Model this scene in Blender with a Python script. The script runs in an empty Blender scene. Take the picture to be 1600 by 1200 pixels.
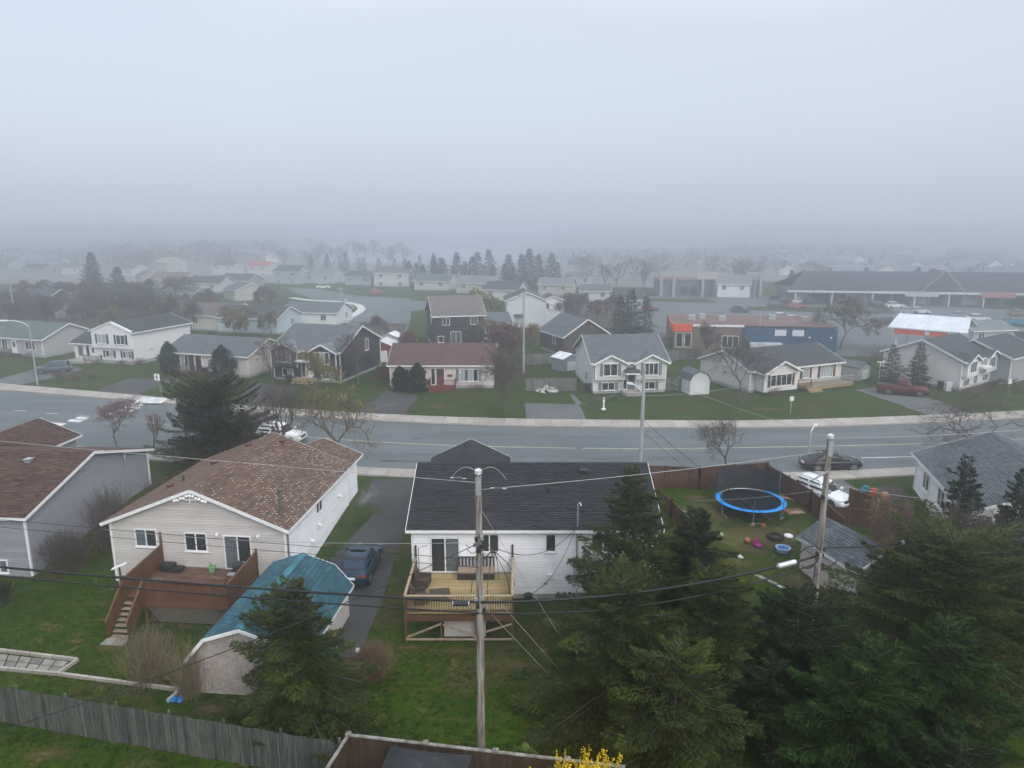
import bpy, math, random
import numpy as np
from mathutils import Vector, Matrix
R = math.radians
random.seed(7); rng = np.random.default_rng(11)
scene = bpy.context.scene
col = scene.collection

# ---------------------------------------------------------------- camera, light, exposure
PITCH = R(12.46); CAMZ = 20.0; FPX = 1109.0
cd = bpy.data.cameras.new('camera'); cam = bpy.data.objects.new('camera', cd); col.objects.link(cam)
cam.location = (0, 0, CAMZ); cam.rotation_euler = (math.pi/2 - PITCH, 0, 0)
cd.sensor_width = 36; cd.lens = 36*FPX/1600; cd.clip_start = 0.5; cd.clip_end = 9000
scene.camera = cam
vs = scene.view_settings
scene.display_settings.display_device = 'sRGB'
vs.view_transform = 'Standard'; vs.look = 'None'; vs.gamma = 1; vs.use_curve_mapping = False; vs.exposure = 0.0
SUN_EL, SUN_AZ = R(36), R(150)            # a veiled sun high behind the camera, to its right
world = bpy.data.worlds.new('World'); scene.world = world; world.use_nodes = True
nt = world.node_tree; nt.nodes.clear(); N = nt.nodes.new; LK = nt.links.new
out = N('ShaderNodeOutputWorld'); add = N('ShaderNodeAddShader')
sky = N('ShaderNodeTexSky'); sky.sky_type = 'NISHITA'; sky.sun_disc = False
sky.sun_elevation = SUN_EL; sky.sun_rotation = SUN_AZ; sky.dust_density = 6; sky.air_density = 1.2
bg1 = N('ShaderNodeBackground'); bg1.inputs['Strength'].default_value = 0.05
LK(sky.outputs[0], bg1.inputs['Color'])
tc = N('ShaderNodeTexCoord'); sp = N('ShaderNodeSeparateXYZ'); LK(tc.outputs['Generated'], sp.inputs[0])
ns = N('ShaderNodeTexNoise'); ns.inputs['Scale'].default_value = 1.3; ns.inputs['Detail'].default_value = 3
LK(tc.outputs['Generated'], ns.inputs['Vector'])
ma = N('ShaderNodeMath'); ma.operation = 'MULTIPLY_ADD'; LK(ns.outputs['Fac'], ma.inputs[0]); ma.inputs[1].default_value = 0.21
mb2 = N('ShaderNodeMath'); mb2.operation = 'SUBTRACT'; LK(sp.outputs['Z'], mb2.inputs[0]); mb2.inputs[1].default_value = 0.105
LK(mb2.outputs[0], ma.inputs[2])
rp = N('ShaderNodeValToRGB'); rp.color_ramp.interpolation = 'LINEAR'
SKY_STOPS = [(0.0, (.485, .555, .65)), (0.05, (.505, .575, .67)), (0.14, (.535, .60, .695)), (0.27, (.585, .636, .705)), (0.5, (1.02, 1.08, 1.16)), (1.0, (1.56, 1.61, 1.68))]
e = rp.color_ramp.elements
while len(e) < len(SKY_STOPS): e.new(.5)
for el, (p, c) in zip(e, SKY_STOPS): el.position = p; el.color = (*c, 1)
LK(ma.outputs[0], rp.inputs[0])
bg2 = N('ShaderNodeBackground'); bg2.inputs['Strength'].default_value = 1.0; LK(rp.outputs[0], bg2.inputs['Color'])
LK(bg1.outputs[0], add.inputs[0]); LK(bg2.outputs[0], add.inputs[1]); LK(add.outputs[0], out.inputs['Surface'])
sd = bpy.data.lights.new('sun', 'SUN'); sun = bpy.data.objects.new('sun', sd); col.objects.link(sun)
sd.energy = 1.5; sd.angle = R(40); sd.color = (1, .98, .95)
sun.rotation_euler = (math.pi/2 - SUN_EL, 0, math.pi - SUN_AZ)
HAZE_DENSITY = 0.0038
scene.cycles.use_denoising = True
scene.cycles.max_bounces = 6; scene.cycles.diffuse_bounces = 2; scene.cycles.glossy_bounces = 2
scene.cycles.transmission_bounces = 2; scene.cycles.transparent_max_bounces = 32; scene.cycles.volume_bounces = 3

# ---------------------------------------------------------------- helpers
cP, sP = math.cos(PITCH), math.sin(PITCH)
def hz(y, x=0):
    """ground height: back gardens lie 1.3 m below the street"""
    t = min(1, max(0, (y-37)/16.)); return -1.3*(1 - t*t*(3-2*t))
def ratio(py):
    v = (py-600)/FPX; return (sP + cP*v)/(cP - sP*v)
def at(px, py, z):
    """the point of the horizontal plane z that a sight line meets"""
    v = (py-600)/FPX; D = (CAMZ-z)/ratio(py); zc = D/(cP - sP*v)
    return ((px-800)/FPX*zc, D)
def G(px, py):
    z = 0
    for _ in range(12): x, y = at(px, py, z); z = hz(y)
    return (x, y)
def onD(px, py, D):
    """point at distance D: (x, y, z)"""
    v = (py-600)/FPX; return ((px-800)/FPX*D/(cP-sP*v), D, CAMZ - ratio(py)*D)

def tag(o, label=None, cat=None, group=None, kind=None):
    if label: o['label'] = label
    if cat: o['category'] = cat
    if group: o['group'] = group
    if kind: o['kind'] = kind
    return o
def thing(name, label, cat, loc=(0, 0, 0), rz=0, group=None):
    o = bpy.data.objects.new(name, None); col.objects.link(o); o.empty_display_size = .2
    o.location = loc; o.rotation_euler = (0, 0, rz); return tag(o, label, cat, group)
def link(name, me, parent=None, loc=None, rz=0):
    o = bpy.data.objects.new(name, me); col.objects.link(o)
    if parent is not None: o.parent = parent
    if loc is not None: o.location = loc
    if rz: o.rotation_euler = (0, 0, rz)
    return o
KIDS = {}
def copy_tree(o, loc=None, rz=None, parent=None, scale=None):
    c = o.copy(); col.objects.link(c)
    if parent is not None: c.parent = parent
    if loc is not None: c.location = loc
    if rz is not None: c.rotation_euler = (0, 0, rz)
    if scale is not None: c.scale = scale
    for ch in kids(o): copy_tree(ch, parent=c)
    return c
def kids(o):
    if o.name not in KIDS: KIDS[o.name] = list(o.children)
    return KIDS[o.name]

class MB:
    def __init__(s): s.V = []; s.F = []; s.M = []; s.T = []
    def add(s, vs, fs, m=0, t=.5):
        b = len(s.V); s.V.extend(vs)
        for f in fs: s.F.append([b+i for i in f]); s.M.append(m); s.T.append(t)
        return s
    def quad(s, a, b, c, d, m=0, t=.5): return s.add([a, b, c, d], [(0, 1, 2, 3)], m, t)
    def poly(s, p, m=0, t=.5): return s.add(list(p), [tuple(range(len(p)))], m, t)
    def box(s, x0, x1, y0, y1, z0, z1, m=0, t=.5):
        return s.add([(x0,y0,z0),(x1,y0,z0),(x1,y1,z0),(x0,y1,z0),(x0,y0,z1),(x1,y0,z1),(x1,y1,z1),(x0,y1,z1)],
            [(0,3,2,1),(4,5,6,7),(0,1,5,4),(1,2,6,5),(2,3,7,6),(3,0,4,7)], m, t)
    def beam(s, a, b, w, h, m=0, t=.5, up=(0, 0, 1)):
        a = Vector(a); b = Vector(b); d = (b-a).normalized(); u = Vector(up)
        if abs(d.dot(u)) > .98: u = Vector((0, 1, 0))
        sx = d.cross(u).normalized()*w/2; uy = sx.cross(d).normalized()*h/2
        vs = [tuple(p + i*sx + j*uy) for p in (a, b) for i, j in ((-1,-1),(1,-1),(1,1),(-1,1))]
        return s.add(vs, [(0,1,2,3),(7,6,5,4),(0,4,5,1),(1,5,6,2),(2,6,7,3),(3,7,4,0)], m, t)
    def tube(s, pts, r, n=6, m=0, t=.5, cap=True):
        pts = [Vector(p) for p in pts]; k = len(pts)
        rr = r if isinstance(r, (list, tuple)) else [r]*k
        d0 = (pts[1]-pts[0]).normalized(); ref = Vector((0,0,1)) if abs(d0.z) < .9 else Vector((1,0,0)); vs = []
        for i, p in enumerate(pts):
            d = (pts[min(i+1,k-1)]-pts[max(i-1,0)]).normalized()
            a = d.cross(ref)
            if a.length < 1e-4: a = d.cross(Vector((0,1,0)))
            a.normalize(); b = a.cross(d)
            for j in range(n):
                g = 2*math.pi*j/n; vs.append(tuple(p + rr[i]*(math.cos(g)*a + math.sin(g)*b)))
        fs = [(i*n+j, i*n+(j+1)%n, (i+1)*n+(j+1)%n, (i+1)*n+j) for i in range(k-1) for j in range(n)]
        if cap: fs += [tuple(range(n))[::-1], tuple(range((k-1)*n, k*n))]
        return s.add(vs, fs, m, t)
    def lathe(s, prof, n=16, c=(0,0,0), m=0, t=.5):
        vs = [(c[0]+r*math.cos(2*math.pi*j/n), c[1]+r*math.sin(2*math.pi*j/n), c[2]+z) for r, z in prof for j in range(n)]
        fs = [(i*n+j, i*n+(j+1)%n, (i+1)*n+(j+1)%n, (i+1)*n+j) for i in range(len(prof)-1) for j in range(n)]
        return s.add(vs, fs, m, t)
    def prism(s, p2, z0, z1, m=0, t=.5):
        n = len(p2); vs = [(x,y,z0) for x,y in p2] + [(x,y,z1) for x,y in p2]
        return s.add(vs, [tuple(range(n))[::-1], tuple(range(n,2*n))] + [(i,(i+1)%n,n+(i+1)%n,n+i) for i in range(n)], m, t)
    def extr(s, p3, vec, m=0, t=.5):
        n = len(p3); vs = [tuple(p) for p in p3] + [tuple(Vector(p)+Vector(vec)) for p in p3]
        return s.add(vs, [tuple(range(n))[::-1], tuple(range(n,2*n))] + [(i,(i+1)%n,n+(i+1)%n,n+i) for i in range(n)], m, t)
    def mesh(s, name, mats, smooth=False, fix=True):
        me = bpy.data.meshes.new(name); me.from_pydata([tuple(v) for v in s.V], [], s.F)
        for m in (mats if isinstance(mats, (list, tuple)) else [mats]): me.materials.append(m)
        me.polygons.foreach_set('material_index', s.M)
        a = me.attributes.new('tone', 'FLOAT', 'FACE'); a.data.foreach_set('value', s.T)
        if smooth: me.polygons.foreach_set('use_smooth', [True]*len(s.F))
        me.update(); return me
    def build(s, name, mats, parent=None, smooth=False, loc=None, rz=0):
        return link(name, s.mesh(name, mats, smooth), parent, loc, rz)

# ---------------------------------------------------------------- materials
MATS = {}
def newmat(name):
    m = bpy.data.materials.new(name); m.use_nodes = True; MATS[name] = m
    t = m.node_tree; return m, t, t.nodes['Principled BSDF']
def noise_mat(name, c1, c2, scale=4, rough=.8, bump=0., bscale=40, stretch=(1,1,1), tone=0., rnd=0., objcol=False, detail=5, lo=.35, hi=.65, spec=.3, metal=0., coat=0.):
    m, t, b = newmat(name); n = t.nodes.new; l = t.links.new
    tc = n('ShaderNodeTexCoord'); oi = n('ShaderNodeObjectInfo'); mp = n('ShaderNodeMapping'); mp.inputs['Scale'].default_value = stretch
    off = n('ShaderNodeVectorMath'); off.operation = 'MULTIPLY_ADD'; cv = n('ShaderNodeCombineXYZ')
    for i in range(3): l(oi.outputs['Random'], cv.inputs[i])
    off.inputs[1].default_value = (37, 53, 29); l(cv.outputs[0], off.inputs[0]); l(tc.outputs['Object'], off.inputs[2]); l(off.outputs[0], mp.inputs[0])
    nz = n('ShaderNodeTexNoise'); nz.inputs['Scale'].default_value = scale; nz.inputs['Detail'].default_value = detail; nz.inputs['Roughness'].default_value = .62
    l(mp.outputs[0], nz.inputs['Vector'])
    mr = n('ShaderNodeMapRange'); mr.inputs['From Min'].default_value = lo; mr.inputs['From Max'].default_value = hi; l(nz.outputs['Fac'], mr.inputs['Value'])
    mx = n('ShaderNodeMix'); mx.data_type = 'RGBA'; mx.inputs['A'].default_value = (*c1, 1); mx.inputs['B'].default_value = (*c2, 1)
    l(mr.outputs[0], mx.inputs['Factor']); res = mx.outputs['Result']
    def mul(fac_out, amount, base):
        a = n('ShaderNodeMath'); a.operation = 'MULTIPLY_ADD'; a.inputs[1].default_value = 2*amount; a.inputs[2].default_value = 1-amount; l(fac_out, a.inputs[0])
        v = n('ShaderNodeVectorMath'); v.operation = 'SCALE'; l(base, v.inputs[0]); l(a.outputs[0], v.inputs['Scale']); return v.outputs[0]
    if tone:
        at_ = n('ShaderNodeAttribute'); at_.attribute_name = 'tone'; res = mul(at_.outputs['Fac'], tone, res)
    if rnd: res = mul(oi.outputs['Random'], rnd, res)
    if objcol:
        v = n('ShaderNodeVectorMath'); v.operation = 'MULTIPLY'; l(res, v.inputs[0]); l(oi.outputs['Color'], v.inputs[1]); res = v.outputs[0]
    l(res, b.inputs['Base Color']); b.inputs['Roughness'].default_value = rough; b.inputs['Specular IOR Level'].default_value = spec; b.inputs['Metallic'].default_value = metal
    if coat: b.inputs['Coat Weight'].default_value = coat; b.inputs['Coat Roughness'].default_value = .08
    if bump:
        n2 = n('ShaderNodeTexNoise'); n2.inputs['Scale'].default_value = bscale; n2.inputs['Detail'].default_value = 3; l(mp.outputs[0], n2.inputs['Vector'])
        bp = n('ShaderNodeBump'); bp.inputs['Strength'].default_value = bump; bp.inputs['Distance'].default_value = .03; l(n2.outputs['Fac'], bp.inputs['Height']); l(bp.outputs[0], b.inputs['Normal'])
    return m
def k(c, f): return tuple(min(1, x*f) for x in c)
def plain(name, c, rough=.6, var=.12, scale=6, **kw): return noise_mat(name, k(c, 1-var), k(c, 1+var), scale, rough, **kw)

M_white = plain('white_trim', (.70, .72, .74), .45, .06, 3)
M_glass = plain('window_glass', (.018, .022, .028), .06, .3, 2, spec=.6)
M_glassp = plain('window_blind_glass', (.30, .34, .36), .12, .25, 5, stretch=(1,1,9), spec=.5)
M_glassm = plain('window_curtain_glass', (.09, .11, .13), .1, .5, 4, stretch=(7,7,1), spec=.5)
M_found = plain('foundation_concrete', (.30, .31, .32), .9, .15, 3, bump=.3)
M_sid_white = plain('vinyl_siding_white', (.80, .825, .87), .55, .05, 1.2, tone=.05)
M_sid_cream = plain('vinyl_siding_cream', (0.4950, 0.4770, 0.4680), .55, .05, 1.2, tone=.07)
M_sid_pale = plain('vinyl_siding_pale', (.72, .71, .74), .55, .05, 1.2, tone=.05)
M_sid_grey = plain('vinyl_siding_grey', (0.2465, 0.2635, 0.3060), .55, .06, 1.2, tone=.08)
M_wall = plain('painted_wall', (1, 1, 1), .7, .06, 1.5, objcol=True)
M_roofc = noise_mat('asphalt_shingle_roof', (.75,.75,.75), (1.25,1.25,1.25), 1.3, .9, .4, 30, objcol=True)
def shingle(name, c1, c2, tone=.35): return noise_mat(name, c1, c2, .5, .92, .35, 60, tone=tone, lo=.3, hi=.7)
M_sh_brown = shingle('brown_shingle', (0.1025, 0.0656, 0.0508), (0.1230, 0.0804, 0.0615), .30)
M_sh_dbrown = shingle('dark_brown_shingle', (0.0638, 0.0345, 0.0277), (0.0863, 0.0495, 0.0398), .4)
M_sh_black = shingle('charcoal_shingle', (0.0187, 0.0194, 0.0245), (0.0259, 0.0274, 0.0338), .3)
M_sh_teal = shingle('teal_shingle', (0.0224, 0.0736, 0.1000), (0.0336, 0.0976, 0.1280), .25)
M_sh_grey = shingle('grey_shingle', (0.0680, 0.0800, 0.0960), (0.1040, 0.1200, 0.1360), .3)
M_spot = plain('worn_pale_granules', (.33, .27, .225), .95, .2, 9)
M_wood_new = noise_mat('fresh_lumber', (.26, .19, .088), (.36, .28, .15), 3, .8, .3, 30, (1,8,8), rnd=.22)
M_wood_brown = noise_mat('brown_stained_wood', (0.0828, 0.0396, 0.0202), (0.1224, 0.0612, 0.0324), 2.5, .75, .3, 30, (5,5,1), rnd=.16)
M_wood_fence = noise_mat('weathered_board', (0.0360, 0.0418, 0.0389), (0.1080, 0.1152, 0.1080), 3, .95, .5, 40, (6,6,.5), rnd=.33)
M_wood_dark = noise_mat('dark_brown_fence_board', (0.0385, 0.0224, 0.0168), (0.0665, 0.0406, 0.0315), 3, .85, .3, 40, (6,6,.5), rnd=.2)
M_wood_deck = noise_mat('worn_deck_board', (0.0900, 0.0413, 0.0263), (0.2550, 0.1875, 0.1500), 1.5, .85, .3, 30, (1,6,6), rnd=.15, lo=.45, hi=.8)
M_pole = noise_mat('weathered_pole_wood', (.085, .065, .052), (.29, .27, .255), 2.2, .95, .6, 25, (6,6,.35), lo=.38, hi=.56)
M_polefar = plain('grey_pole', (.30, .31, .32), .8, .12, 3)
M_cable = plain('black_cable', (.012, .013, .016), .5, .2, 3)
M_alum = plain('bare_aluminium_wire', (.42, .43, .45), .5, .1, 3, metal=.3)
M_porc = plain('porcelain_insulator', (.55, .58, .62), .3, .15, 5)
M_metal = plain('galvanised_metal', (.42, .44, .46), .45, .15, 8, metal=.6)
M_dark = plain('dark_plastic', (.02, .021, .024), .5, .2, 8)
M_green_bin = plain('green_plastic_bin', (.02, .10, .075), .5, .1, 8)
M_tyre = plain('tyre_rubber', (.015, .015, .016), .85, .2, 8)
M_rim = plain('alloy_rim', (.35, .36, .38), .3, .1, 8, metal=.7)
M_paint = plain('car_paint', (1, 1, 1), .28, .02, 3, objcol=True, coat=.12, spec=.28)
M_carglass = plain('car_glass', (.008, .009, .012), .08, .1, 3, spec=.35)
M_red_lamp = plain('tail_lamp_red', (.22, .012, .012), .2, .1, 5)
M_headlamp = plain('head_lamp_clear', (.55, .58, .62), .15, .1, 5)
M_plate = plain('licence_plate_white', (.7, .72, .75), .5, .05, 5)
M_bark = noise_mat('grey_bark', (0.0680, 0.0600, 0.0560), (0.1360, 0.1240, 0.1200), 5, .95, .4, 30)
M_twig = noise_mat('bare_twig', (0.0680, 0.0544, 0.0496), (0.1200, 0.1000, 0.0920), 3, .95)
M_twig_red = noise_mat('reddish_twig', (0.1040, 0.0600, 0.0600), (0.1600, 0.1000, 0.0960), 3, .95)
M_twig_tan = noise_mat('dry_tan_stem', (0.1360, 0.1062, 0.0638), (0.2465, 0.2040, 0.1360), 3, .95)
def leafm(name, c, tone=.5, var=.3, scale=1.1): return noise_mat(name, k(c, 1-var), k(c, 1+var), scale, .85, tone=tone, spec=.15)
M_needle = leafm('olive_spruce_needles', (.034, .046, .010))
M_needle_g = leafm('green_fir_needles', (.016, .038, .006))
M_needle_d = leafm('dark_spruce_needles', (.013, .023, .008))
M_pine = leafm('dark_pine_needles', (.028, .036, .013))
M_cedar = leafm('cedar_foliage', (.020, .033, .014))
M_bud = leafm('yellow_green_buds', (.22, .20, .055))
M_bud_red = leafm('dull_red_buds', (.15, .085, .085))
M_bud_tan = leafm('tan_buds', (.22, .17, .09))
M_forsythia = leafm('yellow_blossom', (.62, .44, .015), .3)
M_spring = leafm('fresh_green_leaf', (.075, .11, .022))
M_conc = noise_mat('sidewalk_concrete', (0.2805, 0.2550, 0.2295), (0.3825, 0.3570, 0.3272), .6, .9, .25, 30)
M_slab = noise_mat('paving_slab_stone', (0.1520, 0.1480, 0.1360), (0.2560, 0.2480, 0.2280), 2, .9, .4, 25, rnd=.2)
M_asph = noise_mat('road_asphalt', (0.0780, 0.0952, 0.1053), (0.1170, 0.1365, 0.1482), .5, .8, .25, 25, (.12,1,1), detail=8, spec=.4)
M_drive = noise_mat('driveway_asphalt', (0.0372, 0.0391, 0.0422), (0.0589, 0.0608, 0.0632), .35, .85, .3, 25, detail=8)
M_drive2 = noise_mat('pale_driveway_asphalt', (0.0792, 0.0864, 0.0922), (0.1188, 0.1260, 0.1296), .35, .85, .3, 25, detail=8)
M_line_w = noise_mat('road_paint_white', (.34, .36, .37), (.72, .73, .74), 1.6, .7)
M_line_y = noise_mat('road_paint_yellow', (.30, .29, .21), (.48, .45, .30), .8, .7)
M_patch = noise_mat('asphalt_patch', (.06, .065, .07), (.085, .09, .095), 1.2, .85)
M_blue = plain('trampoline_pad_blue', (.004, .22, .62), .5, .08, 4)
M_net = plain('trampoline_mesh_black', (.010, .012, .018), .9, .2, 6, spec=.05)
M_soil = noise_mat('bare_soil', (0.0385, 0.0315, 0.0245), (0.0770, 0.0630, 0.0490), 2, .95, .5, 20)
M_brick = noise_mat('brown_brickwork', (0.1275, 0.0900, 0.0750), (0.1800, 0.1350, 0.1125), 3, .9)
M_orange = plain('orange_fascia', (.62, .085, .03), .5, .1, 2)
M_bluewall = plain('blue_painted_block', (.024, .070, .125), .7, .15, 1)
M_tin = noise_mat('pale_metal_roofing', (.50, .56, .62), (.66, .71, .76), .7, .4)
M_gravelroof = noise_mat('rusty_gravel_roof', (0.1200, 0.0750, 0.0675), (0.1800, 0.1200, 0.1087), .5, .95)

def grass_mat():
    m, t, b = newmat('lawn_grass'); n = t.nodes.new; l = t.links.new
    tc = n('ShaderNodeTexCoord')
    def nz(s, d=5, st=(1,1,1)):
        mp = n('ShaderNodeMapping'); mp.inputs['Scale'].default_value = st; l(tc.outputs['Object'], mp.inputs[0])
        x = n('ShaderNodeTexNoise'); x.inputs['Scale'].default_value = s; x.inputs['Detail'].default_value = d; x.inputs['Roughness'].default_value = .65; l(mp.outputs[0], x.inputs['Vector']); return x.outputs['Fac']
    def rng_(v, a, c):
        x = n('ShaderNodeMapRange'); x.inputs['From Min'].default_value = a; x.inputs['From Max'].default_value = c; l(v, x.inputs['Value']); return x.outputs[0]
    def mix(f, a, c):
        x = n('ShaderNodeMix'); x.data_type = 'RGBA'; l(f, x.inputs['Factor'])
        for s, v in (('A', a), ('B', c)):
            if isinstance(v, tuple): x.inputs[s].default_value = (*v, 1)
            else: l(v, x.inputs[s])
        return x.outputs['Result']
    base = mix(rng_(nz(.35, 6), .36, .64), (.011, .042, .002), (.034, .080, .004))
    base = mix(rng_(nz(1.4, 9, (1, 1.8, 1)), .42, .64), base, (.050, .066, .011))
    base = mix(rng_(nz(.22, 8), .50, .62), base, (.062, .060, .020))
    base = mix(rng_(nz(.9, 9), .58, .68), base, (.115, .092, .036))
    base = mix(rng_(nz(5, 8), .46, .66), base, (.005, .014, .002))
    l(base, b.inputs['Base Color']); b.inputs['Roughness'].default_value = .95; b.inputs['Specular IOR Level'].default_value = .1
    bp = n('ShaderNodeBump'); bp.inputs['Strength'].default_value = .7; bp.inputs['Distance'].default_value = .08; l(nz(9, 5), bp.inputs['Height']); l(bp.outputs[0], b.inputs['Normal'])
    return m
M_grass = grass_mat()
def water_mat():
    m, t, b = newmat('lake_water'); n = t.nodes.new; l = t.links.new
    b.inputs['Base Color'].default_value = (.26, .29, .33, 1); b.inputs['Roughness'].default_value = .1; b.inputs['Specular IOR Level'].default_value = .9  # pale base colour stands in for sky reflected on the lake
    tc = n('ShaderNodeTexCoord'); x = n('ShaderNodeTexNoise'); x.inputs['Scale'].default_value = .15; l(tc.outputs['Object'], x.inputs['Vector'])
    bp = n('ShaderNodeBump'); bp.inputs['Strength'].default_value = .05; l(x.outputs['Fac'], bp.inputs['Height']); l(bp.outputs[0], b.inputs['Normal'])
    return m
M_water = water_mat()
# ---------------------------------------------------------------- ground, street, pavements
def structure(o): o['kind'] = 'structure'; return o
def lines(a, b, s): return list(np.arange(a, b, s))
xs = sorted(set([-2300, -1500, -1000, -700, -500, -350, -250, -180, -140, -110] + lines(-90, 91, 3) + [110, 140, 180, 250, 350, 500, 700, 1000, 1500, 2300]))
ys = sorted(set([-60, -20, 0, 10] + lines(16, 36, 2) + lines(36, 56, 1) + lines(56, 120, 4) + [130, 150, 180, 220, 280, 350, 450, 600, 800, 1100, 1500, 2000, 2600]))
xs = np.array(xs, float); ys = np.array(ys, float)
g = MB(); nx = len(xs)
for y in ys:
    for x in xs: g.V.append((x, y, hz(y) + (0 if y > 30 or y < 12 else 0.03*math.sin(x*.9)*math.cos(y*1.3))))
for j in range(len(ys)-1):
    for i in range(nx-1): g.F.append([j*nx+i, j*nx+i+1, (j+1)*nx+i+1, (j+1)*nx+i]); g.M.append(0); g.T.append(.5)
structure(g.build('ground', M_grass, smooth=True))

def curve_y(pix, z=0):
    p = [at(x, y, z) for x, y in pix]; p.sort(); X = np.array([q[0] for q in p]); Y = np.array([q[1] for q in p])
    def f(x):
        if x < X[0]: return Y[0] + (x-X[0])*(Y[1]-Y[0])/(X[1]-X[0])
        if x > X[-1]: return Y[-1] + (x-X[-1])*(Y[-1]-Y[-2])/(X[-1]-X[-2])
        return float(np.interp(x, X, Y))
    def sm(x): return sum(f(x+d)*w for d, w in ((-6,.1),(-3,.2),(0,.4),(3,.2),(6,.1)))
    return sm
far_in = curve_y([(0,610),(100,618),(220,627.5),(288,632.5),(380,645),(500,653),(580,658),(700,664),(820,667),(1000,669),(1150,669.5),(1280,668),(1450,661.5),(1600,654)])
far_out = curve_y([(0,600),(100,609),(220,619),(288,626),(380,635),(500,643),(580,648),(700,653),(820,656.5),(1000,658),(1150,659.5),(1280,656.5),(1450,650.5),(1600,643)])
near_in = curve_y([(100,697),(235,709),(400,722),(553,732),(650,736),(800,740),(1000,743),(1200,742),(1300,738.5),(1400,734),(1600,722)])
near_out = lambda x: near_in(x) - 1.75
mid_line = curve_y([(240,662),(545,688.5),(600,692),(700,696),(800,699),(1000,702),(1200,699),(1440,694),(1600,686)])
def strip(name, fa, fb, x0, x1, step, z, mat, kind='structure', parent=None):
    m = MB(); X = list(np.arange(x0, x1+.01, step))
    for x in X: m.V += [(x, fa(x), z+hz(fa(x))), (x, fb(x), z+hz(fb(x)))]
    for i in range(len(X)-1): m.F.append([2*i, 2*i+2, 2*i+3, 2*i+1]); m.M.append(0); m.T.append(.5)
    o = m.build(name, mat, parent)
    if kind: o['kind'] = kind
    return o
road = strip('road', near_in, far_in, -130, 130, 2, .012, M_asph)
def marking(name, f, x0, x1, w, mat, step=2):
    return strip(name, lambda x: f(x)-w/2, lambda x: f(x)+w/2, x0, x1, step, .017, mat, None, road)
marking('centre_line', mid_line, -38, 70, .15, M_line_y)
marking('lane_dash', lambda x: mid_line(x)-3.6, 31, 36, .15, M_line_w, 1)
for i in range(7): marking('lane_dash', lambda x: mid_line(x)+.45, -64+i*4.2, -62.4+i*4.2, .13, M_line_w, .8)
for (px, py, w) in ((212,631.5,22),(206,636,24),(195,640.5,24),(167,646,14),(128,653,16),(118,657,20),(90,662,21)):
    a = at(px-w/2, py-.4, 0); b = at(px+w/2, py+1.6, 0); m = MB(); d = .42
    m.quad((a[0],a[1]-d,.018),(b[0],b[1]-d,.018),(b[0],b[1]+d,.018),(a[0],a[1]+d,.018)); m.build('crossing_stripe', M_line_w, road)
for (px, py, lx, ly) in ((640,721,4,.35),(610,720,2,.5),(86,632,3,.5),(700,676,2,.5),(655,685,.9,.5),(1380,671,1.4,.4)):
    x, y = at(px, py, 0); m = MB(); pts = []
    for q in range(14):
        t = q/14*2*math.pi; rr = 1 + .3*math.sin(3*t+px) + .22*math.sin(7*t)
        pts.append((x+lx/2*rr*math.cos(t), y+ly/2*rr*math.sin(t), .0165))
    m.poly(pts); m.build('asphalt_patch', M_patch, road)
for px, py in ((650,686),(905,700),(560,668),(1095,688)):
    x, y = at(px, py, 0); m = MB(); m.lathe([(0,.0),(.36,.0),(.36,-.03)], 14, (x, y, .021)); m.build('manhole_cover', M_patch, road)
for px, py in ((630,657.5),(1330,664)):
    x, y = at(px, py, 0); m = MB(); m.box(x-.6,x+.6,y-.35,y+.1,.0,.022); m.build('drain_grate', M_patch, road)
gc_ = np.random.default_rng(8)
for i in range(16):
    x = gc_.uniform(-45, 42); yy = near_in(x)+gc_.uniform(.5, 12); ang = gc_.choice([0., 1.57]) + gc_.normal(0,.25); m = MB(); L = gc_.uniform(2, 7); p = np.array([x, yy]); w = .035
    for q in range(9):
        ang += gc_.normal(0,.22); p2 = p+np.array([math.cos(ang), math.sin(ang)])*L/9; n_ = np.array([-math.sin(ang), math.cos(ang)])*w
        if near_in(p2[0])+.3 < p2[1] < far_in(p2[0])-.3: m.quad((*(p-n_),.0155),(*(p2-n_),.0155),(*(p2+n_),.0155),(*(p+n_),.0155))
        p = p2
    if m.F: m.build('sealed_crack', M_patch, road)
def pavement(name, fin, fout, sgn):
    root = MB(); X = np.arange(-128, 128.1, 2)
    for x in X:
        yi = fin(x); root.V += [(x, yi, .012), (x, yi, .15), (x, yi+sgn*.16, .15), (x, yi+sgn*.16, .012)]
    for i in range(len(X)-1):
        for q in range(3): root.F.append([4*i+q, 4*i+4+q, 4*i+5+q, 4*i+1+q]); root.M.append(0); root.T.append(.5)
    r = structure(root.build(name, M_conc))
    x = -92.0
    while x < 92:
        L = 1.6 if abs(x) < 70 else 3.2
        m = MB(); z1 = .14 + random.uniform(-.008, .008); a, b = x+.012, x+L-.012
        m.prism([(a, fin(a)+sgn*.17), (b, fin(b)+sgn*.17), (b, fout(b)), (a, fout(a))][::sgn], .0, z1)
        m.build('paving_slab', M_walk, r); x += L
    return r
M_walk = noise_mat('pavement_slab_concrete', (.28,.26,.24), (.38,.355,.33), .5, .9, .2, 25, rnd=.07)
pave_far = pavement('pavement', far_in, far_out, 1)
pave_near = pavement('pavement', near_in, near_out, -1)
ramp = MB(); a = [at(*p, .15) for p in ((207,630),(252,630.5),(264,622),(222,620))]
ramp.poly([(x, y, .157) for x, y in a]); ramp.build('white_crossing_ramp', M_line_w, pave_far)

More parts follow.
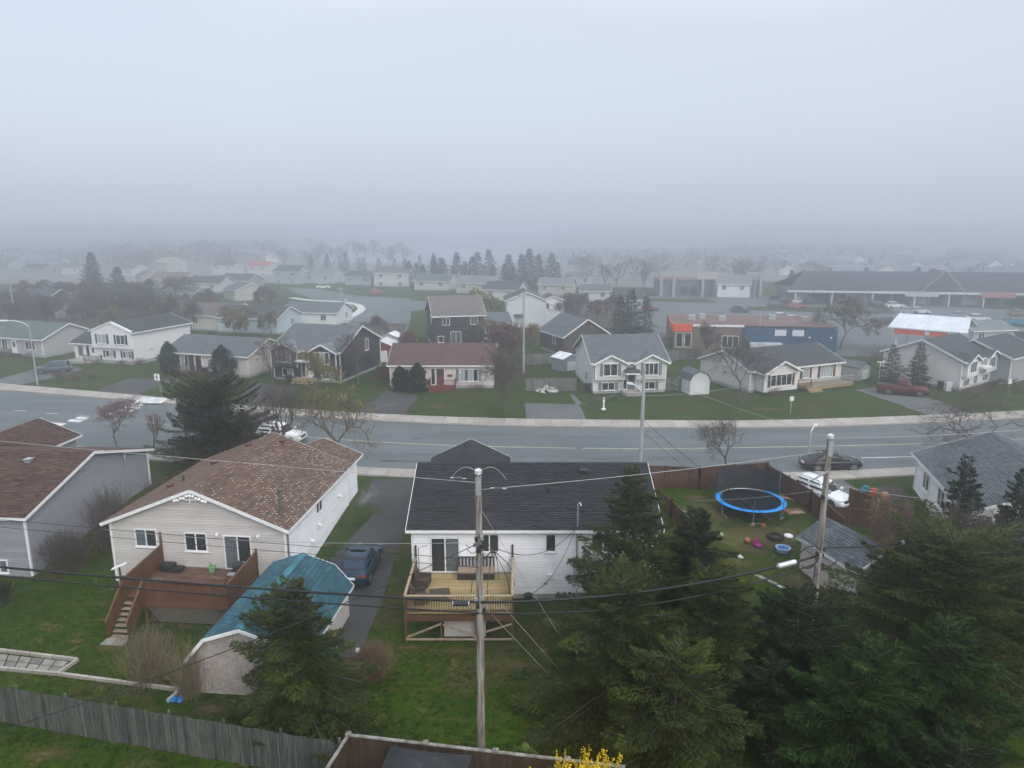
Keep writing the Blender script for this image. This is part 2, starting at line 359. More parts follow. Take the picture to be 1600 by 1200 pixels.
def sheet(name, pix, mat, z=.02, kind='structure', n=14):
    """a ground polygon draped over the slope: left and right edges given as pixel pairs, top to bottom"""
    m = MB()
    P = [(G(*l), G(*r)) for l, r in pix]; rows = []
    for (l0, r0), (l1, r1) in zip(P, P[1:]):
        for q in range(n):
            t = q/n; rows.append(((l0[0]+(l1[0]-l0[0])*t, l0[1]+(l1[1]-l0[1])*t), (r0[0]+(r1[0]-r0[0])*t, r0[1]+(r1[1]-r0[1])*t)))
    rows.append(P[-1]); K = 4
    for l, r in rows:
        for q in range(K+1):
            x = l[0]+(r[0]-l[0])*q/K; y = l[1]+(r[1]-l[1])*q/K; m.V.append((x, y, hz(y)+z))
    for i in range(len(rows)-1):
        for q in range(K): m.F.append([i*(K+1)+q, i*(K+1)+q+1, (i+1)*(K+1)+q+1, (i+1)*(K+1)+q]); m.M.append(0); m.T.append(.5)
    return structure(m.build(name, mat, smooth=True))
sheet('driveway', [((582,748.5),(651,748.5)),((572,775),(646,775)),((584,800),(641,800)),((577,812),(634,820)),((540,850),(625,850)),((512,880),(614,885)),((490,925),(600,930)),((500,990),(578,985)),((525,1029),(558,1029))], M_drive, .03)
sheet('driveway', [((1255,752),(1312,747)),((1268,775),(1345,770)),((1285,800),(1385,795)),((1290,818),(1400,812))], M_drive2, .03)
for P in ([((60,574),(112,571)),((40,581),(130,578)),((0,592),(78,592)),((-30,602),(28,602))],
          [((205,590),(268,594)),((150,611),(215,618))],
          [((400,598),(468,604)),((378,618),(452,626)),((385,634.5),(428,638.5))],
          [((603,611),(655,618)),((580,628),(644,634)),((561,645.5),(628,650))],
          [((820,630),(905,632)),((822,656),(917,657.5))],
          [((1335,609),(1400,605)),((1395,629),(1462,625)),((1453,650),(1512,646))]):
    sheet('driveway', P, M_drive2 if P[0][0][0] > 790 or P[0][0][0] < 100 else M_drive, .022, n=2)
sheet('footpath', [((268,594),(290,592)),((258,598),(272,599)),((330,586),(333,588))][:2], M_drive2, .024, n=2)
sheet('footpath', [((890,616),(897,616)),((899,632),(910,632))], M_drive2, .026, n=2)
sheet('footpath', [((904,631),(914,630)),((930,625),(936,622)),((962,619),(966,616))], M_drive2, .025, n=2)
sheet('side_street', [((446,449),(500,452)),((462,458),(560,463)),((487,466),(640,466)),((548,476),(642,476)),((568,485),(642,490)),((545,500),(640,506)),((540,530),(630,532))], M_asph, .02, n=2)
sheet('side_street', [((640,470),(720,472)),((640,486),(650,486))], M_asph, .018, n=2)
k2 = MB()
for p, q in zip([(455,466),(475,469),(500,470.5),(525,472),(545,474),(560,477.5),(566,483),(560,489),(545,497)], [(475,469),(500,470.5),(525,472),(545,474),(560,477.5),(566,483),(560,489),(545,497),(538,505)]):
    a, b = G(*p), G(*q); k2.beam((*a, .1), (*b, .1), 1.9, .2)
structure(k2.build('kerb', plain('pale_kerb', (.55,.57,.58), .9)))
sheet('parking_lot', [((985,462),(1150,464)),((960,474),(1420,481)),((1000,490),(1600,492)),((950,512),(1600,530)),((965,526),(1385,545)),((1240,552),(1385,560))], M_asph, .02, n=3)
sheet('parking_lot', [((1190,462),(1640,488)),((1165,470),(1640,502))], M_asph, .022, n=2)
sheet('parking_lot', [((1370,498),(1640,506)),((1370,545),(1640,556))], M_asph, .024, n=2)
sheet('grass_verge', [((1000,466.5),(1105,467)),((1000,470.5),(1120,474))], M_grass, .03, n=1)
sheet('grass_verge', [((1165,479),(1390,481)),((1170,485),(1400,491))], M_grass, .03, n=1)
sheet('grass_verge', [((1520,497),(1640,501)),((1520,505),(1640,515))], M_grass, .03, n=1)
lake = MB(); pts = [at(*p, .05) for p in ((470,404),(520,396),(590,391),(690,386.5),(760,391),(830,395),(880,402),(905,409),(880,415),(760,416),(640,412),(540,411))]
lake.poly([(x, y, .05) for x, y in pts]); structure(lake.build('lake', M_water))
far = MB(); far.poly([(x, y, .025) for x, y in ((-2200,300),(-300,255),(-60,262),(60,240),(140,300),(420,300),(2200,330),(2200,2590),(-2200,2590))]); structure(far.build('far_ground', noise_mat('fog_paled_far_ground', (.14,.145,.14), (.21,.215,.22), .02, .95)))  # ground paled to grey, part of the fog painted into its colour
# brown bare ground under the leafless thickets behind the first row of houses
for P in ([((-40,470),(330,478)),((-40,497),(300,505)),((0,520),(230,522))], [((560,505),(640,505)),((580,545),(610,545))], [((860,470),(990,480)),((850,510),(985,515))]):
    sheet('scrub_ground', P, M_soil, .03, n=2)

def worn_mat(name, c, edge=.5):
    m, t, b = newmat(name); n = t.nodes.new; l = t.links.new; tc = n('ShaderNodeTexCoord')
    ln = n('ShaderNodeVectorMath'); ln.operation = 'LENGTH'; l(tc.outputs['Object'], ln.inputs[0])
    oi = n('ShaderNodeObjectInfo'); ad = n('ShaderNodeVectorMath'); ad.operation = 'ADD'; cv = n('ShaderNodeCombineXYZ')
    for i in range(2): l(oi.outputs['Location'], ad.inputs[1])
    l(tc.outputs['Object'], ad.inputs[0]); z = n('ShaderNodeTexNoise'); z.inputs['Scale'].default_value = 3.2; z.inputs['Detail'].default_value = 8; z.inputs['Roughness'].default_value = .75; l(ad.outputs[0], z.inputs['Vector'])
    s1 = n('ShaderNodeMath'); s1.operation = 'MULTIPLY_ADD'; l(z.outputs['Fac'], s1.inputs[0]); s1.inputs[1].default_value = 2.4; s1.inputs[2].default_value = -.55
    s2 = n('ShaderNodeMath'); s2.operation = 'SUBTRACT'; l(s1.outputs[0], s2.inputs[0]); l(ln.outputs['Value'], s2.inputs[1])
    mr = n('ShaderNodeMapRange'); mr.inputs['From Min'].default_value = -.1; mr.inputs['From Max'].default_value = edge; l(s2.outputs[0], mr.inputs['Value']); l(mr.outputs[0], b.inputs['Alpha'])
    b.inputs['Base Color'].default_value = (*c, 1); b.inputs['Roughness'].default_value = .95; b.inputs['Specular IOR Level'].default_value = .1; return m
M_dry = worn_mat('dry_grass_patch', (.105,.088,.036), .9); M_bare = worn_mat('bare_soil_patch', (.085,.068,.045), .8); M_pale = worn_mat('pale_asphalt_wear', (.17,.185,.195), .9)
WZ = [0]
def worn(name, px, py, rx, ry, mat, z=.035, rz=0):
    WZ[0] += 1; z += .0025*(WZ[0] % 12)*(1 if z > .03 else .3)
    x, y = G(px, py); m = MB(); K = 8; s_ = (hz(y+.5)-hz(y-.5))
    for i in range(K+1):
        for j in range(K+1): u, v = i/K*2-1, j/K*2-1; m.V.append((u, v, 0))
    for i in range(K):
        for j in range(K): m.F.append([i*(K+1)+j, (i+1)*(K+1)+j, (i+1)*(K+1)+j+1, i*(K+1)+j+1]); m.M.append(0); m.T.append(.5)
    for q, (u, v, _) in enumerate(m.V): m.V[q] = (u, v, hz(y+v*ry)-hz(y))
    o = m.build(name, mat, None, loc=(x, y, hz(y)+z)); o.scale = (rx, ry, 1); return structure(o)
M_yard = worn_mat('worn_yard_grass', (.150,.135,.062), 1.1)
for px, py, rx, ry, mt in ((1160,840,4.2,3.4,M_yard),(1215,835,3.2,2.6,M_yard),(1110,800,3.2,2.6,M_yard),(1190,838,2.6,2.0,M_dry),(1215,850,1.6,1.2,M_bare),(1120,800,2.2,1.8,M_dry),(1180,860,1.8,1.2,M_bare),(1245,800,1.6,1.0,M_bare),(1150,880,1.8,1.4,M_dry),(1085,778,1.5,.9,M_dry),
    (165,970,1.0,.6,M_dry),(118,1003,1.0,.5,M_dry),(172,1013,1.3,.5,M_dry),(640,1013,1.6,.5,M_dry),(715,1018,2.4,.6,M_dry),(800,1040,2.4,.8,M_dry),(70,1180,2.0,.7,M_dry),(250,1000,1.8,1.0,M_dry),(232,1030,2.0,1.0,M_bare),(330,1110,1.6,.8,M_bare),(560,765,1.6,.9,M_dry),(590,800,.9,1.2,M_bare),(612,862,.5,1.2,M_dry),
    (688,636,3,.9,M_dry),(725,628,3,.9,M_dry),(735,645,2.5,.6,M_dry),(1200,640,5,1.2,M_dry),(1290,632,4,1.0,M_dry),(1060,640,3,1,M_dry),(520,620,3,1.4,M_dry),(470,628,2.6,1,M_bare),(170,605,3,1,M_dry),(330,605,3,.9,M_dry),(1470,632,3,1,M_dry),(860,622,2.5,.8,M_dry)):
    worn('worn_grass', px, py, rx, ry, mt)
for px, py, rx, ry in ((612,632,1.6,.6),(590,638,1.4,.5),(700,683,4,.7),(1000,716,9,.8),(820,681,9,.7),(300,690,8,1.0),(100,632,5,.9),(1180,720,5,.6),(575,775,1.2,3),(660,709,3,.5)):
    worn('asphalt_wear', px, py, rx, ry, M_pale, .026)

# ---------------------------------------------------------------- houses
def face(w, d, s):
    return {'F': ((0,-d/2),(1,0),(0,-1)), 'B': ((0,d/2),(-1,0),(0,1)), 'L': ((-w/2,0),(0,-1),(-1,0)), 'R': ((w/2,0),(0,1),(1,0))}[s]
def fp(f, u, z, o):
    O, U, N = f; return (O[0]+U[0]*u+N[0]*o, O[1]+U[1]*u+N[1]*o, z)
def fbox(m, f, u0, u1, z0, z1, o0, o1, mi=0, t=.5):
    p = [fp(f,u,z,o) for z in (z0,z1) for u, o in ((u0,o1),(u1,o1),(u1,o0),(u0,o0))]
    return m.add(p, [(0,3,2,1),(4,5,6,7),(0,1,5,4),(1,2,6,5),(2,3,7,6),(3,0,4,7)], mi, t)
PROUD = [0.]
def window(E, f, u, z, w, h, n=2, shut=None, glass=None, frame=None, rows=1, simple=False, name='window', out=.0, label=None):
    out = out+PROUD[0]
    fm = MB(); fr = .07 if not simple else .09
    fbox(fm, f, u-w/2-fr, u-w/2, z-fr, z+h+fr, out, out+.07); fbox(fm, f, u+w/2, u+w/2+fr, z-fr, z+h+fr, out, out+.07)
    fbox(fm, f, u-w/2, u+w/2, z+h, z+h+fr, out, out+.07); fbox(fm, f, u-w/2, u+w/2, z-fr, z, out, out+.07)
    for i in range(1, n): fbox(fm, f, u-w/2+w*i/n-fr*.5, u-w/2+w*i/n+fr*.5, z, z+h, out, out+.06)
    for i in range(1, rows): fbox(fm, f, u-w/2, u+w/2, z+h*i/rows-.025, z+h*i/rows+.025, out, out+.05)
    W = fm.build(name, frame or M_white, E)
    if label: W['label'] = label
    for i in range(1 if simple else n):
        pm = MB(); a = u-w/2+w*i/n; b = u+w/2 if simple else a+w/n
        g = glass[i % len(glass)] if isinstance(glass, (list, tuple)) else (glass or M_glass)
        fbox(pm, f, a+.005, b-.005, z+.005, z+h-.005, out-.01, out+.022); pm.build('pane', g, W)
    if not simple:
        s = MB(); fbox(s, f, u-w/2-fr-.05, u+w/2+fr+.05, z-fr-.05, z-fr-.002, out, out+.12); s.build('sill', frame or M_white, W)
    if shut:
        for sg in (-1, 1):
            s = MB(); c = u+sg*(w/2+fr+.22)
            fbox(s, f, c-.19, c+.19, z-fr, z+h+fr, out, out+.05)
            if not simple:
                for q in range(5): fbox(s, f, c-.13, c+.13, z+(q+.15)*h/5, z+(q+.8)*h/5, out+.05, out+.065)
            s.build('shutter', shut, E)
    return W
def door(E, f, u, z, w=.95, h=2.05, mat=None, glass=True, name='door', out=0):
    m = MB(); fbox(m, f, u-w/2, u+w/2, z, z+h, out, out+.06); D = m.build(name, mat or M_white, E)
    m = MB(); 
    fbox(m, f, u-w/2-.08, u-w/2, z, z+h+.08, out, out+.09); fbox(m, f, u+w/2, u+w/2+.08, z, z+h+.08, out, out+.09); fbox(m, f, u-w/2, u+w/2, z+h, z+h+.08, out, out+.09)
    m.build('door_frame', M_white, E)
    if glass: m = MB(); fbox(m, f, u-w*.28, u+w*.28, z+h*.5, z+h*.88, out+.05, out+.075); m.build('pane', M_glass, D)
    m = MB(); fbox(m, f, u+w*.36, u+w*.42, z+.95, z+1.08, out+.06, out+.12); m.build('handle', M_metal, D)
    return D
def clap(mb, A, B, z0, z1, nrm, c=.17, ze=None, s=None, off=.04):
    """lapped siding boards from A to B; above ze the course is cut to the gable of slope s"""
    A = Vector((*A, 0)); B = Vector((*B, 0)); L = (B-A).length; d = (B-A)/L; nv = Vector((*nrm, 0)); z = z0
    while z < z1-.01:
        zt = min(z+c, z1)
        def lim(zz): 
            t = 0 if ze is None or zz <= ze else (zz-ze)/s
            return min(t, L/2)
        p0, p1 = lim(z), lim(zt); up = Vector((0,0,1))
        zg = z+(zt-z)*.78; pg = lim(zg); t_ = .5+random.uniform(-.5,.5)
        a, b, b2, a2 = A+d*p0+nv*off+up*z, A+d*(L-p0)+nv*off+up*z, A+d*(L-pg)+nv*(off*.8)+up*zg, A+d*pg+nv*(off*.8)+up*zg
        mb.quad(a, b, b2, a2, 0, t_)                                   # flat face of the board
        g0, g1, g2, g3 = A+d*pg+nv*.002+up*zg, A+d*(L-pg)+nv*.002+up*zg, A+d*(L-p1)+nv*.002+up*zt, A+d*p1+nv*.002+up*zt
        mb.quad(a2, b2, g1, g0, 0, t_); mb.quad(g0, g1, g2, g3, 0, t_)  # step back into the groove
        mb.quad(A+d*p0+nv*.002+up*z, A+d*(L-p0)+nv*.002+up*z, b, a, 0, t_)
        z = zt
def shingles(mb, A, B, C, D_, lift=.042, tab=.36, course=.19, spots=0., spot_fn=None):
    """A,B eave corners, C,D_ ridge corners (C above B): rows of separate tabs with a real step"""
    A, B, C, D_ = map(Vector, (A, B, C, D_)); nrm = (B-A).cross(D_-A).normalized(); H = ((D_-A).length); rows = max(2, int(H/course))
    for r in range(rows):
        l0, r0 = A.lerp(D_, r/rows), B.lerp(C, r/rows); l1, r1 = A.lerp(D_, min(1,(r+1.25)/rows)), B.lerp(C, min(1,(r+1.25)/rows))
        W = (r0-l0).length
        if W < .05: continue
        n = max(1, int(round(W/tab))); sh = (.5 if r % 2 else 0) + random.uniform(-.06,.06)
        rowt = random.uniform(-.12, .12)
        for i in range(-1, n+1):
            u0, u1 = max(0, (i+sh)/n), min(1, (i+1+sh)/n)
            if u1-u0 < .0008*1: continue
            e_ = .010/W; lf = lift*random.uniform(.8, 1.25)
            a, b = l0.lerp(r0, u0+e_)+nrm*lf, l0.lerp(r0, max(u0+e_, u1-e_))+nrm*lf; c, d = l1.lerp(r1, max(u0+e_, u1-e_))+nrm*.006, l1.lerp(r1, u0+e_)+nrm*.006
            t = min(1, max(0, .5+rowt+random.gauss(0, .30)))
            mb.quad(a, b, c, d, 0, t); mb.quad(a-nrm*lf, b-nrm*lf, b, a, 0, t)
            if spots and random.random() < spots*(spot_fn(a) if spot_fn else 1):
                mid = a.lerp(b, random.uniform(.3,.7)).lerp(d.lerp(c, .5), .3); q = (b-a)*random.uniform(.16,.26); v = (d-a)*random.uniform(.38,.52); o = nrm*.014
                mb.quad(mid-q+o, mid+q+o, mid+q*.8+v+o, mid-q*.9+v+o, 1, random.random())
def roof_gable(E, w, d, ze, s, o, mat, fine=None, ridge='x', og=None, oc=None, th=.14, name='roof', cx=0, cy=0, spots=0, spot_fn=None, trim=None):
    """two slabs, fascia boards on eaves and rakes; fine = MB material list for separate shingles. returns ridge z"""
    og = o if og is None else og
    L = (w if ridge == 'x' else d)/2 + og; h = (d if ridge == 'x' else w)/2; zr = ze + s*h
    def T(u, v, z): return (cx+u, cy+v, z) if ridge == 'x' else (cx-v, cy+u, z)
    m = MB(); sh = MB()
    for sg in (-1, 1):
        e0, e1, r1, r0 = (-L, sg*(h+o), ze-s*o), (L, sg*(h+o), ze-s*o), (L, 0, zr), (-L, 0, zr)
        q = [T(*p) for p in (e0, e1, r1, r0)]
        if sg > 0: q = [q[1], q[0], q[3], q[2]]
        m.extr(q, (0, 0, -th))
        if fine: shingles(sh, *q, spots=spots, spot_fn=spot_fn)
    R_ = m.build(name, fine if fine else mat, E) if not fine else m.build(name, fine[0], E)
    if oc: R_.color = (*oc, 1)
    if fine:
        so = sh.build('shingles', fine, R_); so['kind'] = 'stuff'
        rc = MB(); n = int(2*L/.3)
        for i in range(n):
            u0 = -L+2*L*i/n; u1 = u0+2*L/n*1.1; t = random.random()
            for sg in (-1, 1): rc.quad(T(u0, 0, zr+.045), T(min(u1,L), 0, zr+.035), T(min(u1,L), sg*.16, zr+.035-.16*s), T(u0, sg*.16, zr+.045-.16*s), 0, t)
        ro = rc.build('ridge_cap', fine, R_); ro['kind'] = 'stuff'
    for sg in (-1, 1):
        f = MB(); f.beam(T(-L, sg*(h+o+.012), ze-s*o-th*.45), T(L, sg*(h+o+.012), ze-s*o-th*.45), .03, th*1.25)
        for e_ in (-L, L):
            q = 1 if e_ > 0 else -1
            f.beam(T(e_+q*.012, sg*(h+o+.03), ze-s*(o+.03)-th*.5), T(e_+q*.012, sg*.0, zr-th*.5), .03, th*1.35)
        f.build('fascia', trim or M_white, E)
    return zr
def walls_gable(E, w, d, z0, ze, s, ridge, mat, oc=None, siding=False, name='wall', corner=True, z_f=None):
    m = MB(); ze -= .09
    if ridge == 'x':
        zr = ze + s*d/2
        m.extr([(-w/2,-d/2,z0),(-w/2,d/2,z0),(-w/2,d/2,ze),(-w/2,0,zr),(-w/2,-d/2,ze)], (w,0,0))
    else:
        zr = ze + s*w/2
        m.extr([(-w/2,-d/2,z0),(-w/2,-d/2,ze),(0,-d/2,zr),(w/2,-d/2,ze),(w/2,-d/2,z0)], (0,d,0))
    W = m.build(name, mat, E)
    if oc: W.color = (*oc, 1)
    if siding:
        sm = MB(); zf = z_f if z_f is not None else z0
        for sd_ in siding:
            f = face(w, d, sd_); hw = (w if sd_ in 'FB' else d)/2; gb = (sd_ in 'LR') == (ridge == 'x')
            A = fp(f, -hw, 0, 0)[:2]; B = fp(f, hw, 0, 0)[:2]
            clap(sm, A, B, zf, zr-.02 if gb else ze, f[2], ze=ze if gb else None, s=s if gb else None)
        so = sm.build('siding', mat, W); so['kind'] = 'stuff'
        if oc: so.color = (*oc, 1)
    if corner:
        for x in (-w/2, w/2):
            for y in (-d/2, d/2):
                sx, sy = (1 if x > 0 else -1), (1 if y > 0 else -1); c = MB()
                c.box(x-.06+sx*.031, x+.06+sx*.031, y-.06+sy*.031, y+.06+sy*.031, z0, ze-.02); c.build('corner_trim', M_white, E)
    return zr
def foundation(E, w, d, z0, z1, o=.012):
    m = MB(); m.box(-w/2-o, w/2+o, -d/2-o, d/2+o, z0, z1); return m.build('foundation', M_found, E)
def roof_vent(E, x, y, z, s=.35, mat=None):
    m = MB(); m.box(x-s/2, x+s/2, y-s/2, y+s/2, z-.1, z+.16); m.box(x-s*.62, x+s*.62, y-s*.62, y+s*.62, z+.16, z+.22); return m.build('roof_vent', mat or M_dark, E)
def vent_pipe(E, x, y, z, h=.45, r=.05, mat=None):
    m = MB(); m.tube([(x,y,z-.1),(x,y,z+h)], r, 8); return m.build('vent_pipe', mat or M_dark, E)
def house(label, loc, rz, w, d, ze, s, roofc, wallc, ridge='x', o=.4, z0=0, fz=.35, group='houses across the street', og=None, trim=None, corner=True):
    E = thing('house', label, 'house', loc, rz, group)
    foundation(E, w, d, z0-.3, fz)
    walls_gable(E, w, d, fz, ze, s, ridge, M_wall, wallc, corner=corner)
    E['zr'] = roof_gable(E, w, d, ze, s, o, M_roofc, ridge=ridge, oc=roofc, og=og, trim=trim)
    return E
def bay(E, f, u, w, dep, z0, ze, s, roofc, wallc, reach=3, o=.3, fascia=True, wn='gable_bay', trim=None):
    """a projecting gable on face f"""
    O, U, Nn = f; m = MB()
    pts = [(u-w/2,z0),(u-w/2,ze),(u,ze+s*w/2),(u+w/2,ze),(u+w/2,z0)]
    m.extr([fp(f,a,z,dep) for a, z in pts], (-Nn[0]*(dep+.2), -Nn[1]*(dep+.2), 0)); b = m.build(wn, M_wall, E); b.color = (*wallc, 1)
    for a in (u-w/2, u+w/2): c = MB(); fbox(c, f, a-.06, a+.06, z0, ze, dep-.05, dep+.03); c.build('corner_trim', trim or M_white, E)
    r = MB(); th = .13
    for sg in (-1, 1):
        fa = MB()
        q = [fp(f,u+sg*(w/2+o),ze-s*o+.05,dep+o), fp(f,u,ze+s*w/2+.05,dep+o), fp(f,u,ze+s*w/2+.05,-reach), fp(f,u+sg*(w/2+o),ze-s*o+.05,-.25)]
        r.extr(q, (0,0,-th))
        fa.beam(fp(f,u+sg*(w/2+o+.02),ze-s*(o+.02)-.02,dep+o+.015), fp(f,u,ze+s*w/2-.02,dep+o+.015), .03, .2)
        fa.beam(fp(f,u+sg*(w/2+o+.012),ze-s*o-.02,dep+o), fp(f,u+sg*(w/2+o+.012),ze-s*o-.02,-.2), .03, .18)
        fa.build('fascia', trim or M_white, E)
    ro = r.build('bay_roof', M_roofc, E); ro.color = (*roofc, 1)
    return ((O[0]+Nn[0]*dep, O[1]+Nn[1]*dep), U, Nn)
def steps(E, f, u, w, z1, z0=0, out=0, n=3, mat=None, name='step'):
    for i in range(n):
        m = MB(); z = z0+(z1-z0)*(n-i)/n; fbox(m, f, u-w/2, u+w/2, z-.12, z, out+.3*i, out+.3*i+.33); m.build(name, mat or M_found, E)
def railing(E, pts, h=.95, mat=None, gap=.16, name='railing'):
    """posts, top rail and balusters along points, joined: one railing"""
    m = MB(); b = MB()
    for p, q in zip(pts, pts[1:]):
        p, q = Vector(p), Vector(q); L = (q-p).length; up = Vector((0,0,h))
        m.beam(p+up, q+up, .09, .06); m.beam(p+Vector((0,0,.1)), q+Vector((0,0,.1)), .05, .05)
        for e_ in (p, q): m.beam(e_, e_+up*1.05, .09, .09)
        n = int(L/gap)
        for i in range(1, n): c = p.lerp(q, i/n); m.beam(c+Vector((0,0,.1)), c+up, .035, .035)
    return m.build(name, mat or M_wood_brown, E)
PROUD[0] = .04          # windows of the lapped walls stand on the boards
M_tread = noise_mat('grey_tread_wood', (.20,.155,.11), (.36,.30,.24), 3, .9, .3, 30, (1,6,6), rnd=.12)
# ---------------------------------------------------------------- near houses
def near_house(label, loc, rz, w, d, z0, zf, ze, s, ridge, shing, sid, sides, o=.4, og=None, spots=0, spot_fn=None):
    E = thing('house', label, 'house', loc, rz, 'houses on the near side of the street')
    foundation(E, w, d, z0-.4, zf)
    walls_gable(E, w, d, zf, ze, s, ridge, sid, None, siding=sides, z_f=zf)
    roof_gable(E, w, d, ze, s, o, None, fine=[shing, M_spot], ridge=ridge, og=og, spots=spots, spot_fn=spot_fn)
    return E
def fine_bay(E, f, u, w, dep, z0, ze, s, sid, shing, reach, o=.35, spots=0):
    O, U, Nn = f; m = MB(); pts = [(u-w/2,z0),(u-w/2,ze),(u,ze+s*w/2),(u+w/2,ze),(u+w/2,z0)]
    m.extr([fp(f,a,z,dep) for a, z in pts], (-Nn[0]*(dep+.2), -Nn[1]*(dep+.2), 0)); m.build('gable_bay', sid, E)
    r = MB(); fa = MB(); sh = MB(); th = .13
    for sg in (-1, 1):
        a, b, c, d = fp(f,u+sg*(w/2+o),ze-s*o,dep+o), fp(f,u,ze+s*w/2,dep+o), fp(f,u,ze+s*w/2,-reach), fp(f,u+sg*(w/2+o),ze-s*o,-.1)
        r.extr([a,b,c,d], (0,0,-th))
        e0, e1, r1, r0 = a, d, c, b
        q = (e0, e1, r1, r0) if (Vector(e1)-Vector(e0)).cross(Vector(r0)-Vector(e0)).z > 0 else (e1, e0, r0, r1)
        shingles(sh, *q, spots=spots if sg*U[0] > 0 else 0)
        fa.beam(fp(f,u+sg*(w/2+o+.02),ze-s*(o+.02)-.06,dep+o+.015), fp(f,u,ze+s*w/2-.06,dep+o+.015), .03, .19)
        fa.beam(fp(f,u+sg*(w/2+o+.012),ze-s*o-.06,dep+o), fp(f,u+sg*(w/2+o+.012),ze-s*o-.06,-.1), .03, .17)
    R_ = r.build('bay_roof', shing, E); so = sh.build('shingles', [shing, M_spot], R_); so['kind'] = 'stuff'; fa.build('fascia', M_white, E)

# grey sided house at the picture's edge
A = near_house('grey sided bungalow with a dark brown roof and bare hedge along its gable wall', (-37.2, 47.4, 0), R(-4), 16, 13, -1.3, -1.05, 3.0, .29, 'x', M_sh_dbrown, M_sid_grey, 'FR')
fA = face(16, 13, 'F'); fAR = face(16, 13, 'R')
window(A, fA, 6.0, -.85, .95, .75, 2, glass=[M_glass, M_glassm]); window(A, fA, 1.5, 1.2, 1.3, 1.1, 2)
roof_vent(A, 4.6, -1.3, 3.0+.29*5.2, .4, M_metal); fine_bay(A, face(16, 13, 'B'), 3.4, 6.4, 3.4, -.5, 3.0, .40, M_sid_grey, M_sh_dbrown, 3)
m = MB(); m.tube([(8.1, 3.6, .6), (8.1, 3.6, 3.4)], .05, 8); m.tube([(8.1,3.6,3.4),(8.3,3.4,3.55),(8.35,3.25,3.3)], .045, 8); m.box(8.02,8.16,3.45,3.75,.2,.7); m.build('service_mast', M_metal, A)
A2 = near_house('brown roofed house mostly cut off beside the grey sided bungalow', (-55, 57.5, 0), R(-8), 12, 9, 0, .2, 2.9, .36, 'x', M_sh_dbrown, M_sid_cream, 'FR')

# cream house under the speckled brown roof
BW, BD = 10.7, 11.0
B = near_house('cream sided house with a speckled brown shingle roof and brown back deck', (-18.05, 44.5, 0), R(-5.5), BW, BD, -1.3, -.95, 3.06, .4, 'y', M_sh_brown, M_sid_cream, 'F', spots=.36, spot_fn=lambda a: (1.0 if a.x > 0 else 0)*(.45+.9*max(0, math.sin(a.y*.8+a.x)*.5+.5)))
fB = face(BW, BD, 'F'); fBR = face(BW, BD, 'R')
window(B, fB, -3.2, 1.45, 1.25, 1.0, 2, glass=[M_glassm, M_glass]); window(B, fB, -.1, 1.3, 1.25, 1.05, 2)
W = window(B, fB, 2.45, .22, 1.55, 2.05, 2, name='sliding_door', glass=[M_glassm, M_glass]); window(B, fBR, -.2, 1.75, .95, .85, 2)
for u in (1.25, 3.75):
    m = MB(); c = fp(fB, u, 2.35, .1); m.lathe([(0,-.11),(.09,-.09),(.12,0),(.08,.1),(0,.12)], 10, c); m.build('wall_lamp', M_white, B)
for t, z in ((3.5, 1.2), (-.4, .7), (-2.3, 2.4), (-1.8, 0.2)):
    m = MB(); fbox(m, fBR, t-.12, t+.12, z, z+.25, .02, .12); m.extr([fp(fBR,t-.15,z+.25,.02), fp(fBR,t-.15,z+.12,.26), fp(fBR,t-.15,z+.17,.26), fp(fBR,t-.15,z+.34,.02)], Vector(fp(fBR,t+.15,z,0))-Vector(fp(fBR,t-.15,z,0))); m.build('vent_hood', M_white, B)
fine_bay(B, face(BW, BD, 'B'), -2.75, 5.2, 2.5, -.8, 3.06, .4, M_sid_white, M_sh_brown, 3.5, .4, .3)  # bay wall whitened along with the side wall, light put into its colour
for x, y in ((-1.0, 3.6), (-2.2, 1.0), (-3.6, -2.0), (1.0, 4.7)): roof_vent(B, x, y, 5.2-.4*abs(x), .3, plain('red_brown_vent', (.10,.03,.025)))
vent_pipe(B, -2.9, -1.6, 5.2-.4*2.9, .4, .06)
m = MB(); m.tube([(4.75,-4.4,3.1),(4.75,-4.4,4.75)], .13, 12); m.lathe([(.17,0),(.2,.02),(.2,.1),(0,.16)], 12, (4.75,-4.4,4.78)); m.build('metal_flue', plain('sooty_flue', (.10,.09,.075), .6, .3, 5), B)
m = MB(); m.beam((5.47,-5.42,-1.2),(5.47,-5.42,2.85), .1, .1); m.build('downspout', plain('brown_downspout', (.16,.13,.10)), B)
m = MB()                                                     # gingerbread under the gable peak
for i in range(11):
    t = (i-5)/5; x = t*.95; z = 5.2-.4*abs(x)-.30-.04*(i % 2); m.lathe([(0,-.10),(.07,-.06),(.10,0),(.07,.06),(0,.10)], 8, (x, -5.93, z))
m.beam((-.9,-5.93,4.62),(.9,-5.93,4.62),.03,.05); m.beam((0,-5.93,5.05),(0,-5.93,4.4),.05,.05,up=(0,1,0)); m.build('gable_ornament', M_white, B)

sm = MB(); clap(sm, fp(fBR, -BD/2, 0, 0)[:2], fp(fBR, BD/2, 0, 0)[:2], -.95, 2.97, fBR[2]); so = sm.build('siding', M_sid_white, B); so['kind'] = 'stuff'; so['label'] = 'side wall siding whitened as if brightly lit'  # stronger light on this wall put into a whiter siding colour
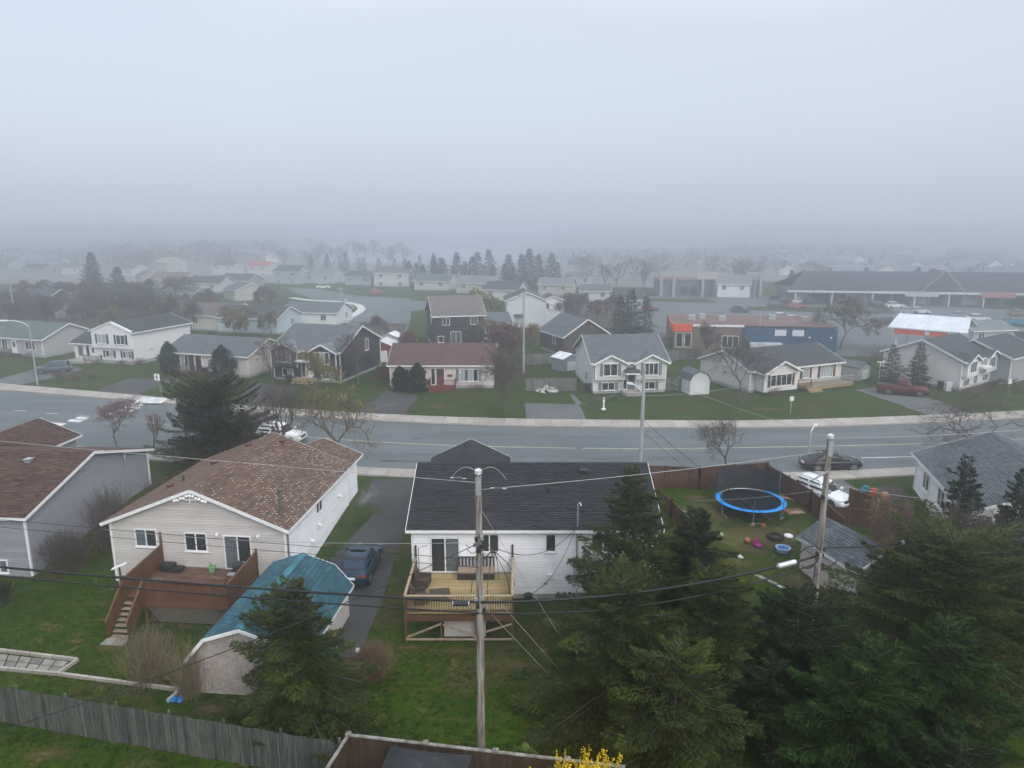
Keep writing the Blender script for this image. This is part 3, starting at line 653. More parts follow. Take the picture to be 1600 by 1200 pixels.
# deck on the cream house (own thing, in the house's frame)
D = thing('back_deck', 'brown stained deck with solid board walls and stairs behind the cream house', 'deck', (-18.05, 44.5, 0), R(-5.5))
X0, X1, Y0, Y1, ZF = -2.3, 3.55, -9.25, -5.56, .2
n = 26
for i in range(n):
    m = MB(); y = Y0+(Y1-Y0)*i/n; m.box(X0, X1, y+.005, y+(Y1-Y0)/n-.008, ZF-.04, ZF+random.uniform(-.003,.003)); m.build('deck_board', M_wood_deck, D)
def board_wall(P, a, b, z0, z1, zt0=None, zt1=None, mat=None, bw=.15, th=.025, name='wall_board', cap=True, capmat=None):
    a, b = Vector((*a, 0)), Vector((*b, 0)); L = (b-a).length; n = max(1, int(L/bw)); d = (b-a)/L; nv = Vector((-d.y, d.x, 0))
    for i in range(n):
        m = MB(); p, q = a.lerp(b, i/n)+d*.004, a.lerp(b, (i+1)/n)-d*.004; o = nv*random.uniform(-.006,.006)
        def zz(k0, k1, t): return k0+(k1-k0)*t
        za0, za1 = (zz(*z0, i/n), zz(*z0, (i+1)/n)) if isinstance(z0, tuple) else (z0, z0); zb0, zb1 = (zz(*z1, i/n), zz(*z1, (i+1)/n)) if isinstance(z1, tuple) else (z1, z1)
        m.extr([(p.x+o.x,p.y+o.y,za0),(q.x+o.x,q.y+o.y,za1),(q.x+o.x,q.y+o.y,zb1),(p.x+o.x,p.y+o.y,zb0)], tuple(nv*th)); m.build(name, mat or M_wood_brown, P)
    if cap:
        m = MB(); e0 = z1[0] if isinstance(z1, tuple) else z1; e1 = z1[1] if isinstance(z1, tuple) else z1
        m.beam((a.x,a.y,e0+.03),(b.x,b.y,e1+.03),.13,.05); m.build('top_rail', capmat or mat or M_wood_brown, P)
board_wall(D, (X0+1.15, Y0), (X1, Y0), -.32, 1.15); board_wall(D, (X1, Y0), (X1, Y1), -.2, (1.15, 1.35)); board_wall(D, (X0, Y1+.02), (X0, Y0), -.1, (1.5, 1.25))
m = MB(); m.beam((X0,Y0-.04,-.12),(X1,Y0-.04,-.12),.05,.28); m.beam((X1+.05,Y0,-.12),(X1+.05,Y1,-.12),.05,.28); m.build('rim_board', M_wood_brown, D)
for x, y, h in ((X0,Y1,2.35),(X0,Y0,1.45),(X0+1.15,Y0,1.3),(X1,Y0,1.35),(X1,Y1,1.55)):
    m = MB(); m.beam((x,y,-1.35),(x,y,h),.11,.11); m.build('post', M_wood_brown, D)
m = MB()
for i in range(40):
    x = X0+1.2+i*.12
    for sg in (-1, 1):
        x2 = x+sg*.72; zb = -1.25
        if X0+1.1 < x2 < X1: m.beam((x,Y0+.02,-.3),(x2,Y0+.02,-1.2),.02,.03)
m.build('lattice', plain('grey_lattice', (.16,.15,.13)), D)
for i in range(7):
    z = ZF-.05-(i+1)*.2; y = Y0-.16-i*.22; m = MB(); m.box(X0+.06, X0+1.08, y-.14, y+.13, z-.04, z); m.build('stair_tread', M_tread, D)
for x in (X0, X0+1.15): board_wall(D, (x, Y0-.02), (x, Y0-1.75), (ZF-.25, -1.3), (1.25, -.35))
sl = thing('paving_slab', 'two grey paving slabs at the foot of the brown deck stairs', 'paving slab', (-18.05, 44.5, 0), R(-5.5))
for i in range(2): m = MB(); m.box(X0-.05+i*.62, X0+.54+i*.62, Y0-2.3, Y0-1.68, -1.34, -1.245); m.build('slab', M_slab, sl)
def bl(x, y): c, s_ = math.cos(R(-5.5)), math.sin(R(-5.5)); return (-18.05+x*c-y*s_, 44.5+x*s_+y*c)
t = thing('step_stool', 'dark brown two level step against the left deck wall', 'steps', (*bl(X0+.75, Y1-.55), ZF), R(-5.5))
m = MB(); m.box(-.55,.25,-.3,.3,.2,.42); m.build('upper_step', M_dark, t); m = MB(); m.box(.26,.75,-.3,.3,0,.22); m.build('lower_step', M_dark, t); m = MB(); m.box(-.5,.2,-.26,.26,0,.2); m.build('base', M_dark, t)
t = thing('flower_pot', 'pale green flower pot on the deck by the sliding door', 'flower pot', (*bl(1.0, Y1-.5), ZF))
m = MB(); m.lathe([(0,0),(.16,0),(.23,.32),(.25,.32),(.25,.37),(.2,.37),(.18,.25),(0,.25)], 14); m.build('pot', plain('mint_plastic', (.16,.36,.19)), t)
m = MB(); [m.tube([(0,0,.25),(random.uniform(-.15,.15),random.uniform(-.15,.15),.7)], .008, 3) for _ in range(7)]; m.build('stem', M_twig_tan, t)
def bbq(label, x, y, z, rz):
    t = thing('barbecue', label, 'barbecue', (x, y, z), rz)
    m = MB(); m.lathe([(0,.0),(.28,.02),(.33,.16),(.30,.32),(.12,.42),(0,.43)], 14, (0,0,.72)); m.build('lid', M_dark, t)
    m = MB(); m.box(-.5,.5,-.25,.25,.66,.72); m.box(-.32,.32,-.24,.24,.1,.66); m.build('cart', M_dark, t)
    m = MB(); m.box(-.85,-.5,-.22,.22,.7,.74); m.box(.5,.85,-.22,.22,.7,.74); m.build('side_shelf', M_metal, t)
    m = MB(); m.tube([(-.25,-.34,.9),(.25,-.34,.9)], .018, 6); m.build('handle', M_metal, t)
    for sx in (-.28, .28): m = MB(); m.tube([(sx,-.26,.08),(sx,-.2,.08)], .08, 10); m.build('wheel', M_tyre, t)
bbq('black barbecue against the right wall of the brown deck', *bl(X1-.5, Y1-1.3), ZF, R(80))
def chair(label, x, y, z, rz, mat):
    t = thing('garden_chair', label, 'chair', (x, y, z), rz)
    m = MB(); m.box(-.27,.27,-.26,.26,.38,.43); m.build('seat', mat, t)
    m = MB(); m.extr([(-.27,.24,.43),(.27,.24,.43),(.24,.40,1.0),(-.24,.40,1.0)], (0,.03,.01)); m.build('backrest', mat, t)
    for sx in (-.25,.25):
        for sy in (-.23,.23): m = MB(); m.beam((sx,sy,0),(sx,sy,.4),.045,.045); m.build('leg', mat, t)
        m = MB(); m.box(sx-.03,sx+.03,-.25,.27,.6,.64); m.build('armrest', mat, t)
    return t
chair('grey plastic chair at the top of the brown deck stairs', *bl(X0+1.4, Y0+.75), ZF, R(200), plain('grey_plastic', (.22,.22,.2)))
t = thing('deck_light', 'white tilted flat panel on a thin post beside the deck stairs', 'lamp', (*bl(X0-.05, Y0-.1), -1.3))
m = MB(); m.beam((0,0,0),(0,0,3.3),.07,.07); m.build('post', M_wood_dark, t); m = MB(); m.beam((-.38,-.05,3.22),(.36,.05,3.52),.26,.05); m.build('panel', M_white, t)

# white bungalow in the middle
CW, CD_ = 14.0, 10.4
C = near_house('white sided bungalow with a charcoal shingle roof and fresh lumber deck', (1.3, 43.2, 0), 0, CW, CD_, -1.3, -.98, 3.3, .385, 'x', M_sh_black, M_sid_white, 'FLR', og=.35)
fC = face(CW, CD_, 'F')
window(C, fC, -5.16, .47, 1.55, 2.05, 2, name='sliding_door', glass=[M_glass, M_glassm]); window(C, fC, -2.6, 1.75, 1.0, 1.0, 2); window(C, fC, .93, 1.75, .5, 1.0, 1); window(C, fC, 3.94, 1.75, 1.25, 1.0, 2, glass=[M_glass, M_glassm])
fine_bay(C, face(CW, CD_, 'B'), 4.36, 5.2, 2.1, -.8, 3.3, .48, M_sid_white, M_sh_black, 3.2)
roof_vent(C, 3.2, -.9, 3.3+.385*4.3, .42); vent_pipe(C, .9, -2.7, 3.3+.385*2.5, .4, .06)
m = MB(); m.tube([(2.45,-5.32,.9),(2.45,-5.32,4.6)], .05, 8); m.tube([(2.45,-5.32,4.6),(2.55,-5.4,4.75),(2.62,-5.5,4.6)], .05, 8); m.build('service_mast', M_metal, C)
m = MB(); m.lathe([(0,0),(.17,0),(.19,.05),(.19,.42),(.13,.5),(0,.52)], 12, (2.45,-5.36,.35)); m.box(2.3,2.6,-5.42,-5.22,-.1,.36); m.build('electric_meter', plain('meter_grey', (.36,.38,.40)), C)
m = MB(); fbox(m, fC, .75, 1.1, .05, .32, .02, .2); m.build('vent_hood', M_white, C); m = MB(); fbox(m, fC, .55, .75, -.35, -.22, .02, .1); m.build('hose_tap', M_metal, C)
m = MB(); m.lathe([(0,0),(.2,0),(.24,.45),(0,.47)], 12, (-.35,-5.6,-1.25)); tag(m.build('bucket', M_dark, None, loc=(1.3, 43.2, 0)), 'black bucket on the grass against the white siding right of the deck', 'bucket')

M_deck_rail = noise_mat('greyed_rail_lumber', (.22,.165,.105), (.36,.29,.20), 3, .85, .3, 30, (1,6,6), rnd=.15)
M_deck_bal = noise_mat('weathered_baluster', (.085,.058,.036), (.15,.11,.07), 3, .85, .3, 30, (6,6,1), rnd=.2)
E = thing('garden_deck', 'fresh yellow lumber deck with balusters behind the white bungalow', 'deck', (0, 0, 0))
X0, X1, Y0, Y1, ZF = -5.55, .03, 33.45, 37.96, .42
n = 32
for i in range(n):
    m = MB(); y = Y0+(Y1-Y0)*i/n; m.box(X0, X1, y+.004, y+(Y1-Y0)/n-.007, ZF-.04, ZF+random.uniform(-.003,.003)); m.build('deck_board', M_wood_new, E)
n = 44
for i in range(1, n):
    x = X0+(X1-X0)*i/n; m = MB(); m.beam((x,Y0+.02,ZF-.1),(x,Y0+.02,ZF+.95),.045,.04); m.build('baluster', M_deck_bal, E)
for a, b in (((X0,Y0,ZF+.98),(X1,Y0,ZF+.98)), ((X0,Y0,ZF+.98),(X0,Y1,ZF+.98)), ((X1,Y0,ZF+.98),(X1,Y1,ZF+.98))):
    m = MB(); m.beam(a, b, .14, .045); m.build('top_rail', M_deck_rail, E)
for a, b in (((X0,Y0,ZF-.3),(X1,Y0,ZF-.3)),((X0,Y0+.02,ZF+.12),(X1,Y0+.02,ZF+.12))):
    m = MB(); m.beam(a, b, .05, .34 if b[2] < ZF else .08); m.build('rim_board', M_wood_brown, E)
for x in (X0, X1): board_wall(E, (x, Y0+.1), (x, Y1), ZF-.15, ZF+.93, mat=M_deck_bal, cap=False)
for x, y, h in ((X0,Y0,1.0),(X1,Y0,1.0),(X0,Y1-.1,1.7),(X1,Y1-.1,1.75),(-3.7,Y0+.1,-.3),(-1.9,Y0+.1,-.3)):
    m = MB(); m.beam((x,y,-1.4),(x,y,ZF+h),.1,.1); m.build('post', M_wood_dark if y > 37 else M_wood_brown, E)
for a, b in (((X0,Y0,-1.0),(-3.7,Y0,-.2)),((-3.6,Y0,-.25),(-1.9,Y0,-.95)),((-1.8,Y0,-.8),(X1,Y0,-.2)),((X0,Y0-.03,-1.08),(X1,Y0-.03,-1.08))):
    m = MB(); m.beam(a, b, .05, .1); m.build('brace', M_tread, E)
m = MB()
for i in range(7): m.box(-3.6, -1.4, Y0+.5, Y0+.55, -1.25+i*.15, -1.25+i*.15+.142)
m.build('skirt_panel', M_sid_cream, E)
wick = noise_mat('brown_wicker', (.035,.026,.022), (.07,.055,.048), 25, .85)
def wicker(label, x, y, rz):
    t = thing('wicker_armchair', label, 'armchair', (x, y, ZF), rz)
    m = MB(); m.box(-.36,.36,-.34,.34,.1,.4); m.build('seat', wick, t); m = MB(); m.extr([(-.38,.26,.4),(.38,.26,.4),(.36,.42,.95),(-.36,.42,.95)], (0,.08,.02)); m.build('backrest', wick, t)
    for sx in (-.4,.4): m = MB(); m.box(sx-.06,sx+.06,-.34,.34,.1,.6); m.build('armrest', wick, t)
wicker('brown wicker armchair in the left rear corner of the lumber deck', -4.95, 36.3, R(80)); wicker('brown wicker armchair at the front left of the lumber deck', -4.9, 34.6, R(110))
t = thing('patio_table', 'low dark wicker table in front of the wicker armchairs', 'table', (-3.9, 34.9, ZF), R(10)); m = MB(); m.box(-.55,.55,-.35,.35,.38,.43); m.build('table_top', wick, t)
for sx in (-.45,.45):
    for sy in (-.28,.28): m = MB(); m.beam((sx,sy,0),(sx,sy,.4),.06,.06); m.build('leg', wick, t)
t = thing('storage_bench', 'dark slatted bench with a tan cushion against the white bungalow', 'bench', (-2.05, 37.3, ZF))
m = MB(); m.box(-1.05,1.05,-.34,.3,.02,.42); m.build('base', M_dark, t); m = MB(); m.box(-1.02,1.02,-.36,.3,.425,.53); m.build('cushion', plain('tan_cushion', (.30,.22,.17)), t)
for i in range(11): m = MB(); x = -1.0+i*.2; m.beam((x,.34,.4),(x,.4,1.05),.1,.03); m.build('back_slat', M_dark, t)
m = MB(); m.beam((-1.06,.4,1.06),(1.06,.4,1.06),.05,.07); m.build('top_rail', M_dark, t)
t = thing('gazebo_frame', 'bare black metal gazebo frame on the right half of the lumber deck', 'gazebo', (-1.05, 35.9, ZF))
for q in range(6):
    a = math.pi*q/3+.3; m = MB(); m.tube([(1.25*math.cos(a),1.25*math.sin(a),0),(1.15*math.cos(a),1.15*math.sin(a),.9),(.8*math.cos(a),.8*math.sin(a),1.5),(.12*math.cos(a),.12*math.sin(a),2.25)], .022, 5); m.build('leg', M_dark, t)
m = MB(); m.lathe([(0,-.1),(.14,-.05),(.14,.04),(0,.09)], 10, (0,0,2.27)); m.build('hub', M_dark, t)
t = thing('wall_hanging_post', 'thin black hanger post at the left rear of the lumber deck', 'post', (-5.3, 37.2, ZF)); m = MB(); m.tube([(0,0,0),(0,0,1.9),(.5,.1,1.95)], .02, 5); m.build('post', M_dark, t)

# right hand grey roofed house among the trees
Hr = near_house('grey shingle roofed house half hidden behind the spruces', (34.6, 45.6, 0), R(-15), 9.6, 11.5, -.9, -.4, 3.0, .40, 'y', M_sh_grey, M_sid_pale, 'FL')
roof_vent(Hr, .9, 2.2, 3.0+.4*3.7, .45); fH = face(9.6, 11.5, 'L')
for u in (-3, .5, 3.6): window(Hr, fH, u, 1.0, 1.3, 1.2, 2, glass=[M_glassm, M_glass])

# teal roofed barn shed
def lerp(a, b, t): return a+(b-a)*t
S = thing('garden_shed', 'long shed with a faded teal barn roof and pale shingled gable', 'shed', (-12.0, 32.75, -1.3), R(-5.5))
hw, hl = 2.55, 3.6
prof = [(-hw-.22, 1.75), (-1.75, 2.95), (0, 3.55), (1.75, 2.95), (hw+.22, 1.75)]
m = MB(); pp = [(-hw,0),(-hw,1.95),(-1.72,2.85),(0,3.44),(1.72,2.85),(hw,1.95),(hw,0)]
m.extr([(x,-hl,z) for x, z in pp], (0,2*hl,0)); Wl = m.build('wall', plain('pale_shed_wall', (.50,.47,.46)), S)
sm = MB()                                                   # shingled front gable: staggered small shakes
for r in range(26):
    z = .05+r*.125; lim = hw if z < 1.95 else (hw-(z-1.95)/.9*.83 if z < 2.85 else 1.72*(3.44-z)/.59); n = max(1, int(2*lim/.16))
    if lim < .1: break
    for i in range(n):
        x0 = -lim+2*lim*i/n; x1 = x0+2*lim/n-.012; o = random.uniform(.012,.03)
        sm.add([(x0,-hl-o,z),(x1,-hl-o,z),(x1,-hl-.004,z+.13),(x0,-hl-.004,z+.13)], [(0,1,2,3)], 0, random.random())
so = sm.build('shake', noise_mat('tan_wall_shake', (.27,.24,.225), (.33,.30,.285), 1.2, .9, tone=.16), Wl); so['kind'] = 'stuff'
m = MB(); sh = MB(); L = hl+.25
for (xa, za), (xb, zb) in zip(prof, prof[1:]):
    m.extr([(xa,-L,za),(xb,-L,zb),(xb,L,zb),(xa,L,za)], (0,0,-.1))
    if xa < 0: shingles(sh, (xa,L,za), (xa,-L,za), (xb,-L,zb), (xb,L,zb), tab=.34, course=.24, lift=.05)
    else: shingles(sh, (xb,-L,zb), (xb,L,zb), (xa,L,za), (xa,-L,za), tab=.34, course=.24, lift=.05)
Rf = m.build('roof', M_sh_teal, S); so = sh.build('shingles', M_sh_teal, Rf); so['kind'] = 'stuff'
m = MB()
for i in range(18):
    y = -L+2*L*i/18; t_ = random.random()
    for sg in (-1, 1): m.quad((0,y,3.62),(0,y+2*L/18,3.61),(sg*.2,y+2*L/18,3.545),(sg*.2,y,3.555), 0, t_)
so = m.build('ridge_cap', noise_mat('bright_teal_cap', (.030,.125,.165), (.042,.165,.21), 2, .8, tone=.2), Rf); so['kind'] = 'stuff'
for y in (-L-.02, L+.02):
    m = MB()
    for (xa, za), (xb, zb) in zip(prof, prof[1:]): m.beam((xa,y,za-.06),(xb,y,zb-.06),.04,.16)
    m.build('fascia', M_white, S)
m = MB(); fbox(m, ((hw,0),(0,1),(1,0)), -hl+.1, -hl+1.3, .05, 1.7, 0, .05); m.build('side_door', M_white, S)
m = MB(); m.beam((hw+.25,-L,1.7),(hw+.25,L,1.7),.04,.14); m.build('eave_board', M_white, S)
m = MB(); m.box(hw+.0, hw+.5, -hl-.2, -hl-.1, .02, 2.0); m.build('corner_board', M_white, S)
t = thing('wheelie_bin', 'dark green wheeled bin beside the teal roofed shed', 'bin', (-8.95, 31.6, -1.3), R(5)); m = MB(); m.extr([(-.25,-.28,.05),(.25,-.28,.05),(.3,-.34,1.0),(-.3,-.34,1.0)], (0,.6,0)); m.build('body', M_green_bin, t); m = MB(); m.box(-.33,.33,-.38,.34,1.0,1.07); m.build('lid', M_green_bin, t)
for sx in (-.3,.3): m = MB(); m.tube([(sx-.03,.25,.1),(sx+.03,.25,.1)], .1, 10); m.build('wheel', M_tyre, t)

# grey shed on the right
S2 = thing('garden_shed', 'pale walled shed with a grey shingle roof behind the right utility pole', 'shed', (20.5, 39.6, -1.25), R(17))
m = MB(); w2, l2 = 1.75, 2.3; m.extr([(-w2,-l2,0),(-w2,-l2,2.4),(0,-l2,3.3),(w2,-l2,2.4),(w2,-l2,0)], (0,2*l2,0)); m.build('wall', plain('pale_plywood', (.50,.46,.45)), S2)
m = MB(); sh = MB()
for sg in (-1, 1):
    q = [(sg*(w2+.25),-l2-.25,2.3),(sg*(w2+.25),l2+.25,2.3),(0,l2+.25,3.38),(0,-l2-.25,3.38)]
    m.extr(q, (0,0,-.1)); q = q if sg > 0 else [q[1],q[0],q[3],q[2]]; shingles(sh, *q)
Rf = m.build('roof', M_sh_grey, S2); so = sh.build('shingles', M_sh_grey, Rf); so['kind'] = 'stuff'
m = MB()
for sg in (-1, 1): m.beam((sg*(w2+.27),-l2-.27,2.24),(0,-l2-.27,3.32),.04,.16); m.beam((sg*(w2+.27),-l2-.25,2.24),(sg*(w2+.27),l2+.25,2.24),.04,.16)
m.build('fascia', M_white, S2); m = MB(); m.box(-.6,.6,-l2-.05,-l2,.05,1.95); m.build('door', M_white, S2)
PROUD[0] = 0.
# ---------------------------------------------------------------- vegetation builders
def blades(name, P, Dv, Nv, L, W, T, mat, parent=None):
    """many small leaf-sized faces: P base, Dv direction, Nv normal"""
    S = np.cross(Dv, Nv); S /= np.linalg.norm(S, axis=1, keepdims=True)+1e-9; n = len(P); L = L[:, None]; W = W[:, None]
    V = np.empty((n, 4, 3)); V[:,0] = P; V[:,1] = P+Dv*L*.45+S*W; V[:,2] = P+Dv*L; V[:,3] = P+Dv*L*.45-S*W
    me = bpy.data.meshes.new(name); me.vertices.add(4*n); me.vertices.foreach_set('co', V.ravel())
    me.loops.add(4*n); me.loops.foreach_set('vertex_index', np.arange(4*n)); me.polygons.add(n); me.polygons.foreach_set('loop_start', np.arange(0, 4*n, 4))
    me.materials.append(mat); me.update(calc_edges=True)
    a = me.attributes.new('tone', 'FLOAT', 'FACE'); a.data.foreach_set('value', np.clip(T, 0, 1))
    return link(name, me, parent)
def sticks(name, A, B_, r0, r1, mat, parent=None, n=3):
    """tapered n-sided sticks A->B"""
    A = np.asarray(A, float); B_ = np.asarray(B_, float); d = B_-A; d /= np.linalg.norm(d, axis=1, keepdims=True)+1e-9
    ref = np.where(np.abs(d[:, 2:3]) < .9, np.array([[0,0,1.]]), np.array([[1.,0,0]])); u = np.cross(d, ref); u /= np.linalg.norm(u, axis=1, keepdims=True); v = np.cross(d, u)
    m = len(A); V = np.empty((m, 2*n, 3))
    for j in range(n):
        g = 2*math.pi*j/n; o = math.cos(g)*u+math.sin(g)*v; V[:, j] = A+o*np.asarray(r0)[:, None]; V[:, n+j] = B_+o*np.asarray(r1)[:, None]
    F = np.array([[j, (j+1)%n, n+(j+1)%n, n+j] for j in range(n)]); I = (np.arange(m)[:, None, None]*2*n+F[None]).ravel(); nf = m*n
    me = bpy.data.meshes.new(name); me.vertices.add(2*n*m); me.vertices.foreach_set('co', V.ravel()); me.loops.add(4*nf); me.loops.foreach_set('vertex_index', I)
    me.polygons.add(nf); me.polygons.foreach_set('loop_start', np.arange(0, 4*nf, 4)); me.polygons.foreach_set('use_smooth', np.ones(nf, bool))
    me.materials.append(mat); me.update(calc_edges=True); return link(name, me, parent)
def nrm(v): return v/(np.linalg.norm(v, axis=-1, keepdims=True)+1e-9)
def spruce(label, x, y, h, r, mat, seed, z=None, dens=1., shape=.85, cat='tree', name='spruce_tree', group=None, leaf=.19, skirt=.03, droop=.32, nbm=1.):
    g = np.random.default_rng(seed); z = hz(y) if z is None else z
    E = thing(name, label, cat, (x, y, z), 0, group)
    m = MB(); bend = [(g.normal(0,.02*h*t), g.normal(0,.02*h*t), h*t) for t in (0,.3,.6,.98)]; bend[0] = (0,0,-.2); m.tube(bend, [h*.022, h*.017, h*.01, .012], 7); m.build('trunk', M_bark, E)
    lob = g.uniform(0,6.28,3)
    nb = int(h*19*nbm); P = []; Dd = []; Nn = []; LL = []; TT = []; SA = []; SB = []; sr0 = []; sr1 = []
    az = 0
    for i in range(nb):
        t = skirt+(1-skirt)*((i+g.random())/nb); az += 2.4+g.normal(0,.25)
        Lb = (r*(1-t)**shape*(.62+.5*g.random()) + .10); 
        Lb *= 1+.16*math.sin(2*az+lob[0])+.12*math.sin(az+lob[1]+5*t)+.12*math.sin(3*az+lob[2]-7*t)
        if g.random() < .10: Lb *= 1.25
        if g.random() < .08: continue
        a0 = .55*t-.08+g.normal(0,.07); b0 = droop*(1-.6*t); zz = h*t
        rad = np.array([math.cos(az), math.sin(az), 0]); lat = np.array([-math.sin(az), math.cos(az), 0])
        def pos(s): s = np.asarray(s)[..., None]; return rad*(Lb*s)+np.array([0,0,1.])*(zz+Lb*(a0*s-b0*s*s+.12*s**4))
        ss = np.linspace(0, .98, 4); pp = pos(ss)
        for q in range(3): SA.append(pp[q]); SB.append(pp[q+1]); sr0.append(.016*(1-ss[q])*Lb**.5+.004); sr1.append(.016*(1-ss[q+1])*Lb**.5+.003)
        K = int(max(14, 135*dens*Lb**1.25/ (leaf/.17)**1.2)); s = g.random(K)**.72*.97+.05; w = Lb*.36*np.clip(1.02-s, 0, 1)**.65*np.clip(s*3,0,1); u = g.uniform(-1, 1, K)
        p = pos(s)+lat*(u*w)[:, None]; p[:, 2] += -np.abs(u)*w*.22+g.normal(0,.035,K)
        slope = (a0-2*b0*s+.48*s**3)
        dv = nrm(rad[None]*.75+lat[None]*(np.sign(u)*(.35+.6*np.abs(u)))[:, None]+np.array([[0,0,1.]])*(slope*.7+g.normal(-.02,.28,K))[:, None])
        nv = nrm(np.array([[0,0,1.]])+g.normal(0,.45,(K,3)))
        P.append(p); Dd.append(dv); Nn.append(nv); LL.append(leaf*g.uniform(.6,1.35,K)); TT.append(np.clip(.45+g.normal(0,.24)+g.normal(0,.18,K),0,1))
    P, Dd, Nn, LL, TT = map(np.concatenate, (P, Dd, Nn, LL, TT))
    blades('crown', P, Dd, Nn, LL, LL*.16, TT, mat, E)
    sticks('branch', SA, SB, sr0, sr1, M_bark, E)['kind'] = 'stuff'
    return E
def branch_segments(g, h, r, forks=4, depth=5, spread=.75, trunk=.25, lift=.35, r0=None, nstem=1):
    segs = []; tips = []
    r0 = r0 or h*.018
    def grow(p, d, L, rad, lev):
        n = 2; q = p
        for i in range(n):
            d = nrm(d+g.normal(0, .13, 3)+np.array([0,0,.05])); q2 = q+d*L/n; segs.append((q, q2, rad*(1-.22*i/n), rad*(1-.22*(i+1)/n), lev)); q = q2
            if lev > 0 and lev < depth and i == 0 and g.random() < .6: side(q, d, L*.7, rad*.5, lev)
        if lev >= depth: tips.append((q, d)); return
        for _ in range(forks if lev == 0 else int(g.integers(2, 4))): side(q, d, L*(.62+.22*g.random()), rad*.62, lev)
    def side(q, d, L, rad, lev):
        a = nrm(np.cross(d, g.normal(0, 1, 3))); nd = nrm(d*(1-spread*.45)+a*spread*(.5+.6*g.random())+np.array([0,0,lift*.3])); grow(q, nd, L, max(rad, .004), lev+1)
    for s in range(nstem):
        d0 = np.array([g.normal(0,.04+.3*(nstem>1)), g.normal(0,.04+.3*(nstem>1)), 1.]); grow(np.array([g.normal(0,.1*(nstem>1)),g.normal(0,.1*(nstem>1)),-.1]), nrm(d0), h*trunk, r0/(nstem**.5), 0)
    zmax = max(s[1][2] for s in segs); rm = max(1e-3, np.quantile([math.hypot(*s[1][:2]) for s in segs], .97))
    sc = np.array([r/rm, r/rm, h/zmax])
    return [(a*sc, b*sc, c, d, e) for a, b, c, d, e in segs], [(p*sc, d) for p, d in tips]
def bare_tree(label, x, y, h, r, seed, z=None, twig=None, bud=None, nbud=2, name='bare_tree', group=None, depth=5, forks=4, trunk=.25, spread=.75, rmin=.008, nstem=1, budsize=.09, cat='tree', lift=.35, ntw=5):
    g = np.random.default_rng(seed); z = hz(y) if z is None else z
    E = thing(name, label, cat, (x, y, z), 0, group)
    segs, tips = branch_segments(g, h, r, forks, depth, spread, trunk, lift, nstem=nstem)
    for nm, sel, n, mt in (('trunk', [s for s in segs if s[4] <= 1], 6, M_bark), ('branches', [s for s in segs if s[4] > 1], 3, twig or M_twig)):
        A = [s[0] for s in sel]; B_ = [s[1] for s in sel]; o = sticks(nm, A, B_, [max(s[2], rmin) for s in sel], [max(s[3], rmin*.8) for s in sel], mt, E, n)
        if nm == 'branches': o['kind'] = 'stuff'
    # fine twigs at every tip
    P = np.array([t[0] for t in tips]); Dv = np.array([t[1] for t in tips]); q = ntw
    PP = np.repeat(P, q, 0); DD = nrm(np.repeat(Dv, q, 0)+g.normal(0,.55,(len(P)*q,3))); LT = h*.07*g.uniform(.4,1.5,len(PP))
    sticks('twigs', PP, PP+DD*LT[:, None], np.full(len(PP), rmin*.8), np.full(len(PP), rmin*.5), twig or M_twig, E)['kind'] = 'stuff'
    if bud:
        Q = np.repeat(PP, nbud, 0)+np.repeat(DD, nbud, 0)*(np.repeat(LT, nbud)*g.random(len(PP)*nbud))[:, None]; n = len(Q)
        blades('buds', Q, nrm(g.normal(0,1,(n,3))), nrm(g.normal(0,1,(n,3))+np.array([0,0,1.])), budsize*g.uniform(.6,1.4,n), budsize*.4*g.uniform(.6,1.2,n), g.random(n), bud, E)['kind'] = 'stuff'
    return E
def thicket(label, x, y, h, r, n, seed, mat, z=None, name='bare_shrub', group=None, rad=.012, ball=False, leafmat=None, cat='shrub', side=2):
    g = np.random.default_rng(seed); z = hz(y) if z is None else z; E = thing(name, label, cat, (x, y, z), 0, group); A = []; B_ = []; r0 = []; r1 = []; tips = []
    for i in range(n):
        a = g.uniform(0, 2*math.pi); el = g.uniform(.15, 1) if ball else g.uniform(.45, 1)
        d = nrm(np.array([math.cos(a)*math.cos(el*1.5), math.sin(a)*math.cos(el*1.5), math.sin(el*1.5)])); base = np.array([g.normal(0,r*.18), g.normal(0,r*.18), 0 if not ball else h*.12]); L = g.uniform(.65, 1.05)
        p1 = base+d*np.array([r,r,h])*L*.5+g.normal(0,.05,3); p2 = base+d*np.array([r,r,h])*L+g.normal(0,.07,3)
        A += [base, p1]; B_ += [p1, p2]; r0 += [rad, rad*.75]; r1 += [rad*.75, rad*.35]; tips.append((p1, p2))
        for q in range(side):
            t = g.uniform(.2,1); s = p1+(p2-p1)*t; e_ = s+nrm(d+g.normal(0,.5,3))*np.array([r,r,h])*g.uniform(.12,.3); A.append(s); B_.append(e_); r0.append(rad*.5); r1.append(rad*.3); tips.append((s, e_))
    sticks('stems', A, B_, r0, r1, mat, E)['kind'] = 'stuff'
    if leafmat:
        m_, per = leafmat; S = np.array([t[0] for t in tips]); T_ = np.array([t[1] for t in tips]); k_ = np.repeat(np.arange(len(S)), per); u = g.random(len(k_))[:, None]
        P = S[k_]*(1-u)+T_[k_]*u+g.normal(0,.025,(len(k_),3)); n_ = len(P); blades('foliage', P, nrm(g.normal(0,1,(n_,3))+[0,0,.4]), nrm(g.normal(0,1,(n_,3))+[0,0,.8]), g.uniform(.05,.11,n_), g.uniform(.02,.035,n_), g.random(n_), m_, E)
    return E
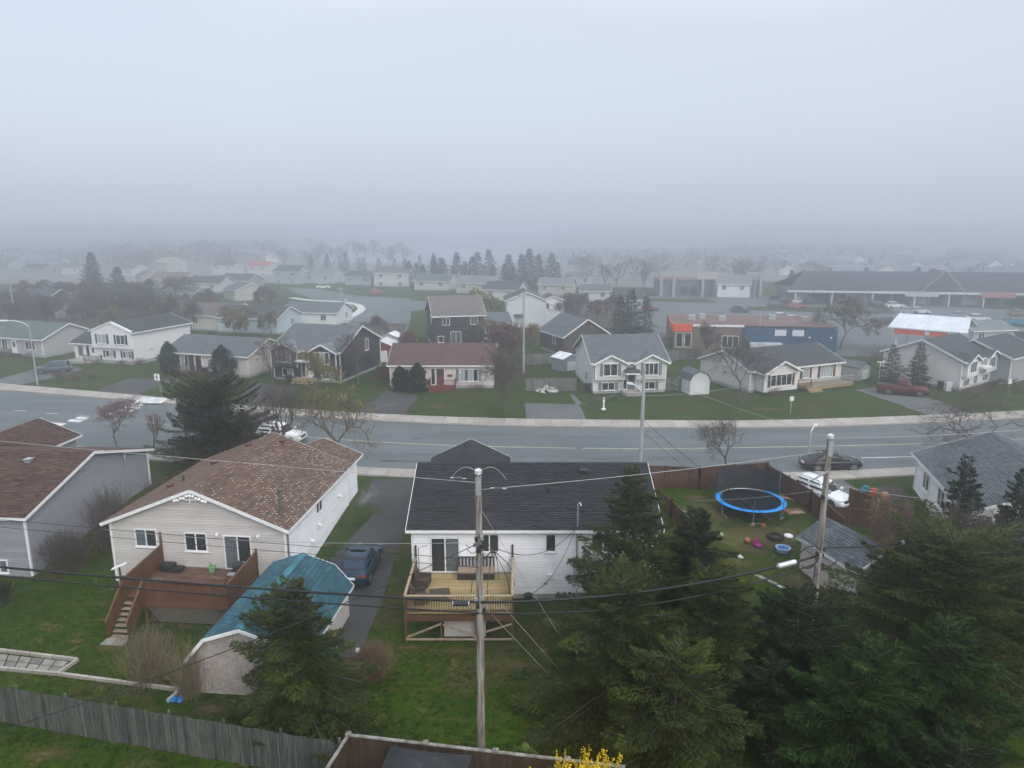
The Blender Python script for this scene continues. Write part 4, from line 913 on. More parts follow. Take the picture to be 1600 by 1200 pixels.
def dense_shrub(label, x, y, h, r, seed, mat, z=None, name='cedar_shrub', n=2600, leaf=.11, group=None, cat='shrub', taper=.6):
    leaf *= 2.3
    """an upright evergreen: leaf-sized faces through an uneven column"""
    g = np.random.default_rng(seed); z = hz(y) if z is None else z; E = thing(name, label, cat, (x, y, z), 0, group)
    m = MB(); m.tube([(0,0,-.1),(0,0,h*.8)], [r*.14, .02], 6); m.build('trunk', M_bark, E)
    t = g.random(n)**.9; a = g.uniform(0, 2*math.pi, n); lob = 1+.16*np.sin(3*a+seed)+.14*np.sin(5*a+9*t)+.1*np.sin(17*t+seed)
    rr = r*np.clip(np.sin(np.pi*np.clip(t*.93+.12,0,1))**taper, .05, 1)*lob*(g.random(n)**.35)
    P = np.stack([rr*np.cos(a), rr*np.sin(a), h*t], 1); o = np.stack([np.cos(a), np.sin(a), np.full(n, .9)], 1)
    blades('crown', P, nrm(o+g.normal(0,.4,(n,3))), nrm(g.normal(0,1,(n,3))+[0,0,.5]), leaf*g.uniform(.6,1.5,n), leaf*.3*g.uniform(.6,1.3,n), np.clip(.5+.25*np.sin(4*a+8*t+seed)+g.normal(0,.18,n),0,1), mat, E)
    return E

# ---------------------------------------------------------------- vehicles (x forward, z up)
def mirror_ring(pts): return pts + [(y*-1, z) for y, z in reversed(pts) if y > 1e-6]
def car(label, x, y, rz, color, L=4.6, W=1.85, H=1.62, kind='suv', z=0, cat='car', group='cars near the street', name='parked_car', wheel=.34, plate=True, detail=True):
    E = thing(name, label, cat, (x, y, z), rz, group)
    hw = W/2; gc = .20; belt = H*.60 if kind != 'sedan' else H*.64; xr, xf = -L/2, L/2
    if kind == 'sedan': st = [(0,.72,.42,.60),(.03,.90,.30,.70),(.10,.97,.22,.98),(.24,1,.2,1.0),(.5,1,.2,.97),(.68,1,.2,.96),(.80,.98,.2,.90),(.92,.93,.22,.80),(.975,.82,.28,.66),(1,.66,.36,.52)]
    elif kind == 'pickup': st = [(0,.90,.45,.80),(.012,.97,.36,.98),(.10,.99,.3,1.0),(.35,1,.28,1.0),(.52,1,.28,1.0),(.72,1,.28,1.0),(.82,1,.28,.99),(.95,.96,.30,.93),(.985,.90,.34,.82),(1,.80,.40,.62)]
    else: st = [(0,.80,.42,.66),(.02,.93,.30,.88),(.07,.98,.24,1.02),(.25,1,.2,1.02),(.5,1,.2,.99),(.68,1,.2,.98),(.80,.99,.2,.93),(.93,.94,.22,.84),(.98,.84,.30,.68),(1,.66,.38,.54)]
    m = MB(); rings = []
    for t, wv, zb, zt in st:
        w = hw*wv; zt = belt*zt; zb = zb*1.; zm = zb+(zt-zb)*.42
        rings.append([(xr+L*t, yy, zz) for yy, zz in mirror_ring([(0,zb),(w*.86,zb),(w*.975,zb+.09),(w,zm),(w*.985,zm+(zt-zm)*.55),(w*.93,zt-.045),(w*.84,zt),(0,zt+.02)])])
    nr = len(rings[0]); b = [p for r_ in rings for p in r_]
    m.add(b, [(i*nr+j, (i+1)*nr+j, (i+1)*nr+(j+1)%nr, i*nr+(j+1)%nr) for i in range(len(rings)-1) for j in range(nr)] + [tuple(range(nr)), tuple(range((len(rings)-1)*nr, len(rings)*nr))[::-1]])
    # greenhouse
    if kind == 'sedan': bx = (.12,.70); tx = (.28,.55)
    elif kind == 'pickup': bx = (.37,.72); tx = (.41,.60)
    elif kind == 'coupe': bx = (.035,.70); tx = (.22,.54)
    else: bx = (.03,.70); tx = (.09,.56)
    lv = [(bx[0], bx[1], .90, belt-.02), (lerp(bx[0],tx[0],.5), lerp(bx[1],tx[1],.5), .845, lerp(belt,H,.52)), (tx[0]-.01, tx[1]+.02, .755, H-.07), (tx[0]+.015, tx[1]-.01, .68, H-.012), (tx[0]+.1, tx[1]-.1, .35, H)]
    g_ = []; 
    def ring(a, c, wv, zz):
        xa, xc, w = xr+L*a, xr+L*c, hw*wv; bow = .10*(H-belt); mx = (xa+xc)/2
        return [(xa,0,zz),(xa+.03,w*.6,zz),(xa+.12,w*.93,zz),(xa+.45,w,zz),(mx,w*1.01,zz),(xc-.5,w*.99,zz),(xc-.16,w*.92,zz),(xc-.04,w*.6,zz),(xc,0,zz),(xc-.04,-w*.6,zz),(xc-.16,-w*.92,zz),(xc-.5,-w*.99,zz),(mx,-w*1.01,zz),(xa+.45,-w,zz),(xa+.12,-w*.93,zz),(xa+.03,-w*.6,zz)]
    gr = [ring(*q) for q in lv]; K = 16; c = MB()
    c.add([p for r_ in gr for p in r_], [(i*K+j, (i+1)*K+j, (i+1)*K+(j+1)%K, i*K+(j+1)%K) for i in range(len(gr)-1) for j in range(K)] + [tuple(range((len(gr)-1)*K, len(gr)*K))[::-1]])
    bd = m.build('body', M_paint, E, True); bd.color = (*color, 1); cb = c.build('cabin', M_paint, E, True); cb.color = (*color, 1)
    # glass: strips lying 6 mm proud of the greenhouse between belt and roof edge
    def rp_(i, j): j0 = int(math.floor(j)); return Vector(gr[i][j0 % K]).lerp(Vector(gr[i][(j0+1) % K]), j-j0)
    def glass(nm, js, lo=.12, hi=.90):
        q = MB(); top = []; bot = []
        for j in js:
            def P(f):
                f *= 2; i = int(f); i = min(i, 1); f -= i; return rp_(i, j).lerp(rp_(i+1, j), f)
            p0, p1 = P(lo), P(hi); ctr = Vector(((xr+L*(bx[0]+bx[1])/2), 0, p0.z)); g0_ = rp_(0, j); n0 = Vector((g0_.x-ctr.x, g0_.y*3.2, .25)); n0.normalize(); bot.append(p0+n0*.012); top.append(p1+n0*.012)
        for i in range(len(bot)-1): q.quad(bot[i], bot[i+1], top[i+1], top[i])
        # turn faces outward
        o = q.build(nm, M_carglass, E); return o
    def jl(a, b_, n=4): return [a+(b_-a)*i/n for i in range(n+1)]
    glass('rear_window', [14.2, 15, 16, 17, 17.8], .15, .9); glass('windscreen', [6.15, 7, 8, 9, 9.85], .06, .92)
    for js in ((2.3,3,3.9),(4.1,5,5.75),(10.25,11,11.9),(12.1,13,13.7)): glass('side_window', js, .14, .88)
    wx = (xr+L*.19, xr+L*.81) if kind != 'pickup' else (xr+L*.22, xr+L*.82)
    for xx in wx:
        for sg in (-1, 1):
            a = MB(); a.tube([(xx,sg*(hw-.25),wheel),(xx,sg*(hw+.004),wheel)], wheel*1.17, 18); a.build('wheel_arch', M_dark, E)
            w_ = link('wheel', MB().tube([(xx,sg*(hw-.22),wheel),(xx,sg*(hw-.03),wheel),(xx,sg*(hw+.012),wheel)], [wheel,wheel,wheel*.9], 20).mesh('tyre', M_tyre, False), E)
            r_ = MB(); r_.tube([(xx,sg*(hw-.02),wheel),(xx,sg*(hw+.018),wheel)], wheel*.24, 10)
            for q in range(6):
                an = q*math.pi/3; r_.beam((xx+math.cos(an)*wheel*.15,sg*(hw+.016),wheel+math.sin(an)*wheel*.15),(xx+math.cos(an)*wheel*.66,sg*(hw+.016),wheel+math.sin(an)*wheel*.66), .055, .02, up=(0,1,0))
            for q in range(18):
                an = q*math.pi/9; a2 = (q+1)*math.pi/9; r_.beam((xx+math.cos(an)*wheel*.66,sg*(hw+.014),wheel+math.sin(an)*wheel*.66),(xx+math.cos(a2)*wheel*.66,sg*(hw+.014),wheel+math.sin(a2)*wheel*.66), .04, .02, up=(0,1,0))
            r_.build('rim', M_rim, w_)
    hl = belt*.80
    for sg in (-1, 1):
        q = MB(); q.extr([(xf-.10,sg*hw*.52,hl-.09),(xf-.20,sg*hw*.86,hl-.05),(xf-.26,sg*hw*.88,hl+.05),(xf-.14,sg*hw*.55,hl+.01)], (.05,0,0)); q.build('headlight', M_headlamp, E)
        q = MB(); tl = belt*.86
        q.extr([(xr+.01,sg*hw*.55,tl-.07),(xr+.06,sg*hw*.93,tl-.09),(xr+.14,sg*hw*.975,tl+.05),(xr+.03,sg*hw*.58,tl+.03)], (-.035,0,0)); q.build('taillight', M_red_lamp, E)
        q = MB(); q.box(xr+L*.665,xr+L*.70,sg*hw*.95-.0,sg*(hw*.95+.22),belt+.02,belt+.17); mi = q.build('mirror', M_paint, E); mi.color = (*color, 1)
        q = MB(); q.beam((xr+L*.16,sg*(hw+.002),gc+.14),(xr+L*.84,sg*(hw+.002),gc+.14), .03, .12); q.build('sill_trim', M_dark, E)
        for xx in (.34,.54):
            q = MB(); q.beam((xr+L*xx,sg*(hw+.005),belt*.84),(xr+L*xx+.2,sg*(hw+.005),belt*.84), .025, .03); q.build('door_handle', M_dark if kind != 'pickup' else M_metal, E)
        if kind == 'suv': q = MB(); q.tube([(xr+L*.13,sg*hw*.66,H-.01),(xr+L*.16,sg*hw*.66,H+.035),(xr+L*.5,sg*hw*.66,H+.035),(xr+L*.53,sg*hw*.66,H-.01)], .018, 6); q.build('roof_rail', M_dark, E)
    q = MB(); q.box(xf-.16,xf-.02,-hw*.48,hw*.48,belt*.50,belt*.74); q.build('grille', M_dark, E)
    q = MB(); q.box(xr+.0,xr+.06,-hw*.72,hw*.72,.28,.46); q.build('bumper', M_dark, E); q = MB(); q.box(xf-.14,xf-.03,-hw*.6,hw*.6,.26,.40); q.build('bumper', M_dark, E)
    if plate: q = MB(); q.box(xr-.02,xr+.03,-.26,.26,belt*.62,belt*.62+.14); q.build('licence_plate', M_plate, E); 
    if kind == 'pickup':
        q = MB(); q.box(xr+.10,xr+L*.345,-hw*.80,hw*.80,belt-.02,belt+.028); q.build('cargo_bed', M_dark, E)
        q = MB()
        for sg in (-1,1): q.box(xr+.02,xr+L*.36,sg*hw*.86-.05,sg*hw*.86+.05,belt-.04,belt+.06)
        q.box(xr+.02,xr+.09,-hw*.86,hw*.86,belt-.04,belt+.06); bs = q.build('bed_side', M_paint, E); bs.color = (*color, 1)
    return E
def small_car_meshes():
    L, W, H = 4.5, 1.8, 1.5; m = MB(); hw = W/2
    pr = [(-L/2,.35),(-L/2+.05,.8),(-L/2+.2,.95),(L*.2,.92),(L*.42,.78),(L/2,.6),(L/2,.3),(L*.4,.22),(-L*.4,.22)]
    for yy in (0,): m.extr([(x,-hw,z) for x, z in pr], (0,W,0))
    b = m.mesh('body', M_paint); m = MB(); lo = [(-L*.44,.93),(L*.2,.91)]; 
    vs = [(-L*.44,-hw*.92,.93),(L*.21,-hw*.92,.91),(L*.21,hw*.92,.91),(-L*.44,hw*.92,.93),(-L*.33,-hw*.74,H-.05),(L*.04,-hw*.74,H-.05),(L*.04,hw*.74,H-.05),(-L*.33,hw*.74,H-.05)]
    m.add(vs, [(0,1,5,4),(1,2,6,5),(2,3,7,6),(3,0,4,7)]); gl = m.mesh('window', M_carglass); m = MB()
    m.add([vs[4],vs[5],vs[6],vs[7],(-L*.30,-hw*.68,H),(L*.0,-hw*.68,H),(L*.0,hw*.68,H),(-L*.30,hw*.68,H)], [(0,1,5,4),(1,2,6,5),(2,3,7,6),(3,0,4,7),(4,5,6,7)]); rf = m.mesh('roof', M_paint); ws = []
    for xx in (-L*.3, L*.31):
        for sg in (-1, 1): ws.append(MB().tube([(xx,sg*(hw-.2),.32),(xx,sg*(hw+.02),.32)], .32, 10).mesh('wheel', M_tyre))
    return b, gl, rf, ws
SMALL = small_car_meshes()
def small_car(label, px, py, rz, color, group='cars in the far parking lots', s=1.0):
    x, y = at(px, py, 0); E = thing('parked_car', label, 'car', (x, y, 0.02), rz, group); b, gl, rf, ws = SMALL
    o = link('body', b, E); o.color = (*color, 1); link('window', gl, E); o = link('roof', rf, E); o.color = (*color, 1)
    for w in ws: link('wheel', w, E)
    E.scale = (s, s, s*1.08); return E
# ---------------------------------------------------------------- cars near the street
x, y = -9.45, 40.9
car('dark blue sport utility car on the driveway between the cream and white houses', -9.45, 41.0, R(87), (.010,.032,.058), 4.75, 1.9, 1.64, 'coupe', hz(41)+.03)
car('white sport utility car on the road behind the bare trees and dark pine', *at(441, 689, 0), R(-14), (.72,.74,.77), 4.7, 1.88, 1.72, 'suv', .02, group='cars near the street')
car('black sedan driving on the road near the right utility pole', *at(1297, 732, 0), R(3), (.006,.006,.008), 4.95, 1.88, 1.46, 'sedan', .02)
car('white sport utility car between the brown fences beside the trampoline', 23.3, 50.2, R(-62), (.66,.69,.73), 4.5, 1.82, 1.66, 'suv', hz(50.2)+.04)
car('grey blue hatchback on the far driveway beside the lamp post', *at(84, 582, 0), R(200), (.06,.085,.125), 4.5, 1.85, 1.6, 'suv', .03)
car('dark red pickup truck on the far driveway at the right', *at(1409, 616, 0), R(-24), (.085,.007,.010), 5.6, 1.98, 1.86, 'pickup', .03, cat='truck', name='pickup_truck', wheel=.4)

# ---------------------------------------------------------------- fences and garden things
F = thing('board_fence', 'long weathered grey board fence at the bottom left', 'fence')
a, b = Vector((-29.0, 28.8, 0)), Vector((-6.75, 23.9, 0)); L = (b-a).length; n = int(L/.15); d = (b-a)/L; nv = Vector((d.y, -d.x, 0))
for i in range(n):
    p, q = a+d*(i*.15+.006), a+d*((i+1)*.15-.008); h = 1.78+random.uniform(-.025,.03); o = nv*random.uniform(-.008,.012); m = MB(); tl = random.uniform(-.008,.008)
    m.extr([(p.x+o.x,p.y+o.y,-1.4),(q.x+o.x,q.y+o.y,-1.4),(q.x+o.x+tl,q.y+o.y,-1.3+h),(p.x+o.x+tl,p.y+o.y,-1.3+h-random.uniform(0,.02))], tuple(nv*.02)); m.build('fence_board', M_wood_fence, F)
for z in (-.85, .2):
    m = MB(); m.beam(tuple(a-nv*.05+Vector((0,0,z))), tuple(b-nv*.05+Vector((0,0,z))), .05, .09); m.build('fence_rail', M_wood_fence, F)
for i in range(10):
    p = a.lerp(b, i/9)-nv*.12; m = MB(); m.lathe([(.065,-1.5),(.065,.5+random.uniform(0,.08)),(.05,.58),(0,.6)], 10, (p.x,p.y,0)); m.build('fence_post', M_wood_fence, F)
F = thing('board_fence', 'dark brown board fence with pale capping at the bottom centre', 'fence')
c0, c1, c2 = (-6.45, 24.35), (4.2, 22.65), (-7.3, 20.5)
M_cap = noise_mat('pale_worn_capping', (.12,.11,.10), (.30,.285,.27), 3, .9)
for p, q in ((c0, c1), (c2, c0)):
    board_wall(F, p, q, -1.35, .42, mat=M_wood_dark, bw=.145, name='fence_board', capmat=M_cap)
for p in (c0, (-3.35, 23.86), (-.62, 23.42), (2.1, 22.98), (-7.1, 21.5)):
    m = MB(); m.box(p[0]-.06,p[0]+.06,p[1]-.06,p[1]+.06,-1.35,.5); m.build('fence_post', M_wood_dark, F); m = MB(); m.box(p[0]-.11,p[0]+.11,p[1]-.11,p[1]+.11,.5,.54); m.lathe([(.1,.54),(0,.62)], 4, (p[0],p[1],0)); m.build('post_cap', M_cap, F)
t = thing('canopy', 'black canopy roof behind the dark brown fence at the bottom', 'canopy', (-3.35, 21.9, -1.3), R(-9))
m = MB(); K = 8
for q in range(4):
    c_, s_ = math.cos(q*math.pi/2), math.sin(q*math.pi/2); P = [[None]*(K+1) for _ in range(K+1)]
    rows = []
    for i in range(7):
        tt = i/6; hw_ = 1.6*tt; zz = 2.62-.85*tt**1.5; row = []
        for j in range(9): u = (j/8*2-1)*hw_; sag = .07*math.sin(math.pi*j/8)*tt; row.append((hw_*c_-u*s_, hw_*s_+u*c_, zz-sag))
        rows.append(row)
    b0 = len(m.V); m.V += [p for r_ in rows for p in r_]
    for i in range(6):
        for j in range(8): m.F.append([b0+i*9+j, b0+(i+1)*9+j, b0+(i+1)*9+j+1, b0+i*9+j+1]); m.M.append(0); m.T.append(.5)
m.build('cover', noise_mat('black_canvas', (.018,.020,.025), (.035,.038,.045), 1.5, .8, .5, 4), t, True)
for sx in (-1.5,1.5):
    for sy in (-1.5,1.5): m = MB(); m.beam((sx,sy,0),(sx,sy,1.8), .06, .06); m.build('leg', M_dark, t)
P = thing('stepping_path', 'row of pale paving slabs edged with concrete on the left lawn', 'path')
p0, p1 = Vector((*G(-60,1016), 0)), Vector((*G(108,1035), 0)); q0, q1 = Vector((*G(-60,1038), 0)), Vector((*G(90,1053), 0))
for i in range(9):
    for j in range(2):
        def pt(u, v): return p0.lerp(p1, u).lerp(q0.lerp(q1, u), v)
        g_ = .006; c4 = [pt(i/9+g_, j/2+.03), pt((i+1)/9-g_, j/2+.03), pt((i+1)/9-g_, (j+1)/2-.03), pt(i/9+g_, (j+1)/2-.03)][::-1]
        m = MB(); m.prism([(v.x,v.y) for v in c4], -1.4, -1.235+random.uniform(-.012,.012)); m.build('paving_slab', M_slab, P)
def kerb(label, pts, w=.14, h=.16):
    o = thing('garden_edging', label, 'edging')
    for (p, q) in zip(pts, pts[1:]):
        a_, b_ = G(*p), G(*q); n = max(1, int(math.dist(a_, b_)/1.2)); A_, B_ = Vector((*a_, -1.3+h/2)), Vector((*b_, -1.3+h/2))
        for i in range(n): m = MB(); m.beam(A_.lerp(B_, i/n+.004), A_.lerp(B_, (i+1)/n-.004), w, h+random.uniform(-.02,.02)); m.build('edging_stone', M_conc, o)
kerb('pale concrete edging behind the paving slab path', [(-60,1011),(122,1033),(90,1055)])
kerb('long pale edging between the left lawn and the grey fence', [(-60,1041),(90,1055),(190,1068),(282,1080),(262,1098)])
t = thing('plastic_tarp', 'crumpled bright blue plastic by the shrubs at the grey fence', 'tarp', (*G(278,1094), -1.3)); m = MB()
for i in range(5): m.lathe([(.14,0),(.16,.05),(.08,.12+.02*i),(0,.13)], 7, (random.uniform(-.3,.3), random.uniform(-.1,.1), 0))
m.build('tarp', plain('bright_blue_plastic', (.02,.16,.42), .4), t)

# brown fences round the trampoline garden
def low_fence(label, pts, h=1.25, mat=None, z=None, bw=.15, hs=None, posts=2.4, name='board_fence'):
    o = thing(name, label, 'fence'); 
    for (p, q) in zip(pts, pts[1:]):
        p, q = Vector((*p, 0)), Vector((*q, 0)); Ld = (q-p).length; n = int(Ld/bw); d_ = (q-p)/Ld; nv_ = Vector((-d_.y, d_.x, 0)); m = MB()
        for i in range(n):
            a_, b_ = p.lerp(q, i/n)+d_*.004, p.lerp(q, (i+1)/n)-d_*.004; zz = hz(a_.y); oo = nv_*random.uniform(-.008,.008); hh = h+random.uniform(-.015,.015); a_ += oo; b_ += oo
            m.extr([(a_.x,a_.y,zz-.05),(b_.x,b_.y,zz-.05),(b_.x,b_.y,zz+hh),(a_.x,a_.y,zz+hh)], tuple(nv_*.02), 0, random.random())
        so = m.build('boards', mat, o); so['kind'] = 'stuff'
        k_ = max(1, int(Ld/posts))
        for i in range(k_+1): c_ = p.lerp(q, i/k_); zz = hz(c_.y); m = MB(); m.box(c_.x-.06,c_.x+.06,c_.y-.06,c_.y+.06,zz-.1,zz+h+.12); m.build('fence_post', mat, o)
        m = MB(); m.beam((p.x,p.y,hz(p.y)+h+.02),(q.x,q.y,hz(q.y)+h+.02), .1, .04); m.build('top_rail', mat, o)
    return o
M_fence_t = noise_mat('chocolate_stained_board', (.060,.027,.017), (.092,.045,.029), 3, .85, .3, 40, (6,6,.5), tone=.25)
low_fence('chocolate brown fence along the pavement behind the trampoline', [(9.4,53.0),(14.6,52.4),(20.3,53.6)], 1.75, M_fence_t)
low_fence('chocolate brown fence between the trampoline and the white car', [(20.3,53.4),(21.7,48.5),(22.3,44.5)], 1.6, M_fence_t)
low_fence('chocolate brown fence left of the trampoline garden', [(9.6,52.5),(11.4,47.6),(12.6,43.0)], 1.3, M_fence_t)
low_fence('brown fence panel beside the dark bed behind the white car', [(24.4,48.3),(27.2,45.0),(28.6,41.8)], 1.85, M_fence_t)
low_fence('brown fence panel in front of the white car', [(21.9,46.9),(25.4,46.2)], 1.25, M_fence_t)
low_fence('grey picket fence glimpsed between the dark conifers', [(15.0,31.4),(18.2,31.2)], 1.1, M_wood_fence, bw=.24)
T = thing('trampoline', 'round trampoline with a bright blue pad and a sagging black net', 'trampoline', (17.35, 48.6, hz(48.6)))
r = 2.3; m = MB(); n = 40
for i in range(n):
    a0, a1 = 2*math.pi*i/n, 2*math.pi*(i+1)/n; 
    if math.sin(a0) > .62 : continue
    for ra, rb, za, zb in ((r-.18,r+.02,.93,.96),(r+.02,r+.17,.96,.90)):
        m.quad((ra*math.cos(a0),ra*math.sin(a0),za),(rb*math.cos(a0),rb*math.sin(a0),zb),(rb*math.cos(a1),rb*math.sin(a1),zb),(ra*math.cos(a1),ra*math.sin(a1),za))
m.build('safety_pad', M_blue, T)
m = MB(); m.lathe([(0,.84),(1.1,.845),(r-.15,.89)], 32); m.build('jumping_mat', M_net, T, True)
m = MB(); m.tube([(r*math.cos(2*math.pi*i/32),r*math.sin(2*math.pi*i/32),.88) for i in range(33)], .03, 6); m.build('frame_ring', M_metal, T)
for i in range(6):
    a0 = 2*math.pi*i/6+.3; cx_, cy_ = math.cos(a0), math.sin(a0)
    m = MB(); m.tube([(cx_*r,cy_*r,.88),(cx_*r,cy_*r,.02),(cx_*r-cy_*.6,cy_*r+cx_*.6,.02)], .025, 6); m.build('leg', M_metal, T)
    m = MB(); m.tube([(cx_*(r+.12),cy_*(r+.12),.2),(cx_*(r+.12),cy_*(r+.12),2.95 if cy_ > 0 else 1.7)], .03, 6); m.build('net_pole', plain('blue_foam', (.05,.10,.22)), T)
m = MB()
for i in range(14):
    a0 = math.radians(25+130*i/14); a1 = math.radians(25+130*(i+1)/14); zt = lambda a: 2.85-.4*abs(math.sin(3*(a-.3)))
    for q in range(4):
        p = [((r+.1)*math.cos(a),(r+.1)*math.sin(a),z0) for a, z0 in ((a0,.95+(zt(a0)-.95)*q/4),(a1,.95+(zt(a1)-.95)*q/4),(a1,.95+(zt(a1)-.95)*(q+1)/4),(a0,.95+(zt(a0)-.95)*(q+1)/4))]
        m.quad(*p)
netm, t_, b_ = newmat('see_through_black_net'); b_.inputs['Base Color'].default_value = (.02,.022,.03,1); b_.inputs['Alpha'].default_value = .94; b_.inputs['Roughness'].default_value = .9
m.build('safety_net', netm, T)
def small(name, label, cat, px, py, f, rz=0):
    x, y = G(px, py); t = thing(name, label, cat, (x, y, hz(y)), rz); f(t); return t
def plank(w, l, mat, h=.03):
    def f(t): m = MB(); m.box(-w/2,w/2,-l/2,l/2,.01,.01+h); m.extr([(-w*.4,-l*.5,.02+h),(w*.35,-l*.5,.02+h),(w*.4,-l*.1,.02+h),(-w*.45,-l*.05,.02+h)], (0,0,.02)); m.build('board', mat, t)
    return f
M_ply = noise_mat('weathered_orange_plywood', (.28,.12,.07), (.38,.27,.19), 2, .9)
small('plywood_sheet', 'orange brown plywood sheet on the grass right of the trampoline', 'board', 1241, 799, plank(1.3, 1.0, M_ply), R(8))
small('plywood_sheet', 'pale plywood leaning behind the blue trampoline rim', 'board', 1225, 778, plank(1.7, .5, M_ply), R(-30))
small('timber_plank', 'pale timber plank on the grass left of the trampoline', 'plank', 1070, 800, plank(.16, 1.7, M_cap), R(33))
small('timber_plank', 'pale planks lying by the grey roofed shed wall', 'plank', 1195, 905, plank(.3, 1.8, M_cap), R(35))
small('timber_plank', 'white board beside the planks near the dark spruces', 'plank', 1222, 918, plank(.2, 1.4, M_white), R(42))
small('stone_slab', 'flat pale slab on the soil beside the right utility pole', 'slab', 1306, 826, plank(1.5, 1.1, M_slab, .08), R(15))
def tyre_ring(t): m = MB(); m.tube([(.45*math.cos(i*math.pi/10),.45*math.sin(i*math.pi/10),.12) for i in range(21)], .13, 8, cap=False); m.build('ring', M_tyre, t); m = MB(); m.lathe([(0,.04),(.3,.03)], 12); m.build('ash', M_slab, t)
small('fire_ring', 'black fire ring on the bare patch of grass', 'fire pit', 1211, 841, tyre_ring)
def chairtoy(mat):
    def f(t):
        t.scale = (.72,.72,.72); m = MB(); m.box(-.3,.3,-.28,.28,.22,.3); m.build('seat', mat, t); m = MB(); m.extr([(-.3,.22,.3),(.3,.22,.3),(.26,.34,.72),(-.26,.34,.72)], (0,.05,0)); m.build('backrest', mat, t)
        for sx in (-.25,.25):
            for sy in (-.22,.22): m = MB(); m.box(sx-.03,sx+.03,sy-.03,sy+.03,0,.22); m.build('leg', mat, t)
    return f
small('toy_chair', 'magenta plastic toy chair on the worn grass', 'toy', 1184, 856, chairtoy(plain('magenta_plastic', (.24,.012,.15), .4)), R(25))
def ball(t): m = MB(); m.lathe([(.21*math.sin(i*math.pi/10), .21-.21*math.cos(i*math.pi/10)) for i in range(11)], 16); m.build('ball', plain('coral_rubber', (.32,.10,.055), .4), t, True)
small('toy_ball', 'coral ball on the grass left of the magenta toy', 'toy', 1167, 849, ball)
def tub(c1, c2):
    def f(t):
        m = MB(); m.lathe([(0,0),(.38,0),(.45,.28),(.48,.28),(.48,.32),(.40,.32),(.34,.08),(0,.08)], 18); m.build('tub', c1, t); m = MB(); m.lathe([(0,.2),(.36,.21)], 14); m.build('water', c2, t)
    return f
small('paddling_tub', 'small blue and white tub on the grass near the shed', 'tub', 1223, 862, tub(plain('pale_blue_plastic', (.25,.42,.60), .4), plain('deep_blue_lining', (.01,.08,.30), .2)))
def rag(t): m = MB(); m.lathe([(0,0),(.35,.0),(.3,.1),(.1,.16),(0,.14)], 9); m.build('rag', M_white, t, True)
small('white_sheet', 'crumpled white sheet on the grass beside the fire ring', 'sheet', 1232, 838, rag)
for i, (px, py, lb) in enumerate(((1176,821,'small tan toy on the grass under the trampoline edge'),(1193,822,'small red toy on the grass beside the trampoline'),(1126,836,'pale green hoop toy lying near the dark spruce'),(1156,872,'white toy scrap beside the coral ball'))):
    def f(t, i=i): m = MB(); m.lathe([(0,0),(.13,0),(.15,.12),(.08,.2),(0,.2)], 8); m.box(-.22,.02,-.06,.06,0,.08); m.build('toy', plain('toy_plastic', [(.35,.24,.16),(.45,.12,.08),(.25,.45,.3),(.6,.6,.62)][i]), t)
    small('garden_toy', lb, 'toy', px, py, f, i)
bed = MB(); pts = [G(*p) for p in ((1345,768),(1398,757),(1420,775),(1380,790))]; bed.poly([(x, y, hz(y)+.06) for x, y in pts]); o = bed.build('garden_bed', M_soil); o['kind'] = 'structure'
for i, (px, py, c, lb) in enumerate(((1352,770,(.02,.18,.22),'teal toy in the dark bed behind the white car'),(1364,774,(.35,.09,.05),'rusty red toy in the dark bed behind the white car'),(1382,780,(.36,.16,.10),'orange brown toy at the right of the dark bed'))):
    def f(t, c=c): m = MB(); m.box(-.35,.35,-.18,.18,.1,.4); m.lathe([(.22,.4),(.2,.55),(0,.6)], 10); m.build('toy', plain('toy_plastic', c), t)
    small('garden_toy', lb, 'toy', px, py, f, i*.7)
small('white_stone', 'small white object at the corner of the dark driveway', 'stone', 559, 1020, lambda t: (MB().lathe([(0,0),(.12,.02),(.15,.12),(.08,.24),(0,.26)], 8)).build('stone', M_white, t))

# ---------------------------------------------------------------- near trees and shrubs
gn = 'conifers along the back boundary'
spruce('lone olive green spruce in front of the teal roofed shed', -9.3, 27.3, 6.7, 3.9, M_needle, 1, dens=1.25, group=gn, shape=.68)
spruce('tall olive spruce in front of the white bungalow right end', 5.9, 33.0, 9.9, 4.0, M_needle, 2, dens=1.15, group=gn, shape=.9)
spruce('dark spruce right of the tall olive spruce before the trampoline garden', 9.5, 33.8, 7.3, 4.0, M_needle_d, 3, dens=1.2, group=gn, shape=.8)
spruce('broad olive spruce in the bottom centre in front of the tall one', 4.7, 27.6, 6.6, 4.6, M_needle, 4, dens=1.2, group=gn, shape=.5)
spruce('broad olive spruce beside the forsythia shrub', 6.6, 25.2, 4.9, 3.8, M_needle, 5, dens=1.2, group=gn, shape=.45)
spruce('dark spruce below the right utility pole', 12.7, 28.5, 5.4, 3.4, M_needle_d, 6, dens=1.2, group=gn, shape=.45)
spruce('dark olive spruce between the two broad spruces', 9.0, 28.8, 6.4, 3.6, M_needle, 7, dens=1.2, group=gn, shape=.55)
spruce('bright green fir at the bottom right', 13.6, 24.2, 6.0, 3.7, M_needle_g, 8, dens=1.5, group=gn, shape=.75)
spruce('wide yellow green pine in front of the grey roofed house', 20.0, 29.8, 7.4, 5.4, M_needle, 9, dens=1.15, group=gn, shape=.38, name='pine_tree', skirt=.2)
spruce('slim dark spruce standing before the grey roof', 26.3, 39.0, 8.4, 2.1, M_needle_d, 10, dens=1.2, group=gn)
spruce('dark spruce at the right edge before the grey roof', 28.2, 37.0, 8.3, 3.0, M_needle_d, 12, dens=1.15, group=gn)
spruce('dark green fir right of the bright green fir', 17.4, 25.6, 5.8, 3.6, M_needle_g, 13, dens=1.3, group=gn, shape=.6)
